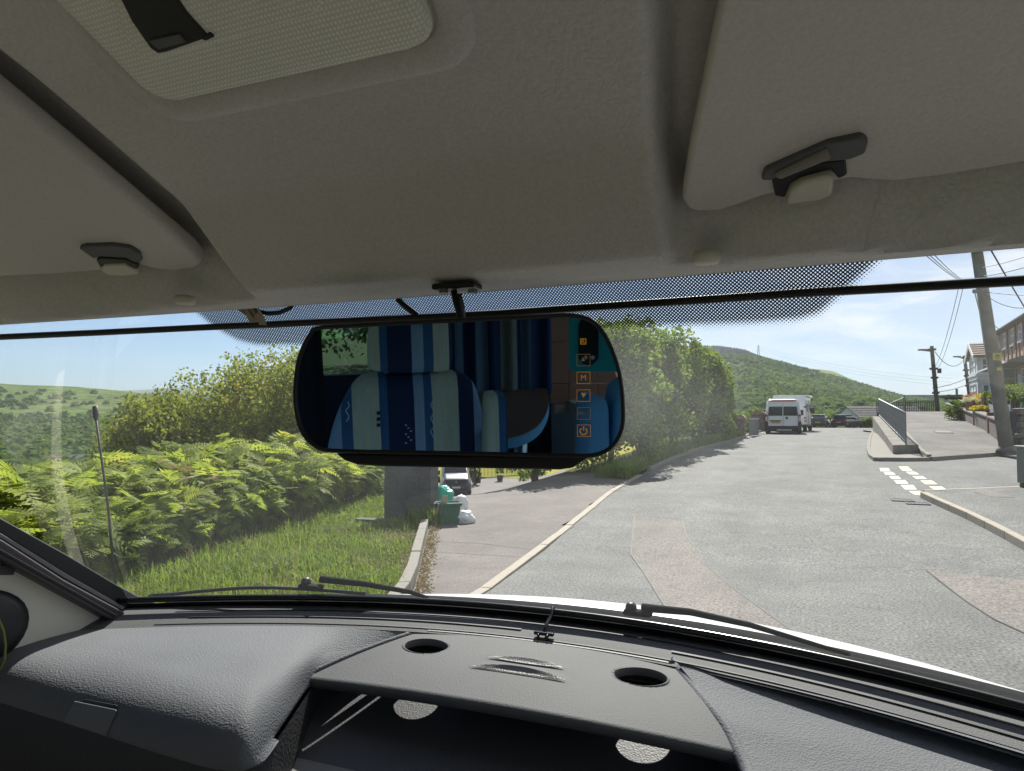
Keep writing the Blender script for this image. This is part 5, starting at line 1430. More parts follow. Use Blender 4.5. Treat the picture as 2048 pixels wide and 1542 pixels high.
M['visor'] = mat('visor_vinyl', (0.575, 0.548, 0.52), .75, var=.04, vscale=3, bump=.2, bscale=220, bdist=.002, fine=.05, fscale=300)
M['beige'] = mat('beige_plastic', (0.62, 0.59, 0.50), .6, var=.04, vscale=5, bump=.12, bscale=300, bdist=.002)
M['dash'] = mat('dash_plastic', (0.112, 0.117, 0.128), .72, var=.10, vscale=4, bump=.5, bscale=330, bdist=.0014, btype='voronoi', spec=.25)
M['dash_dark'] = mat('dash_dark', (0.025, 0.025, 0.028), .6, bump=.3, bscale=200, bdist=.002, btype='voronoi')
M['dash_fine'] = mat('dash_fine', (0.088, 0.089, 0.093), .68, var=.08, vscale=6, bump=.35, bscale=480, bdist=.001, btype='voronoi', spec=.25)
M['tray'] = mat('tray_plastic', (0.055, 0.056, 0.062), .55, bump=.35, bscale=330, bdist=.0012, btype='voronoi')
M['tray_edge'] = mat('tray_edge', (0.17, 0.17, 0.17), .6, bump=.3, bscale=260, bdist=.002)
M['cover_plate'] = mat('cover_plate', (.12, .12, .13), .5, bump=.15, bscale=300, bdist=.001)
M['rubber'] = mat('rubber', (0.012, 0.012, 0.013), .55)
M['cassette'] = mat('blind_cassette', (0.045, 0.036, 0.042), .45)
M['black_plastic'] = mat('black_plastic', (0.012, 0.012, 0.013), .42, spec=.4)
M['black_gloss'] = mat('black_gloss', (0.012, 0.012, 0.013), .22)
M['socket'] = mat('visor_socket', (0.10, 0.10, 0.11), .6, bump=.2, bscale=200, bdist=.002)
M['cowl'] = mat('cowl_plastic', (0.016, 0.0165, 0.018), .9, var=.25, vscale=7, bump=.2, bscale=60, spec=.08)
M['steel'] = mat('steel', (.5, .5, .5), .3, metal=1)
M['lining'] = mat('pale_lining', (0.42, 0.40, 0.36), .8, var=.04)
M['carpet'] = mat('beige_carpet', (0.40, 0.37, 0.31), .95, var=.1, vscale=20)
M['hinge'] = mat('visor_hinge', (.20, .18, .155), .6)
M['navy'] = mat('navy_lining', (0.018, 0.02, 0.032), .9, var=.1)
M['wood_brown'] = mat('cupboard_wood', (0.24, 0.095, 0.05), .5, var=.15, vscale=3)
M['table_brown'] = mat('table_brown', (0.15, 0.08, 0.05), .4, var=.1)
M['turquoise'] = mat('phone_case', (0.0, 0.30, 0.32), .5)

mh = thing('motorhome', 'our own motorhome seen from the driving seat, pale headliner above a dark grey dashboard', 'motorhome', (0, 0, 0))

# windscreen ------------------------------------------------------------
def dusty(n, l, out):
    """film of dust and dried droplets, thickest right of the mirror"""
    t = n.new('ShaderNodeTexCoord')
    g = n.new('ShaderNodeTexNoise'); g.inputs['Scale'].default_value = 480; g.inputs['Detail'].default_value = 1.5
    gr = n.new('ShaderNodeMapRange'); gr.inputs['From Min'].default_value = .5; gr.inputs['From Max'].default_value = .72; gr.inputs['To Min'].default_value = .55; gr.inputs['To Max'].default_value = 1
    c = n.new('ShaderNodeTexNoise'); c.inputs['Scale'].default_value = 6; c.inputs['Detail'].default_value = 4
    # wiped-dry patch around (0.33, 1.1, -0.02)
    mp_ = n.new('ShaderNodeMapping'); ctr, _ = glass_hit(1310, 800)
    mp_.inputs['Location'].default_value = (-ctr[0] / .14, -ctr[1] / .16, -(ctr[2] + EYE) / .125)
    mp_.inputs['Scale'].default_value = (1 / .14, 1 / .16, 1 / .125)
    sp = n.new('ShaderNodeTexGradient'); sp.gradient_type = 'SPHERICAL'
    m1 = n.new('ShaderNodeMath'); m1.operation = 'MULTIPLY'
    m2 = n.new('ShaderNodeMath'); m2.operation = 'MULTIPLY_ADD'; m2.inputs[1].default_value = .16; m2.inputs[2].default_value = .018
    m3 = n.new('ShaderNodeMath'); m3.operation = 'MULTIPLY'
    l.new(t.outputs['Object'], g.inputs['Vector']); l.new(t.outputs['Object'], c.inputs['Vector']); l.new(t.outputs['Object'], mp_.inputs['Vector'])
    l.new(mp_.outputs['Vector'], sp.inputs['Vector'])
    pw_ = n.new('ShaderNodeMath'); pw_.operation = 'POWER'; pw_.inputs[1].default_value = .6
    l.new(sp.outputs['Fac'], pw_.inputs[0])
    l.new(pw_.outputs[0], m1.inputs[0]); l.new(c.outputs['Fac'], m1.inputs[1])
    l.new(m1.outputs[0], m2.inputs[0]); l.new(g.outputs['Fac'], gr.inputs['Value'])
    l.new(m2.outputs[0], m3.inputs[0]); l.new(gr.outputs['Result'], m3.inputs[1])
    df = n.new('ShaderNodeBsdfTranslucent'); df.inputs['Color'].default_value = (.75, .78, .78, 1)
    ms = n.new('ShaderNodeMixShader')
    l.new(m3.outputs[0], ms.inputs['Fac']); l.new(out, ms.inputs[1]); l.new(df.outputs[0], ms.inputs[2])
    return ms.outputs[0]
M['windscreen'] = glass_mat('windscreen_glass', (.95, .975, .965), refl=.075, dirt=dusty)
G = np.array([[glass_p(x, t) + OFF for t in np.linspace(-.03, 1.0, 24)] for x in np.linspace(-.88, .88, 60)])
ws = grid_mesh('windscreen', G, M['windscreen'], mh)
# black printed borders of the glass
G = np.array([[glass_p(x, t) + np.array((0, -.004, EYE)) for t in (.90, .94, 1.0)] for x in np.linspace(-.86, .86, 60)])
grid_mesh('black_border', G, M['black_gloss'], ws)
# dotted sun band: printed dots on the glass behind the mirror
def dot_mat():
    m = bpy.data.materials.new('dot_print'); m.use_nodes = True
    n, l = m.node_tree.nodes, m.node_tree.links
    for x in list(n): n.remove(x)
    o = n.new('ShaderNodeOutputMaterial'); uv = n.new('ShaderNodeUVMap'); uv.uv_map = 'dots'; ue = n.new('ShaderNodeUVMap'); ue.uv_map = 'edge'
    def M_(op, a, b=None, c=None):
        k = n.new('ShaderNodeMath'); k.operation = op
        for i, v in enumerate((a, b, c)):
            if v is None: continue
            if isinstance(v, (int, float)): k.inputs[i].default_value = v
            else: l.new(v, k.inputs[i])
        return k.outputs[0]
    s = n.new('ShaderNodeSeparateXYZ'); l.new(uv.outputs[0], s.inputs[0]); se = n.new('ShaderNodeSeparateXYZ'); l.new(ue.outputs[0], se.inputs[0])
    u, v = s.outputs['X'], s.outputs['Y']
    def cell(du, dv):
        fu = M_('SUBTRACT', M_('FRACT', M_('ADD', u, du)), .5); fv = M_('SUBTRACT', M_('FRACT', M_('ADD', v, dv)), .5)
        return M_('SQRT', M_('ADD', M_('MULTIPLY', fu, fu), M_('MULTIPLY', fv, fv)))
    d = M_('MINIMUM', cell(0, 0), cell(.5, .5))
    e = n.new('ShaderNodeMapRange'); e.inputs['From Min'].default_value = 0; e.inputs['From Max'].default_value = .016; e.inputs['To Min'].default_value = .56; e.inputs['To Max'].default_value = .20
    l.new(se.outputs['X'], e.inputs['Value'])
    hole = M_('LESS_THAN', d, e.outputs['Result'])
    tp_ = n.new('ShaderNodeBsdfTransparent'); bk = n.new('ShaderNodeBsdfPrincipled'); bk.inputs['Base Color'].default_value = (.012, .012, .014, 1); bk.inputs['Roughness'].default_value = .4
    ms = n.new('ShaderNodeMixShader'); l.new(hole, ms.inputs['Fac']); l.new(bk.outputs[0], ms.inputs[1]); l.new(tp_.outputs[0], ms.inputs[2]); l.new(ms.outputs[0], o.inputs['Surface'])
    return m
M['dots'] = dot_mat()
edge_px = [(372, 618), (385, 628), (420, 656), (450, 676), (480, 692), (520, 702), (600, 703), (800, 696), (1000, 684), (1220, 670), (1400, 666), (1520, 662), (1600, 656), (1650, 642), (1690, 606), (1740, 562), (1795, 514), (1830, 490)]
ept = [glass_hit(*p) for p in edge_px]; ex = [p[0][0] for p in ept]; et = [p[1] for p in ept]
xs_ = np.linspace(ex[0], ex[-1], 150)
Pd, U1, U2 = [], [], []
poly_e = np.array([[np.interp(x, ex, [q[0][0] for q in ept]), max(-.02, np.interp(x, ex, et)) * .62] for x in np.linspace(ex[0], ex[-1], 300)])
PITCH_D = .0046
for x in xs_:
    te = max(-.015, float(np.interp(x, ex, et))); r_, u1, u2 = [], [], []
    for q in np.linspace(0, 1, 14):
        t = -.02 + (te + .02) * q
        r_.append(glass_p(x, t) + np.array((0, -.003, EYE - .001)))
        arc = t * .70; u1.append((x / PITCH_D, arc / PITCH_D))
        dd = np.sqrt(((poly_e - np.array((x, t * .62))) ** 2).sum(1)).min(); u2.append((dd, 0))
    Pd.append(r_); U1.append(u1); U2.append(u2)
grid_mesh('dotted_band', np.array(Pd), M['dots'], ws, uvs={'dots': np.array(U1), 'edge': np.array(U2)})

# headliner -------------------------------------------------------------
HS = [0, .02, .08, .135, .175, .24, .34, .415, .51, .65, .9, 1.5]
HZ = [.174, .168, .163, .170, .203, .260, .303, .335, .368, .395, .41, .42]
VF, VS = .738, .416
def visor_z(y): return .2105 + VS * (.722 - y)
V_RIGHT = [(.425, .400), (.389, .519), (.362, .601), (.345, .652), (.330, .703), (.327, .716), (.329, .729), (.338, .736), (.36, .738), (.38, .732), (.399, .725), (.417, .721), (.45, .716), (.477, .714), (.494, .719), (.514, .725), (.556, .724), (.609, .719), (.90, .69), (.90, .30), (.46, .30)]
V_LEFT = [(-.299, .300), (-.301, .454), (-.302, .506), (-.304, .567), (-.307, .638), (-.310, .702), (-.317, .727), (-.328, .737), (-.344, .741), (-.381, .742), (-.405, .735), (-.421, .724), (-.44, .721), (-.509, .725), (-.611, .721), (-.715, .712), (-.90, .69), (-.90, .30)]
FRX = [-.90, -.715, -.611, -.509, -.421, -.381, -.34, -.25, .25, .33, .36, .399, .477, .514, .609, .90]
FRY = [.69, .712, .721, .725, .724, .742, .741, .74, .738, .737, .738, .726, .714, .725, .719, .69]
def visor_front(x): return float(np.interp(x, FRX, FRY))
def head_z(x, s):
    y = .9 - s
    z = float(np.interp(s, HS, HZ)) - .03 * x * x
    ya = yh(x) - s; xs0 = (.300 + max(0, .68 - ya) * .19) if x > 0 else .258; fy = visor_front(x)
    w = sstep(xs0, xs0 + .030, abs(x)) * (1 - sstep(fy + .010, fy + .032, ya)) * (1 - sstep(.62, .75, s))
    zp = max(z, visor_z(ya) + .052)
    return z * (1 - w) + zp * w
sv = np.concatenate([np.linspace(0, .12, 10), np.linspace(.126, .26, 34), np.linspace(.27, .7, 28), np.linspace(.75, 1.5, 12)])
xv = np.concatenate([np.linspace(-.92, -.40, 30), np.linspace(-.395, -.245, 36), np.linspace(-.235, .285, 32), np.linspace(.29, .41, 30), np.linspace(.42, .92, 30)])
def smooth_head(x, s):
    return np.mean([head_z(x, max(0, s + d)) for d in (-.006, -.003, 0, .003, .006)]) if s > .03 else head_z(x, s)
G = np.array([[(x, yh(x) - s, smooth_head(x, s) + EYE) for s in sv] for x in xv])
grid_mesh('headliner', G, M['headliner'], mh)
# rolled front lip of the headliner
G = np.array([[(x, yh(x) + .012 * math.sin(a), zh(x) + .012 - .012 * math.cos(a) + EYE) for a in np.linspace(0, math.pi * .9, 6)] for x in np.linspace(-.92, .92, 50)])
grid_mesh('headliner_lip', G, M['headliner'], mh)

def plane_plate(name, pix, fn, m, par, d0, d1, bev=.002, seg=2, nrm=None):
    """a flat piece whose outline is pix on the surface fn, from d0 to d1 along nrm"""
    pts = [fn(*p) for p in pix]
    nrm = np.asarray(nrm, float); nrm /= np.linalg.norm(nrm)
    return B().prism([p + nrm * d0 for p in pts], [p + nrm * d1 for p in pts]).build(name, m, par, bevel=bev, seg=seg)
vn = np.array((0, VS, -1.0)); vn = np.array((0, -VS, -1.0)) / math.hypot(VS, 1)   # downward facing normal of the visors
def on_visor(px, py):
    d = ray(px, py)      # plane z = .214 + VS*(.734-y)
    s = (.2105 + VS * .722) / (d[2] + VS * d[1]); return CC + d * s
for sx in (-1, 1):
    base = [np.array((x, y, visor_z(y))) for x, y in (V_RIGHT if sx > 0 else V_LEFT)]
    v = B().prism(base, [p - vn * .024 for p in base]).build('sun_visor', M['visor'], mh, bevel=.009, seg=4)
    if sx > 0:
        plane_plate('visor_socket', [(1522, 352), (1530, 332), (1655, 277), (1722, 263), (1736, 275), (1730, 298), (1700, 310), (1640, 316), (1540, 352)], on_visor, M['socket'], v, -.004, .006, .0025, nrm=vn)
        plane_plate('visor_hinge', [(1545, 336), (1654, 283), (1664, 302), (1560, 345)], on_visor, M['hinge'], v, .004, .0095, .003, nrm=vn)
        plane_plate('visor_slot', [(1543, 352), (1550, 386), (1570, 390), (1580, 362), (1602, 350), (1662, 333), (1676, 352), (1694, 344), (1690, 313), (1640, 320)], on_visor, M['black_plastic'], v, -.004, .004, .002, nrm=vn)
        plane_plate('visor_clip', [(1572, 394), (1580, 365), (1600, 348), (1652, 334), (1668, 338), (1664, 374), (1640, 384)], on_visor, M['beige'], v, -.003, .011, .004, nrm=vn)
    else:
        plane_plate('visor_socket', [(160, 490), (172, 486), (225, 484), (262, 489), (282, 502), (286, 517), (272, 520), (255, 510), (205, 507), (190, 511)], on_visor, M['socket'], v, -.004, .006, .0025, nrm=vn)
        plane_plate('visor_slot', [(196, 511), (205, 507), (256, 510), (276, 519), (280, 529), (262, 530), (256, 518), (214, 519), (205, 527)], on_visor, M['black_plastic'], v, -.004, .008, .002, nrm=vn)
        plane_plate('visor_clip', [(204, 528), (214, 519), (254, 517), (278, 530), (285, 537), (250, 541), (222, 539)], on_visor, M['beige'], v, -.003, .011, .004, nrm=vn)
for sx in (-1, 1):
    c = at_z(1413, 520, .160) if sx > 0 else at_z(370, 604, .160)
    B().lathe([(.003, .008), (.0135, .008), (.0135, -.001), (.0115, -.0035), (.003, -.0045)], c, 22).build('trim_button', M['beige'], mh, smooth=True)

# courtesy light --------------------------------------------------------
LA = math.atan(.45); lc = np.array((.038, .405, .331))
ex_ = np.array((1.0, 0, 0)); ey_ = np.array((0, math.cos(LA), -math.sin(LA))); en_ = np.array((0, -math.sin(LA), -math.cos(LA)))
def on_lamp(px, py):
    d = ray(px, py); p0 = np.array((.04, .485, .30)) * 1.072; s = np.dot(p0 - CC, en_) / np.dot(d, en_); return CC + d * s
def catmull(pts, n=8):
    P_ = [np.asarray(p, float) for p in pts]; out = []
    for i in range(len(P_)):
        a, b, c, d = P_[i - 1], P_[i], P_[(i + 1) % len(P_)], P_[(i + 2) % len(P_)]
        for t in np.linspace(0, 1, n, endpoint=False):
            out.append(.5 * (2 * b + (c - a) * t + (2 * a - 5 * b + 4 * c - d) * t * t + (3 * b - a - 3 * c + d) * t ** 3))
    return out
def rrect(w, h, r, n=6, cx=0, cy=0):
    out = []
    for (sx, sy, a0) in ((1, 1, 0), (-1, 1, 90), (-1, -1, 180), (1, -1, 270)):
        for a in np.linspace(a0, a0 + 90, n): out.append((cx + sx * (w / 2 - r) + r * math.cos(R_(a)), cy + sy * (h / 2 - r) + r * math.sin(R_(a))))
    return out
p_fl, p_fr = on_lamp(330, 190), on_lamp(893, 62)
lw = np.linalg.norm(p_fr - p_fl); lx = (p_fr - p_fl) / lw; ly = np.cross(en_, lx)
if ly[1] < 0: ly = -ly
lctr = (p_fl + p_fr) / 2 - ly * .11
cl = B(); LP = lambda x, y, h: lctr + lx * x + ly * y + en_ * h
rings = [[LP(x, y, h) for x, y in rrect(lw + g, .22 + g, .03 + g * .3, cx=0)] for g, h in ((.068, -.02), (.064, .006), (.050, .0095), (.012, .0095), (.004, .004), (.004, -.02))]
cl.loft(rings, True, False)
lamp = cl.build('courtesy_light', M['headliner'], mh, smooth=True)
def ribbed():
    m = mat('ribbed_lens', (.7, .68, .6), .4, spec=.5)
    n, l = m.node_tree.nodes, m.node_tree.links; b = n['Principled BSDF']
    t = n.new('ShaderNodeTexCoord'); mpg = n.new('ShaderNodeMapping')
    w1 = n.new('ShaderNodeTexWave'); w1.inputs['Scale'].default_value = 75; w1.bands_direction = 'X'
    w2 = n.new('ShaderNodeTexWave'); w2.inputs['Scale'].default_value = 75; w2.bands_direction = 'Y'
    a = n.new('ShaderNodeMath'); a.operation = 'MULTIPLY'
    bp = n.new('ShaderNodeBump'); bp.inputs['Strength'].default_value = .5; bp.inputs['Distance'].default_value = .0015
    l.new(t.outputs['Object'], w1.inputs['Vector']); l.new(t.outputs['Object'], w2.inputs['Vector'])
    l.new(w1.outputs['Fac'], a.inputs[0]); l.new(w2.outputs['Fac'], a.inputs[1]); l.new(a.outputs[0], bp.inputs['Height']); l.new(bp.outputs['Normal'], b.inputs['Normal'])
    r = n.new('ShaderNodeValToRGB'); r.color_ramp.elements[0].color = (.70, .69, .62, 1); r.color_ramp.elements[1].color = (.92, .91, .84, 1)
    l.new(a.outputs[0], r.inputs['Fac']); l.new(r.outputs['Color'], b.inputs['Base Color'])
    return m
M['lens'] = ribbed()
rings = [[LP(x, y, h) for x, y in rrect(lw + g, .22 + g, .028, cx=0)] for g, h in ((0, -.01), (0, .010), (-.006, .0165), (-.022, .018))]
mb = B(); mb.loft(rings, True, True)
lens = mb.build('lens', M['lens'], lamp, smooth=False)
LH = np.dot(lctr - on_lamp(500, 100), en_)
plane_plate('inner_lens', [(240, -60), (268, 40), (300, 84), (330, 88), (640, -4), (660, -30), (600, -90)], on_lamp, M['lens'], lamp, .012, .0205, .002, nrm=en_)
plane_plate('switch', [(250, -60), (282, 8), (318, 62), (334, 74), (352, 70), (420, 46), (432, 36), (392, -10), (360, -60)], on_lamp, M['black_plastic'], lamp, .018, .0225, .002, nrm=en_)
plane_plate('switch_rocker', [(318, 44), (336, 62), (392, 46), (376, 30)], on_lamp, M['socket'], lamp, .0215, .0245, .001, nrm=en_)
plane_plate('lens_catch', [(418, 42), (430, 46), (446, 38), (436, 30)], on_lamp, M['black_plastic'], lamp, .018, .023, .001, nrm=en_)

# dashboard -------------------------------------------------------------
da = thing('dashboard', None, None); da.parent = mh
def yk(x): return 1.255 - .40 * x * x
def ysn(x): return yk(x) - .072
# strip along the glass
G = np.array([[(x, yk(x) + .03 - .105 * t, -.370 - .020 * t + (.004 * math.sin(t * math.pi)) + EYE) for t in np.linspace(0, 1, 8)] for x in np.linspace(-.84, .86, 80)])
grid_mesh('defroster_strip', G, M['dash_fine'], da)
for k, (t, w) in enumerate(((.42, .004), (.66, .0075), (.88, .003))):
    for x0_, x1_ in (((-.66, -.05), (.22, .84)) if k == 1 else ((-.70, .84),)):
        G = np.array([[(x, yk(x) + .03 - .105 * t + s * w, -.370 - .020 * t + .004 * math.sin(t * math.pi) + .0012 + EYE) for s in (-.5, .5)] for x in np.linspace(x0_, x1_, 50)])
        grid_mesh('defroster_slot', G, M['rubber'], da)
crest_px = [(-60, 1338), (0, 1347), (150, 1372), (300, 1402), (420, 1432), (500, 1438), (560, 1402), (620, 1351), (740, 1296), (846, 1263)]
crest_z = [-.40, -.40, -.40, -.40, -.402, -.405, -.417, -.433, -.412, -.393]
lip_px = [(-60, 1386), (0, 1405), (150, 1452), (300, 1502), (420, 1538), (497, 1546), (566, 1446), (622, 1362), (741, 1302), (846, 1267)]
lip_d = [-.050, -.052, -.057, -.062, -.066, -.064, -.035, -.010, -.005, -.004]
nst = 64; tt = np.linspace(0, 9, nst)
ip = lambda L, k=None: np.stack([np.interp(tt, range(10), [q[j] for q in L]) for j in range(2)], 1)
def csm(a):                                       # soften corners
    b = a.copy()
    for _ in range(4): b[1:-1] = .25 * b[:-2] + .5 * b[1:-1] + .25 * b[2:]
    return b
CP = csm(ip(crest_px)); CZ = csm(np.interp(tt, range(10), crest_z)[:, None])[:, 0]; LPX = csm(ip(lip_px)); LD = csm(np.interp(tt, range(10), lip_d)[:, None])[:, 0]
rows = []; PROF = []
for i in range(nst):
    cr = at_z(CP[i][0], CP[i][1], CZ[i]); lp = at_z(LPX[i][0], LPX[i][1], CZ[i] + LD[i])
    xb_ = np.interp(i, [0, nst - 1], [-.86, -.232]); bk = np.array((xb_, ysn(xb_), -.389))
    r_ = []
    sf = float(np.clip((nst * .86 - i) / (nst * .2), .12, 1)); dn = lp - cr
    qa = 1 - min(.5, .13 * sf / max(.05, np.linalg.norm(cr - bk)))
    for q in np.linspace(0, 1, 14):
        p = bk + (cr - bk) * q * qa; p[2] += .006 * math.sin(q * math.pi * .5) * sf; r_.append(p)
    A_ = r_[-1]; ct = cr + np.array((0, -.012, .012)) * sf
    PROF.append((A_, ct, lp))
    for q in np.linspace(0, 1, 15)[1:]:           # soft roll over the front edge
        r_.append(A_ * (1 - q) ** 2 + ct * 2 * q * (1 - q) + lp * q * q)
    inn_ = lp + np.array((0.0, .022, -.004)) if i < nst * .62 else lp + np.array((-.002, .001, -.004))
    r_.append(inn_); rows.append([p + OFF for p in r_])
grid_mesh('passenger_pad', np.array(rows), M['dash'], da)
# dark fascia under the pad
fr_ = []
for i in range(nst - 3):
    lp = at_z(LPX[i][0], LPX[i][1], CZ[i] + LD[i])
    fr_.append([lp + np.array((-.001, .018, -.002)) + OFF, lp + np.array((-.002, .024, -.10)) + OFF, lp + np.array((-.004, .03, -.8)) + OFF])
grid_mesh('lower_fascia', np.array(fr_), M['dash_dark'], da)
# airbag cover plate in the pad's front
def on_pad(px, py):                               # surface between crest and lip
    best = None
    for i in range(nst):
        A_, ct, lp = PROF[i]
        for q in np.linspace(0, 1, 40):
            p = A_ * (1 - q) ** 2 + ct * 2 * q * (1 - q) + lp * q * q
            d = p - CC; z_ = d @ cF; X = 1024 + FPX * (d @ cR) / z_; Y = 771 - FPX * (d @ cU) / z_
            e = (X - px) ** 2 + (Y - py) ** 2
            if best is None or e < best[0]: best = (e, p)
    return best[1]
tocam = np.array((.55, -.70, .45)); tocam /= np.linalg.norm(tocam)
plane_plate('cover_recess', [(118, 1447), (152, 1402), (165, 1397), (238, 1412), (242, 1418), (212, 1473)], on_pad, M['rubber'], da, -.004, .0035, .001, nrm=tocam)
plane_plate('airbag_cover', [(121, 1449), (150, 1409), (160, 1406), (230, 1421), (236, 1427), (211, 1472)], on_pad, M['cover_plate'], da, -.002, .0065, .002, nrm=tocam)

# centre cover with two cup holes
def seam(v, sx):                                  # v 0 back .. 1 front
    a = np.array((.230, 1.168, -.391)); b = np.array((.288, 1.082, -.407)); c = np.array((.343, 1.000, -.431))
    p = a * (1 - v) ** 2 + (2 * b - .5 * a - .5 * c) * 2 * v * (1 - v) + c * v * v
    return np.array((p[0] * sx, p[1], p[2]))
HOLES = [(-.188, 1.115), (.188, 1.115)]; HR = .041; HE = .64
nu, nv_ = 140, 62
def cover(u, v):
    l, r = seam(v, -1), seam(v, 1); q = (u + 1) / 2
    p = l + (r - l) * q; p[0] *= .993
    bow = (1 - u * u)
    p[1] += bow * (.017 * (1 - v) - .014 * v); p[2] += bow * (.003 + .012 * v)
    return p
G = np.zeros((nu, nv_ + 8, 3)); keep = np.ones((nu - 1, nv_ + 7), bool)
for i, u in enumerate(np.linspace(-1, 1, nu)):
    for j, v in enumerate(np.linspace(0, 1, nv_)):
        p = cover(u, v)
        for (yc, hgt, sp_) in ((1.108, .0045, .07), (1.075, .0065, .085)):     # raised grille crescents
            xx = p[0] - .005; yy_ = p[1] - (yc - 1.2 * xx * xx)
            if abs(xx) < sp_: p[2] += hgt * (1 - (xx / sp_) ** 2) * math.exp(-((yy_ + .004) / (.010 if yy_ > -.004 else .0045)) ** 2)
        G[i, j] = p + OFF
    pe = cover(u, 1)
    for k, a in enumerate(np.linspace(20, 180, 8)):
        G[i, nv_ + k] = pe + np.array((0, -.010 * math.sin(R_(a)), -.010 + .010 * math.cos(R_(a)))) + OFF
for (hx, hy) in HOLES:
    dx = G[:, :, 0] - hx; dy = (G[:, :, 1] - hy) / HE; rr = np.hypot(dx, dy)
    near = (rr < HR * 1.14) & (rr > HR * .86)
    inside = rr < HR
    keep &= ~(inside[:-1, :-1] & inside[1:, :-1] & inside[1:, 1:] & inside[:-1, 1:])
    f = np.where(near, HR / np.maximum(rr, 1e-6), 1)
    sn = rr < HR * 1.10
    f = np.where(sn & (rr > HR * .80), HR / np.maximum(rr, 1e-6), 1)
    G[:, :, 0] = hx + dx * f; G[:, :, 1] = hy + dy * f * HE
cc_ = grid_mesh('centre_cover', G, M['dash_fine'], da, keep=keep)
for (hx, hy) in HOLES:
    zc_ = -.3985
    B().loft([[np.array((hx + r * math.cos(a), hy + r * HE * math.sin(a), zc_ + h + .16 * r * HE * math.sin(a))) for a in np.linspace(0, 2 * math.pi, 40, endpoint=False)] for r, h in ((HR + .0035, -.0005), (HR + .002, .0022), (HR - .0005, .0015), (HR - .001, -.006), (HR - .001, -.010))], True).build('cup_hole_rim', M['dash_fine'], cc_, smooth=True)
M['mesh_grille'] = mat('grille_mesh', (0.16, 0.155, 0.15), .5, bump=.5, bscale=420, bdist=.0015, btype='voronoi')
for (yc, hgt, sp_) in ((1.108, .0045, .07), (1.075, .0065, .085)):
    rows = []
    for x in np.linspace(-sp_ * .93, sp_ * .93, 40):
        w = (1 - (x / sp_) ** 2); r_ = []
        for q in np.linspace(0, 1, 6):
            yy_ = -.004 - .009 * w * q; u = x / .29; v = np.clip((1.183 - (yc + yy_ - 1.2 * x * x)) / (1.183 - .986), 0, 1)
            p = cover(u, v); y_ = p[1]; yy2 = y_ - (yc - 1.2 * x * x)
            p[2] += hgt * w * math.exp(-((yy2 + .004) / (.010 if yy2 > -.004 else .0045)) ** 2) + .0022
            p[0] = x + .005; r_.append(p + OFF)
        rows.append(r_)
    grid_mesh('speaker_grille', np.array(rows), M['mesh_grille'], cc_)
# pale trim strip behind the cover
G = np.array([[(x, ysn(x) + .012 - .010 * t, -.3865 - .001 * t + EYE) for t in (0, 1)] for x in np.linspace(-.215, .222, 40)])
grid_mesh('trim_strip', G, M['tray_edge'], da)

# right-hand pad, its inner edge following the cover
sp_px = [(1347, 1331, -.392), (1403, 1392, -.408), (1455, 1452, -.421), (1480, 1500, -.433), (1503, 1545, -.442), (1530, 1640, -.452), (1560, 1800, -.468)]
sp3 = [at_z(a, b, c) for a, b, c in sp_px]
rows = []
for k in range(40):
    t = k / 39 * 6; p = np.array([np.interp(t, range(7), [q[j] for q in sp3]) for j in range(3)])
    o_ = np.array((.97, np.interp(t, [0, 6], [ysn(.97), .36]), -.389 - .075 * (t / 6)))
    r_ = []
    for q in np.linspace(0, 1, 26):
        w = q ** 1.0; pt_ = p + (o_ - p) * w
        if t == 0 or k == 0: pt_[1] = ysn(pt_[0])
        else:
            yback = ysn(pt_[0]); f_ = k / 39; yfront = np.interp(pt_[0], [sp3[-1][0], .97], [sp3[-1][1], .36])
            pt_[1] = p[1] * (1 - w) + (yback + (yfront - yback) * f_) * w
        pt_[2] += .006 * math.exp(-(q / .05) ** 2) + .0045 * math.exp(-(k / 4) ** 2)
        r_.append(pt_ + OFF)
    rows.append(r_)
grid_mesh('driver_pad', np.array(rows), M['dash'], da)
B().tube([p + np.array((-.002, 0, -.003)) for p in catmull(sp3, 4)[:-8]], .0105, 10).build('seam_bead', M['dash'], da, smooth=True)
B().tube([seam(v, -1) + np.array((-.010, 0, -.004)) for v in np.linspace(0, 1.0, 12)], .0065, 8).build('seam_bead', M['dash'], da, smooth=True)

# open tray under the cover
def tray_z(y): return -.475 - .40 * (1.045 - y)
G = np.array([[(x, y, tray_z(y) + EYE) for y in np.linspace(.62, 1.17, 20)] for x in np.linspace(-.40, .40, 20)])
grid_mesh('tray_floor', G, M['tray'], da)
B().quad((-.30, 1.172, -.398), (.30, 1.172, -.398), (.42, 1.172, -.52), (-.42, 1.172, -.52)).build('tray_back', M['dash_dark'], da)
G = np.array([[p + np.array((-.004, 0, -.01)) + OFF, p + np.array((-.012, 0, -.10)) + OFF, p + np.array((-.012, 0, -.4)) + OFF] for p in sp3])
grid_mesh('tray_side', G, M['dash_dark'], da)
e0, e1, e2 = at_z(492, 1523, -.545), at_z(640, 1550, -.545), at_z(760, 1580, -.545)
B().prism([e0, e1, e2, e2 + (0, -.05, -.02), e0 + (0, -.05, -.02)], [p + np.array((0, 0, .022)) for p in (e0, e1, e2, e2 + np.array((0, -.05, -.02)), e0 + np.array((0, -.05, -.02)))]).build('tray_lip', M['tray_edge'], da, bevel=.005)
B().lathe([(.002, 0), (.006, 0), (.006, .004), (.002, .005)], (.352, 1.0, -.442), 12).build('trim_cap', M['beige'], da)

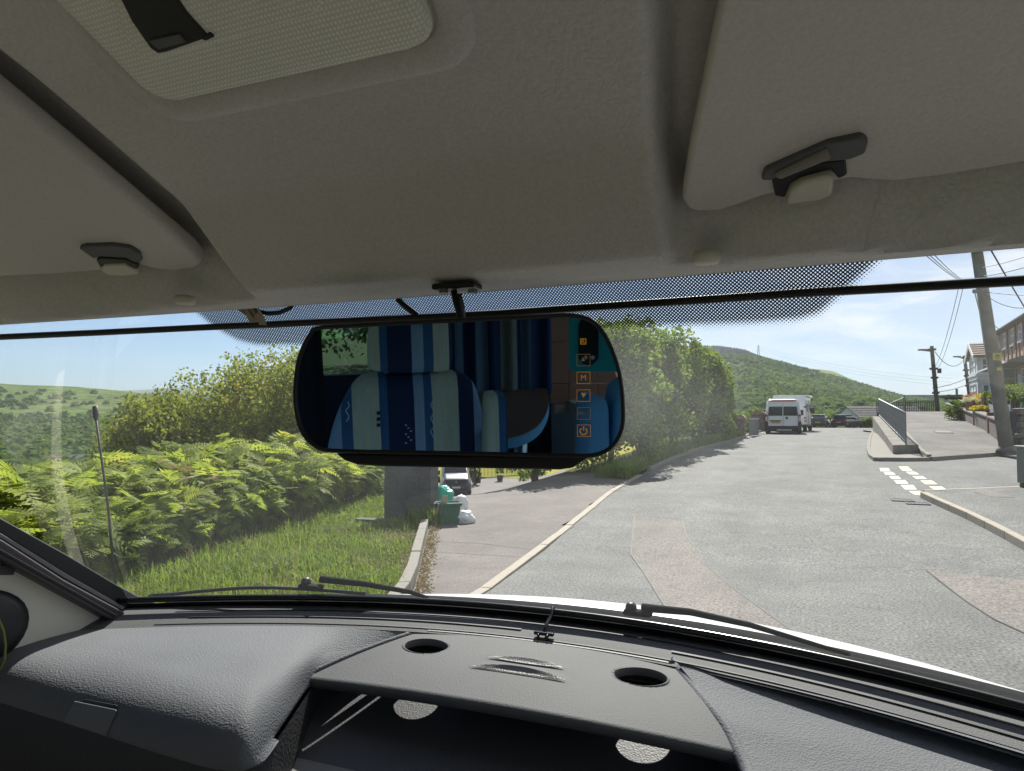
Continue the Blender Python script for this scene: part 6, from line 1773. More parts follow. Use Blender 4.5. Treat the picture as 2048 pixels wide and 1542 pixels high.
# blind rod along the foot of the glass with its clip, and the bar across the top
rod = [(250, 1223), (450, 1221), (620, 1219), (800, 1224), (1000, 1240), (1200, 1270), (1400, 1309), (1600, 1352), (1800, 1397), (2048, 1447), (2200, 1478)]
def on_rod(px, py):
    p = at_z(px, py, -.368); return p
rod3 = [at_z(px, py, -.372 + .0) for px, py in rod]
lr = thing('blind_rod', 'thin glossy black rod running along the dashboard foot of the windscreen', 'rod', (0, 1.2, EYE - .37))
B().tube([np.array((x, yk(x) - .004, -.352)) for x in np.linspace(-.80, .86, 60)], .0058, 8).build('rod', M['black_gloss'], lr, smooth=True)
clp = thing('rod_clip', 'small black T shaped clip on the dash hooked over the thin rod', 'clip', (0, 1.18, EYE - .37))
c = at_z(1088, 1267, -.377)
B().box(c, (.036, .009, .006)).build('foot', M['black_gloss'], clp, bevel=.0015)
for s in (-.6, .6): B().box(c + (s * .014, -.006, -.005), (.004, .004, .012), rz=s).build('prong', M['black_gloss'], clp, bevel=.001)
xr_ = c[0]; B().tube([c + (0, 0, .0), c + (-.001, .016, .012), (xr_ - .002, yk(xr_) - .010, -.356), (xr_ - .002, yk(xr_) - .004, -.344), (xr_, yk(xr_) + .004, -.352)], .0036, 6).build('hook', M['black_gloss'], clp, smooth=True)
tb = thing('blind_bar', 'black bar crossing the whole top of the windscreen behind the rear view mirror', 'bar', (0, .9, EYE + .14))
bp_x = [(-40, 676), (0, 674), (200, 665), (400, 655), (600, 646), (800, 637), (1000, 627), (1200, 613), (1400, 600), (1600, 586), (1800, 575), (2048, 561), (2120, 557)]
bar3 = []
for px, py in bp_x:
    d = ray(px, py); s = .3
    while True:
        p = CC + d * s
        if p[1] >= .905 - .20 * p[0] * p[0]: break
        s += .001
    bar3.append(p)
rr_ = [.0048 + .0012 * max(0, (b[0])) for b in bar3]
B().tube(bar3, [.0052] * len(bar3), 8).build('bar', M['black_plastic'], tb, smooth=True)
# cables and paper tag at the top of the glass
def gp_(px, py, off=-.012): return glass_hit(px, py, off)[0]
o = B().tube([gp_(*p) for p in [(592, 600), (580, 616), (560, 625), (535, 627), (512, 622), (508, 612)]], .0035, 7).build('mirror_cable', M['black_plastic'], smooth=True)
tag(o, 'black cable loop drooping from the headliner beside the paper tag', 'cable')
o = B().tube([gp_(*p) for p in [(794, 598), (808, 610), (824, 622), (838, 634), (850, 645)]], .0042, 7).build('mirror_cable', M['black_plastic'], smooth=True)
tag(o, 'short black cable running from the headliner down behind the mirror', 'cable')
tagp = [(466, 612), (500, 610), (512, 622), (520, 650), (502, 650), (494, 634)]
pts = [gp_(*p, -.016) for p in tagp]
pt_t = thing('paper_tag', 'creased beige paper tag with faint writing tucked above the black bar', 'tag', tuple(pts[0] + OFF))
B().prism(pts, [p + np.array((0, .0012, 0)) for p in pts]).build('paper', M['card'], pt_t)
B().prism([p + np.array((.0, 0, 0)) for p in (gp_(514, 612, -.02), gp_(528, 632, -.02), gp_(534, 650, -.02), gp_(518, 650, -.02))], [gp_(514, 612, -.018), gp_(528, 632, -.018), gp_(534, 650, -.018), gp_(518, 650, -.018)]).build('flap', M['card'], pt_t)
for k, (a, b) in enumerate([((492, 616), (502, 624)), ((496, 614), (505, 620)), ((497, 622), (508, 632)), ((500, 627), (508, 637)), ((483, 619), (490, 628)), ((507, 619), (511, 628))]):
    B().tube([gp_(*a, -.0175), gp_((a[0] + b[0]) / 2 + 1.5, (a[1] + b[1]) / 2, -.0175), gp_(*b, -.0175)], .0005, 4).build('writing', M['black_plastic'], pt_t)

# pillar trim, seals and blind cassette on the left; the same mirrored on the right
def side_plate(name, pix, x, m, d0, d1, bev, sx=1):
    pts = [at_x(px, py, x) for px, py in pix]
    a = [np.array((sx * (p[0] + d0), p[1], p[2])) for p in pts]; b = [np.array((sx * (p[0] + d1), p[1], p[2])) for p in pts]
    return B().prism(a, b).build(name, m, mh, bevel=bev)
for sx in (1, -1):
    side_plate('pillar_seal', [(-260, 905), (0, 1036), (130, 1108), (230, 1168), (285, 1198), (318, 1207), (318, 1216), (245, 1216), (130, 1148), (0, 1068), (-260, 930)], -.80, M['rubber'], -.03, .004, .003, sx)
    side_plate('pillar_strip', [(-260, 930), (0, 1068), (130, 1148), (245, 1214), (240, 1220), (120, 1154), (0, 1078), (-260, 940)], -.80, M['tray_edge'], -.03, .008, .0015, sx)
    side_plate('blind_cassette', [(-260, 942), (0, 1081), (120, 1158), (243, 1224), (240, 1236), (212, 1238), (0, 1122), (-260, 990)], -.79, M['cassette'], -.05, .012, .004, sx)
    side_plate('cassette_groove', [(-260, 962), (0, 1098), (130, 1172), (232, 1230), (228, 1234), (0, 1106), (-260, 970)], -.778, M['rubber'], -.004, .0025, .0008, sx)
    side_plate('pillar_trim', [(-260, 985), (0, 1117), (212, 1236), (258, 1250), (262, 1262), (0, 1330), (-260, 1380)], -.81, M['beige'], -.05, .006, .008, sx)
    side_plate('corner_trim', [(246, 1226), (352, 1222), (380, 1234), (330, 1248), (268, 1252), (256, 1240)], -.80, M['beige'], -.04, .004, .004, sx)
    side_plate('corner_trim', [(358, 1222), (420, 1221), (432, 1224), (388, 1233)], -.80, M['beige'], -.04, .004, .002, sx)
    side_plate('trim_slot', [(-60, 1126), (18, 1130), (30, 1138), (26, 1150), (-60, 1150)], -.80, M['cassette'], -.004, .003, .002, sx)
    mb = B(); ctr = at_x(-60, 1265, -.80)
    mb.lathe([(.002, .012), (.10, .012), (.125, .006), (.13, -.02), (.002, -.02)], (0, 0, 0), 28, 'X')
    mb.v = [tuple(np.array((sx * (v[0] + ctr[0]), v[1] * .72 + ctr[1], (v[2] - EYE) * .52 + ctr[2] + EYE))) for v in mb.v]
    mb.build('door_speaker', M['black_plastic'], mh, smooth=True)
cb_ = B().tube([at_x(p[0], p[1], -.765) for p in [(-4, 1235), (7, 1262), (11, 1290), (9, 1318), (2, 1340)]], .0022, 6).build('door_cord', mat('olive_cord', (.16, .19, .05), .7), mh, smooth=True)

# cowl, bonnet, wipers and aerial outside the glass
G = np.array([[(x, yb(x) - .01 + .13 * q, -.425 + .040 * q + .006 * math.sin(q * 9) + EYE) for q in np.linspace(0, 1, 9)] for x in np.linspace(-.82, .9, 60)])
grid_mesh('cowl', G, M['cowl'], mh)
def bon(x, s): return np.array((x, 1.425 - .40 * x * x + s, -.3855 - .033 * x * x - .12 * s - .30 * s * s + EYE))
G = np.array([[bon(x, s) for s in np.concatenate([[-.004], np.linspace(0, .55, 14)])] for x in np.linspace(-.66, .95, 60)])
G[:, 0, 2] -= .012
grid_mesh('bonnet', G, M['white_paint'], mh)
def wiper(name, blade, arm, knob, r):
    w = thing(name, None, None); w.parent = mh
    bl = [glass_hit(px, py, .022)[0] for px, py in blade]
    mb = B(); mb.tube(catmull(bl, 4)[:-8], r * .62, 6); mb.build('wiper_blade', M['black_plastic'], w, smooth=True)
    ar = [glass_hit(px, py, .04)[0] for px, py in arm]
    B().tube(ar, [r * 1.25, r * 1.0, r * .8, r * .5][:len(ar)], 8).build('wiper_arm', M['cowl'], w, smooth=True)
    k = glass_hit(*knob, .035)[0]
    B().lathe([(.002, .009), (.006, .0085), (.0095, .004), (.0105, -.006), (.002, -.008)], k, 18).build('pivot_cap', M['black_plastic'], w, smooth=True)
    B().box(k + (0.012, 0, -.008), (.05, .022, .010)).build('pivot_base', M['cowl'], w, bevel=.004)
wiper('wiper', [(330, 1194), (360, 1187), (430, 1180), (520, 1175), (640, 1180), (760, 1190), (870, 1198)], [(640, 1158), (730, 1168), (820, 1184), (858, 1196)], (612, 1164), .0058)
wiper('wiper', [(860, 1204), (980, 1212), (1100, 1226), (1240, 1246), (1380, 1270), (1500, 1296), (1640, 1330)], [(1285, 1215), (1380, 1224), (1500, 1250), (1700, 1310)], (1262, 1215), .0060)
a0_, a1_ = at_x(231, 1172, -.93), at_x(192, 838, -.93)
ae = thing('aerial', None, None); ae.parent = mh
B().tube([a0_, a0_ * .5 + a1_ * .5 + (0, .004, 0), a1_], [.0032, .0026, .0022], 7).build('aerial_rod', M['rubber'], ae, smooth=True)
a2_ = at_x(190, 812, -.93); B().tube([a1_ + (a1_ - a2_) * .1, a1_ * .7 + a2_ * .3, a2_], [.0035, .0058, .0052], 8).build('aerial_tip', M['cassette'], ae, smooth=True)

# rear-view mirror ------------------------------------------------------
mn = -ray(1172, 700); mn /= np.linalg.norm(mn)
m0_ = at_y(918, 770, .76)
def on_mirror(px, py, lift=0.0):
    d = ray(px, py); s = np.dot(m0_ + mn * lift - CC, mn) / np.dot(d, mn); return CC + d * s
OUT = [(632, 652), (700, 647), (800, 641.5), (900, 637), (1000, 632), (1100, 627), (1140, 626), (1172, 632), (1198, 648), (1221, 682), (1239, 728), (1248, 775), (1251, 829), (1248, 858), (1238, 882), (1220, 902), (1192, 914), (1150, 916), (1050, 914), (921, 911), (800, 909), (700, 907), (650, 904), (626, 893), (607, 874), (594, 846), (587, 800), (588, 760), (594, 720), (607, 684), (618, 666)]
OUT = [tuple(p) for p in catmull(OUT, 3)]
def inset(pix, d):
    a = np.array(pix); t = np.roll(a, -1, 0) - np.roll(a, 1, 0); t /= np.linalg.norm(t, axis=1, keepdims=True)
    return a + np.stack([-t[:, 1], t[:, 0]], 1) * d
mi = thing('rear_view_mirror', 'wide black clip-on rear view mirror with orange touch icons reflecting a striped seat', 'mirror', tuple(m0_ + OFF))
mb = B(); rings = []
for ins, lift in ((9.5, .0005), (8, .0035), (4, .0050), (1, .003), (0, -.002), (0, -.014), (10, -.022), (40, -.026)):
    q = inset(OUT, ins); rings.append([on_mirror(*p) + mn * lift for p in q])
mb.loft(rings, True, False); k = len(OUT); mb.f.append(tuple(range(7 * k, 8 * k)))
mb.build('mirror_housing', M['black_plastic'], mi, smooth=True)
mg = bpy.data.materials.new('mirror_coating'); mg.use_nodes = True
n_, l_ = mg.node_tree.nodes, mg.node_tree.links
for x in list(n_): n_.remove(x)
o_ = n_.new('ShaderNodeOutputMaterial'); gg = n_.new('ShaderNodeBsdfGlossy'); gg.inputs['Roughness'].default_value = .012; gg.inputs['Color'].default_value = (.33, .50, .62, 1)
l_.new(gg.outputs[0], o_.inputs['Surface'])
q = inset(OUT, 8.5)
gl_ = B().poly([on_mirror(*p) + mn * .0012 for p in q]).build('mirror_glass', mg, mi)
pn = gl_.data.polygons[0]
plane_plate('rear_clamp', [(672, 906), (690, 920), (716, 929), (760, 932), (1120, 939), (1146, 935), (1166, 922), (1182, 912)], lambda a, b: on_mirror(a, b, -.012), M['black_plastic'], mi, -.012, .004, .003, nrm=mn)
M['icon'] = bpy.data.materials.new('icon_light'); M['icon'].use_nodes = True
b_ = M['icon'].node_tree.nodes['Principled BSDF']; b_.inputs['Base Color'].default_value = (.5, .22, .02, 1); b_.inputs['Emission Color'].default_value = (1.0, .45, .04, 1); b_.inputs['Emission Strength'].default_value = .05
M['icon_dim'] = bpy.data.materials.new('icon_dim'); M['icon_dim'].use_nodes = True
b_ = M['icon_dim'].node_tree.nodes['Principled BSDF']; b_.inputs['Base Color'].default_value = (.2, .13, .05, 1); b_.inputs['Emission Color'].default_value = (1.0, .6, .25, 1); b_.inputs['Emission Strength'].default_value = .018
def micon(name, polys, m):
    mb = B()
    for pl__ in polys: mb.add([on_mirror(*p) + mn * .0018 for p in pl__], [tuple(range(len(pl__)))])
    return mb.build(name, m, mi)
def frame_px(cx, cy_, w, h, t=1.0):
    a, b, c, d = cx - w / 2, cx + w / 2, cy_ - h / 2, cy_ + h / 2
    return [[(a, c), (b, c), (b, c + t), (a, c + t)], [(a, d - t), (b, d - t), (b, d), (a, d)], [(a, c + t), (a + t, c + t), (a + t, d - t), (a, d - t)], [(b - t, c + t), (b, c + t), (b, d - t), (b - t, d - t)]]
ICX = 1167
micon('icon_frame', frame_px(ICX, 720, 27, 24), M['icon_dim'])
for cyi in (755.5, 791): micon('icon_frame', frame_px(ICX, cyi, 27, 24), M['icon'])
micon('icon_frame', frame_px(ICX + 1, 826.5, 27, 25), M['icon_dim']); micon('icon_frame', frame_px(ICX + 1, 861, 27, 24), M['icon'])
micon('icon_arrow', [[(1166, 714), (1170, 722), (1162, 722)]], M['icon_dim'])
micon('icon_arrow', [[(1161.5, 786), (1172.5, 786), (1167, 795)]], M['icon'])
mx_, my_ = (on_mirror(1180, 756) - on_mirror(1150, 756)), (on_mirror(1166, 740) - on_mirror(1166, 770))
ppx = np.linalg.norm(mx_) / 30; mx_ /= np.linalg.norm(mx_); my_ -= mx_ * np.dot(my_, mx_); my_ /= np.linalg.norm(my_)
def mtext(name, s, px, py, hpx, m):
    p = on_mirror(px, py) + mn * .0018 + OFF
    M4 = Matrix(((mx_[0], my_[0], mn[0], p[0]), (mx_[1], my_[1], mn[1], p[1]), (mx_[2], my_[2], mn[2], p[2]), (0, 0, 0, 1)))
    return text_part(name, s, hpx * ppx * 1.4, M4, m, mi, .0)
mtext('icon_letter', 'M', 1167, 755.5, 11, M['icon']); mtext('icon_letter', 'VOL', 1163, 826, 5.5, M['icon_dim']); mtext('icon_letter', 'R', 1166, 683, 9, M['icon'])
micon('icon_frame', frame_px(1166.5, 683, 12, 12, 1.6), M['icon'])
ringp = [[(1167 + r * math.cos(a), 862 + r * math.sin(a)) for r, a in ((8, a0), (8, a1), (5.6, a1), (5.6, a0))] for a0, a1 in zip(np.linspace(R_(-55), R_(235), 17)[:-1], np.linspace(R_(-55), R_(235), 17)[1:])]
micon('icon_power', ringp + [[(1166, 852), (1168.4, 852), (1168.4, 861), (1166, 861)]], M['icon'])
# bracket on the headliner and stem
br = thing('mirror_bracket', None, None); br.parent = mi
bc = at_y(914, 574, .790)
br.location = -(m0_ + OFF)
br_b = bpy.data.objects.remove(br)
B().box(bc + (0, 0, .0), (.058, .028, .008), rz=.05).build('mirror_bracket', M['black_plastic'], mi, bevel=.003)
for px in (887, 945): 
    c = at_y(px, 583, .780); B().lathe([(.0015, -.002), (.0055, -.002), (.0055, .003), (.0015, .003)], c, 14).build('screw', M['rail'], mi)
B().tube([at_y(908, 582, .785), at_y(911, 600, .782), at_y(916, 618, .778), at_y(922, 640, .77)], .0042, 8).build('mirror_stem', M['black_plastic'], mi, smooth=True)
B().tube([at_y(918, 590, .789), at_y(924, 612, .787), at_y(926, 640, .785)], .0035, 8).build('mirror_stem', M['rail'], mi, smooth=True)

# what stands behind us and shows in the mirror --------------------------
def mray(px, py):
    P_ = on_mirror(px, py); d = ray(px, py); return P_, d - 2 * np.dot(d, mn) * mn
def m_y(px, py, Y):
    P_, d = mray(px, py); return P_ + d * ((Y - P_[1]) / d[1])
def m_z(px, py, Z):
    P_, d = mray(px, py); return P_ + d * ((Z - P_[2]) / d[2])
CREAM, LBLUE, MBLUE, NAVY_ = (.62, .63, .52), (.30, .44, .62), (.045, .13, .30), (.012, .028, .09)
def stripes(name, x0, x1, stops):
    m = mat(name, CREAM, .9, bump=.25, bscale=400, bdist=.002)
    n, l = m.node_tree.nodes, m.node_tree.links; b = n['Principled BSDF']
    t = n.new('ShaderNodeTexCoord'); s = n.new('ShaderNodeSeparateXYZ'); r = n.new('ShaderNodeMapRange'); cr = n.new('ShaderNodeValToRGB')
    r.inputs['From Min'].default_value = x0; r.inputs['From Max'].default_value = x1
    l.new(t.outputs['Object'], s.inputs[0]); l.new(s.outputs['X'], r.inputs['Value']); l.new(r.outputs['Result'], cr.inputs['Fac'])
    cr.color_ramp.interpolation = 'CONSTANT'
    for i, (p, c) in enumerate(stops):
        e = cr.color_ramp.elements[i] if i < 2 else cr.color_ramp.elements.new(p)
        e.position = p; e.color = (*c, 1)
    wv = n.new('ShaderNodeTexNoise'); wv.inputs['Scale'].default_value = 130; wv.inputs['Detail'].default_value = 2
    mpg = n.new('ShaderNodeMapping'); mpg.inputs['Scale'].default_value = (1, 1, .06)
    l.new(t.outputs['Object'], mpg.inputs[0]); l.new(mpg.outputs[0], wv.inputs['Vector'])
    mr = n.new('ShaderNodeMapRange'); mr.inputs['To Min'].default_value = .78; mr.inputs['To Max'].default_value = 1.2; l.new(wv.outputs['Fac'], mr.inputs['Value'])
    mu = n.new('ShaderNodeMixRGB'); mu.blend_type = 'MULTIPLY'; mu.inputs['Fac'].default_value = 1
    l.new(cr.outputs['Color'], mu.inputs['Color1']); l.new(mr.outputs['Result'], mu.inputs['Color2']); l.new(mu.outputs['Color'], b.inputs['Base Color'])
    return m
YS = -.90
zx = lambda X: X * .3613 + 560                    # zoomed photo column -> photo column
xa, xb_ = m_y(655, 850, YS)[0], m_y(972, 850, YS)[0]
fr2 = lambda X: (m_y(zx(X), 830, YS)[0] - xa) / (xb_ - xa)
M['seat_cloth'] = stripes('seat_cloth', xa, xb_, [(0, LBLUE), (fr2(338), MBLUE), (fr2(402), CREAM), (fr2(552), MBLUE), (fr2(597), NAVY_), (fr2(742), LBLUE), (fr2(797), MBLUE), (fr2(842), CREAM), (fr2(985), NAVY_), (fr2(1072), LBLUE)])
ps = thing('passenger_seat', 'seat in cream and blue striped cloth with matching headrest, seen in the mirror', 'seat', tuple(m_y(812, 900, YS) * (1, 1, 0) + (0, 0, .7)))
def cushion(name, pix, Y, thick, m, par, bev, bulge=.03):
    pts = [m_y(*p, Y) for p in pix]
    ctr = np.mean(pts, 0); rings = []
    for f, dy in ((1.0, thick), (1.0, .03), (.985, .012), (.95, .002), (.8, -bulge * .55), (.55, -bulge * .9), (.25, -bulge)):
        rings.append([ctr + (p - ctr) * f + np.array((0, -dy, 0)) for p in pts])
    mb = B(); mb.loft(rings, True, True); return mb.build(name, m, par, smooth=True)
cushion('seat_back', catmull([(640, 1080), (648, 950), (655, 900), (668, 850), (690, 800), (712, 768), (740, 753), (800, 749), (880, 748), (925, 750), (948, 766), (962, 805), (970, 860), (973, 930), (976, 1080)], 4), YS, .14, M['seat_cloth'], ps, .03)
M['headrest_cloth'] = stripes('headrest_cloth', m_y(734, 700, YS)[0], m_y(908, 700, YS)[0], [(0, CREAM), (.14, MBLUE), (.225, NAVY_), (.50, LBLUE), (.63, MBLUE), (.745, CREAM), (.93, NAVY_)])
cushion('headrest', catmull([(738, 735), (735, 700), (738, 655), (755, 632), (820, 626), (885, 630), (903, 650), (907, 700), (903, 735), (885, 744), (820, 747), (755, 744)], 4), YS + .02, .10, M['headrest_cloth'], ps, .03)
for px in (773, 877): B().tube([m_y(px, 738, YS - .05), m_y(px, 760, YS - .05)], .008, 8).build('headrest_stem', M['steel'], ps, smooth=True)
def squiggle(pix, Y, r=.0016):
    B().tube(catmull([m_y(*p, Y + .034) for p in pix], 4)[:-8], r, 5).build('embroidery', M['upvc'], ps, smooth=True)
squiggle([(zx(590) + 6 * math.sin(i * 1.9), 668 + i * 7) for i in range(10)], YS)
squiggle([(zx(845) + 4 * math.sin(i * 2.1), 790 + i * 9) for i in range(12)], YS)
squiggle([(zx(375) + 3.5 * math.sin(i * 2.2), 805 + i * 8) for i in range(7)], YS)
for px_, py0 in ((zx(546), 826), (zx(546), 838), (zx(546), 850)):
    q_ = m_y(px_, py0, YS + .036); B().box(q_, (.012, .003, .012)).build('embroidery', M['navy'], ps)
for px_, rows_ in ((zx(712), (850, 890)), (zx(940), (820, 850))):
    for k_ in range(7):
        q_ = m_y(px_ + (k_ % 3) * 5 - 5, rows_[0] + k_ * 6, YS + .035); B().box(q_, (.006, .003, .004)).build('embroidery', M['blue_cloth'] if 'blue_cloth' in M else M['upvc'], ps)
squiggle([(zx(605) + 5 * math.sin(i * 1.7), 700 + i * 6) for i in range(6)], YS)
# seat beside it, driving seat, table, curtains, cupboards
Y2 = -.72
a_ = thing('seat_armrest', 'narrow striped armrest beside the striped seat in the mirror', 'armrest', tuple(m_y(994, 900, Y2) * (1, 1, 0) + (0, 0, .7)))
M['arm_cloth'] = stripes('arm_cloth', m_y(974, 850, Y2)[0], m_y(1015, 850, Y2)[0], [(0, CREAM), (.55, MBLUE), (.9, NAVY_)])
cushion('armrest', catmull([(974, 1000), (974, 850), (976, 800), (984, 790), (1005, 789), (1014, 797), (1016, 850), (1016, 1000)], 4), Y2, .10, M['arm_cloth'], a_, .02, .015)
Y3 = -.45
dsn = thing('driving_seat', 'pale blue side of the driving seat at the right end of the mirror', 'seat', tuple(m_y(1195, 900, Y3) * (1, 1, 0) + (0, 0, .7)))
M['blue_cloth'] = mat('blue_cloth', (.15, .38, .62), .9, var=.08, bump=.2, bscale=300)
cushion('seat_bolster', catmull([(1174, 1000), (1174, 850), (1176, 806), (1184, 795), (1206, 796), (1216, 806), (1219, 850), (1218, 1000)], 4), Y3, .12, M['blue_cloth'], dsn, .02, .015)
cushion('seat_bolster', catmull([(1226, 1000), (1228, 850), (1232, 800), (1245, 770), (1300, 765), (1300, 1000)], 4), Y3, .10, M['blue_cloth'], dsn, .02, .015)
ZT = -.36
tp_ = [m_z(*p, ZT) for p in catmull([(940, 771), (1000, 769), (1060, 769), (1090, 776), (1098, 795), (1094, 822), (1078, 848), (1050, 866), (1015, 874), (975, 874)], 5)]
tb_ = thing('dinette_table', 'round ended brown table with pale edge beside the striped seat in the mirror', 'table', tuple(np.mean(tp_, 0) * (1, 1, 0) + (0, 0, .7)))
B().prism([p - np.array((0, 0, .004)) for p in tp_], tp_).build('table_top', M['table_brown'], tb_)
B().prism([p * (1, 1, 1) - np.array((0, 0, .04)) for p in tp_], [p - np.array((0, 0, .0045)) for p in tp_]).build('table_edge', M['blue_cloth'], tb_)
tcn = np.mean(tp_, 0); B().tube([tcn - (0, 0, .04), np.array((tcn[0], tcn[1], -1.24))], .03, 10).build('table_leg', M['steel'], tb_, smooth=True)
Y4 = -1.85
xs4 = [m_y(zx(X), 700, Y4)[0] for X in (940, 1500)]
f4 = lambda X: (m_y(zx(X), 700, Y4)[0] - xs4[0]) / (xs4[1] - xs4[0])
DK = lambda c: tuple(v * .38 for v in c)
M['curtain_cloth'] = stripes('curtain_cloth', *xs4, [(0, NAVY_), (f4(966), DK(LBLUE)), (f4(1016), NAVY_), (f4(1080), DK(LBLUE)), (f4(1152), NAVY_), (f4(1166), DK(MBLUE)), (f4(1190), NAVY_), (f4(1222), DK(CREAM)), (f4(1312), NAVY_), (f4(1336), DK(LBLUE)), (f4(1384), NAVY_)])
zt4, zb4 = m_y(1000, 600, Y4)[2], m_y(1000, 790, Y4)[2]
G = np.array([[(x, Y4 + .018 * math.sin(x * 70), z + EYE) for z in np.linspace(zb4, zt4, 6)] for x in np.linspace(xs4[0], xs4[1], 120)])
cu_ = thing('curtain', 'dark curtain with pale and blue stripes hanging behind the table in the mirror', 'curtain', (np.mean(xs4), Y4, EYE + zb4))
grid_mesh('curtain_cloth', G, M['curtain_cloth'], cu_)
Y5 = -2.05
cp = thing('cupboard', 'brown wooden cupboard panels behind the phone in the mirror', 'cupboard', (1.0, Y5, .7))
cols = [zx(1495), zx(1600), zx(1760), zx(1990)]
for a, b in zip(cols[:-1], cols[1:]):
    for r0, r1 in ((560, 683), (684.5, 766), (767.5, 807)):
        q = [m_y(a + .5, r0, Y5), m_y(b - .5, r0, Y5), m_y(b - .5, r1, Y5), m_y(a + .5, r1, Y5)]
        B().prism(q, [p + np.array((0, -.02, 0)) for p in q]).build('panel', M['wood_brown'], cp)
q = [m_y(zx(1520), 808, Y5), m_y(zx(1990), 808, Y5), m_y(zx(1990), 828, Y5), m_y(zx(1520), 828, Y5)]
B().prism(q, [p + np.array((0, -.02, 0)) for p in q]).build('bench_cushion', M['card'], cp)
# phone taking the picture
ph = thing('phone', 'phone in a turquoise case held up to take the picture, seen in the mirror', 'phone', (CAMX, -.02, EYE))
Mp = np.stack([cR, cU, -cF], 1)
pc_ = CC - cF * .018
def pp_(x, y, z): return pc_ + Mp @ np.array((x, y, z))
mb = B(); mb.prism([pp_(x, y, 0) for x, y in rrect(.165, .128, .014, cx=.040, cy=.012)], [pp_(x, y, .010) for x, y in rrect(.165, .128, .014, cx=.040, cy=.012)]); mb.build('case', M['turquoise'], ph, bevel=.002)
mb = B(); mb.prism([pp_(x, y, -.003) for x, y in rrect(.047, .112, .023, 10, cx=.004, cy=.020)], [pp_(x, y, .001) for x, y in rrect(.047, .112, .023, 10, cx=.004, cy=.020)]); mb.build('camera_bar', M['black_gloss'], ph)
for x in (-.002, .014):
    mb = B(); mb.prism([pp_(x + .0045 * math.cos(a), -.018 + .0045 * math.sin(a), -.0045) for a in np.linspace(0, 2 * math.pi, 16, endpoint=False)], [pp_(x + .0045 * math.cos(a), -.018 + .0045 * math.sin(a), -.002) for a in np.linspace(0, 2 * math.pi, 16, endpoint=False)]); mb.build('lens_ring', M['steel'], ph)

# body shell round the cab and living area
def slab(name, a, b, m):
    a, b = np.array(a), np.array(b); return B().box((a + b) / 2, np.abs(b - a)).build(name, m, mh)
for sx in (-1, 1):
    X0, X1 = sx * .99, sx * 1.05
    def side(y0, y1, z0, z1, m=M['lining']): slab('side_wall', (X0, y0, z0), (X1, y1, z1), m)
    side(-2.5, .85, -1.3, -.46); side(-2.5, .85, .20, .46); side(-.55, -.25, -.46, .20); side(-2.5, -2.15, -.46, .20)
    for y0, y1 in ((-.25, .85), (-2.15, -.55)):  # out-of-view side openings, enlarged to let more light inside
        B().quad((sx * 1.02, y0, -.46), (sx * 1.02, y1, -.46), (sx * 1.02, y1, .20), (sx * 1.02, y0, .20)).build('side_window', M['windscreen'] if False else M.setdefault('side_glass', glass_mat('side_glass')), mh)
slab('cab_floor', (-1.05, -2.5, -1.30), (1.05, .75, -1.25), M['carpet'])
slab('bulkhead', (-1.0, 1.16, -1.3), (1.0, 1.22, -.52), M['navy'])
w0, w1 = m_y(652, 640, -2.4), m_y(742, 738, -2.4)
wx0, wx1, wz1, wz0 = w0[0] - .06, w1[0], .36, w1[2] - .03
for a, b in (((-1.05, -2.5, -1.3), (wx0, -2.42, .46)), ((wx1, -2.5, -1.3), (1.05, -2.42, .46)), ((wx0, -2.5, -1.3), (wx1, -2.42, wz0)), ((wx0, -2.5, wz1), (wx1, -2.42, .46))):
    slab('rear_wall', a, b, M['navy'])
B().quad((wx0, -2.46, wz0), (wx1, -2.46, wz0), (wx1, -2.46, wz1), (wx0, -2.46, wz1)).build('rear_window', M['side_glass'], mh)
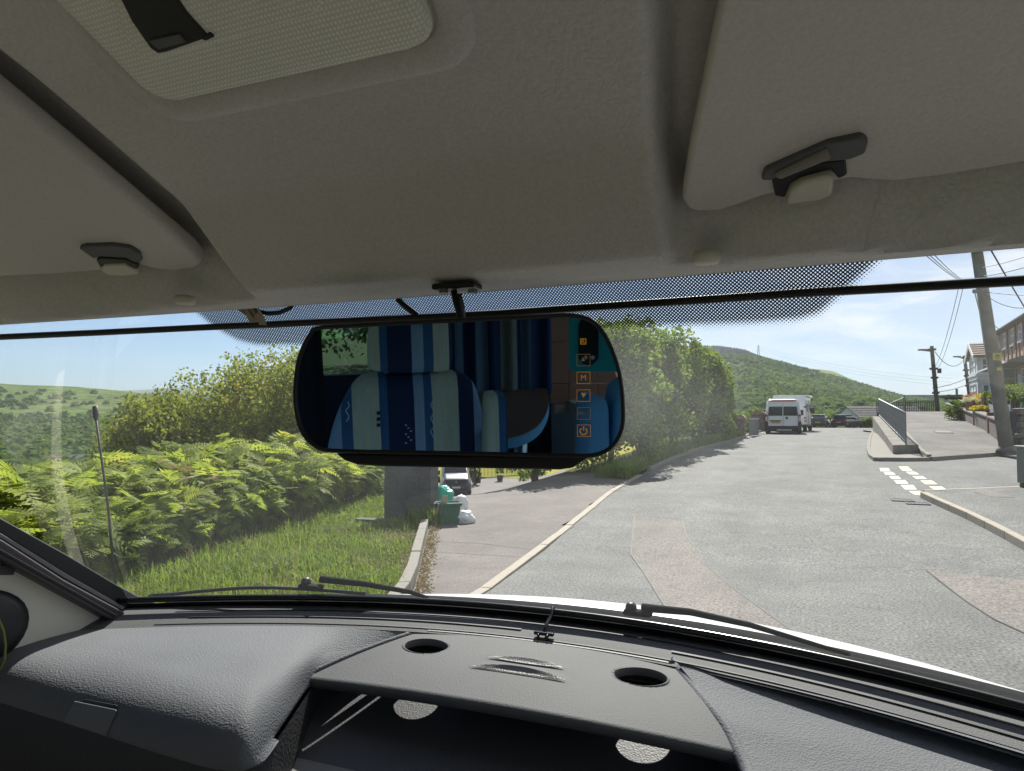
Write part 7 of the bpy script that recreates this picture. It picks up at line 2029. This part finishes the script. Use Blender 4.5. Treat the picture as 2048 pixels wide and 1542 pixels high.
for a, b in (((-1.05, -2.5, .43), (1.05, -2.38, .47)), ((-1.05, -1.93, .43), (1.05, -.55, .47)), ((-1.05, -2.38, .43), (-.6, -1.93, .47)), ((.6, -2.38, .43), (1.05, -1.93, .47))):
    slab('ceiling', a, b, M['headliner'])
slab('roof', (-1.05, -.55, .47), (1.05, .86, .50), M['white_paint'])
B().quad((-.6, -2.38, .45), (.6, -2.38, .45), (.6, -1.93, .45), (-.6, -1.93, .45)).build('added_rooflight', M['side_glass'], mh)  # unseen roof pane, added so sun bounces off the rear wall inside
bq = m_y(628, 760, -1.35)
G = np.array([[(x, -1.35 + .02 * math.sin(x * 60), z) for z in np.linspace(EYE - 1.2, EYE + .4, 4)] for x in np.linspace(m_y(570, 760, -1.35)[0] - .15, m_y(648, 760, -1.35)[0], 40)])
cu2 = thing('curtain', 'plain dark blue curtain drawn at the left end of the mirror view', 'curtain', (bq[0], -1.35, .75))
grid_mesh('curtain_cloth', G, M['navy'], cu2)
# bushes on the verge behind the motorhome, seen through the rear window in the mirror
for k, (x, y, h) in enumerate([(-1.6, -15, 3.4), (2.4, -16.2, 3.8), (-5.6, -15.5, 4.0)]):
    tree('shrub', ['leafy shrub in the middle of the view through the rear window in the mirror', 'taller shrub nearer the striped headrest through the rear window', 'shrub by the dark curtain through the rear window'][k], 'shrub', (x, y, 0), (x, y, h / 2 + .3), (2.4, 1.5, h / 2), 5200, 50, M['dark_leaf'], .18, .1)
# ---- thin valley haze: one closed box of air round the whole place
hz = MB().box((-600, 2200, 165), (7000, 5600, 400)).build('haze', None)
hm = bpy.data.materials.new('haze_air'); hm.use_nodes = True
hn_, hl_ = hm.node_tree.nodes, hm.node_tree.links
for x in list(hn_): hn_.remove(x)
ho = hn_.new('ShaderNodeOutputMaterial'); hv = hn_.new('ShaderNodeVolumePrincipled')
hv.inputs['Color'].default_value = (.80, .88, 1, 1); hv.inputs['Density'].default_value = .00007; hv.inputs['Anisotropy'].default_value = .3
hl_.new(hv.outputs[0], ho.inputs['Volume']); hz.data.materials.append(hm)
tag(hz, kind='stuff')
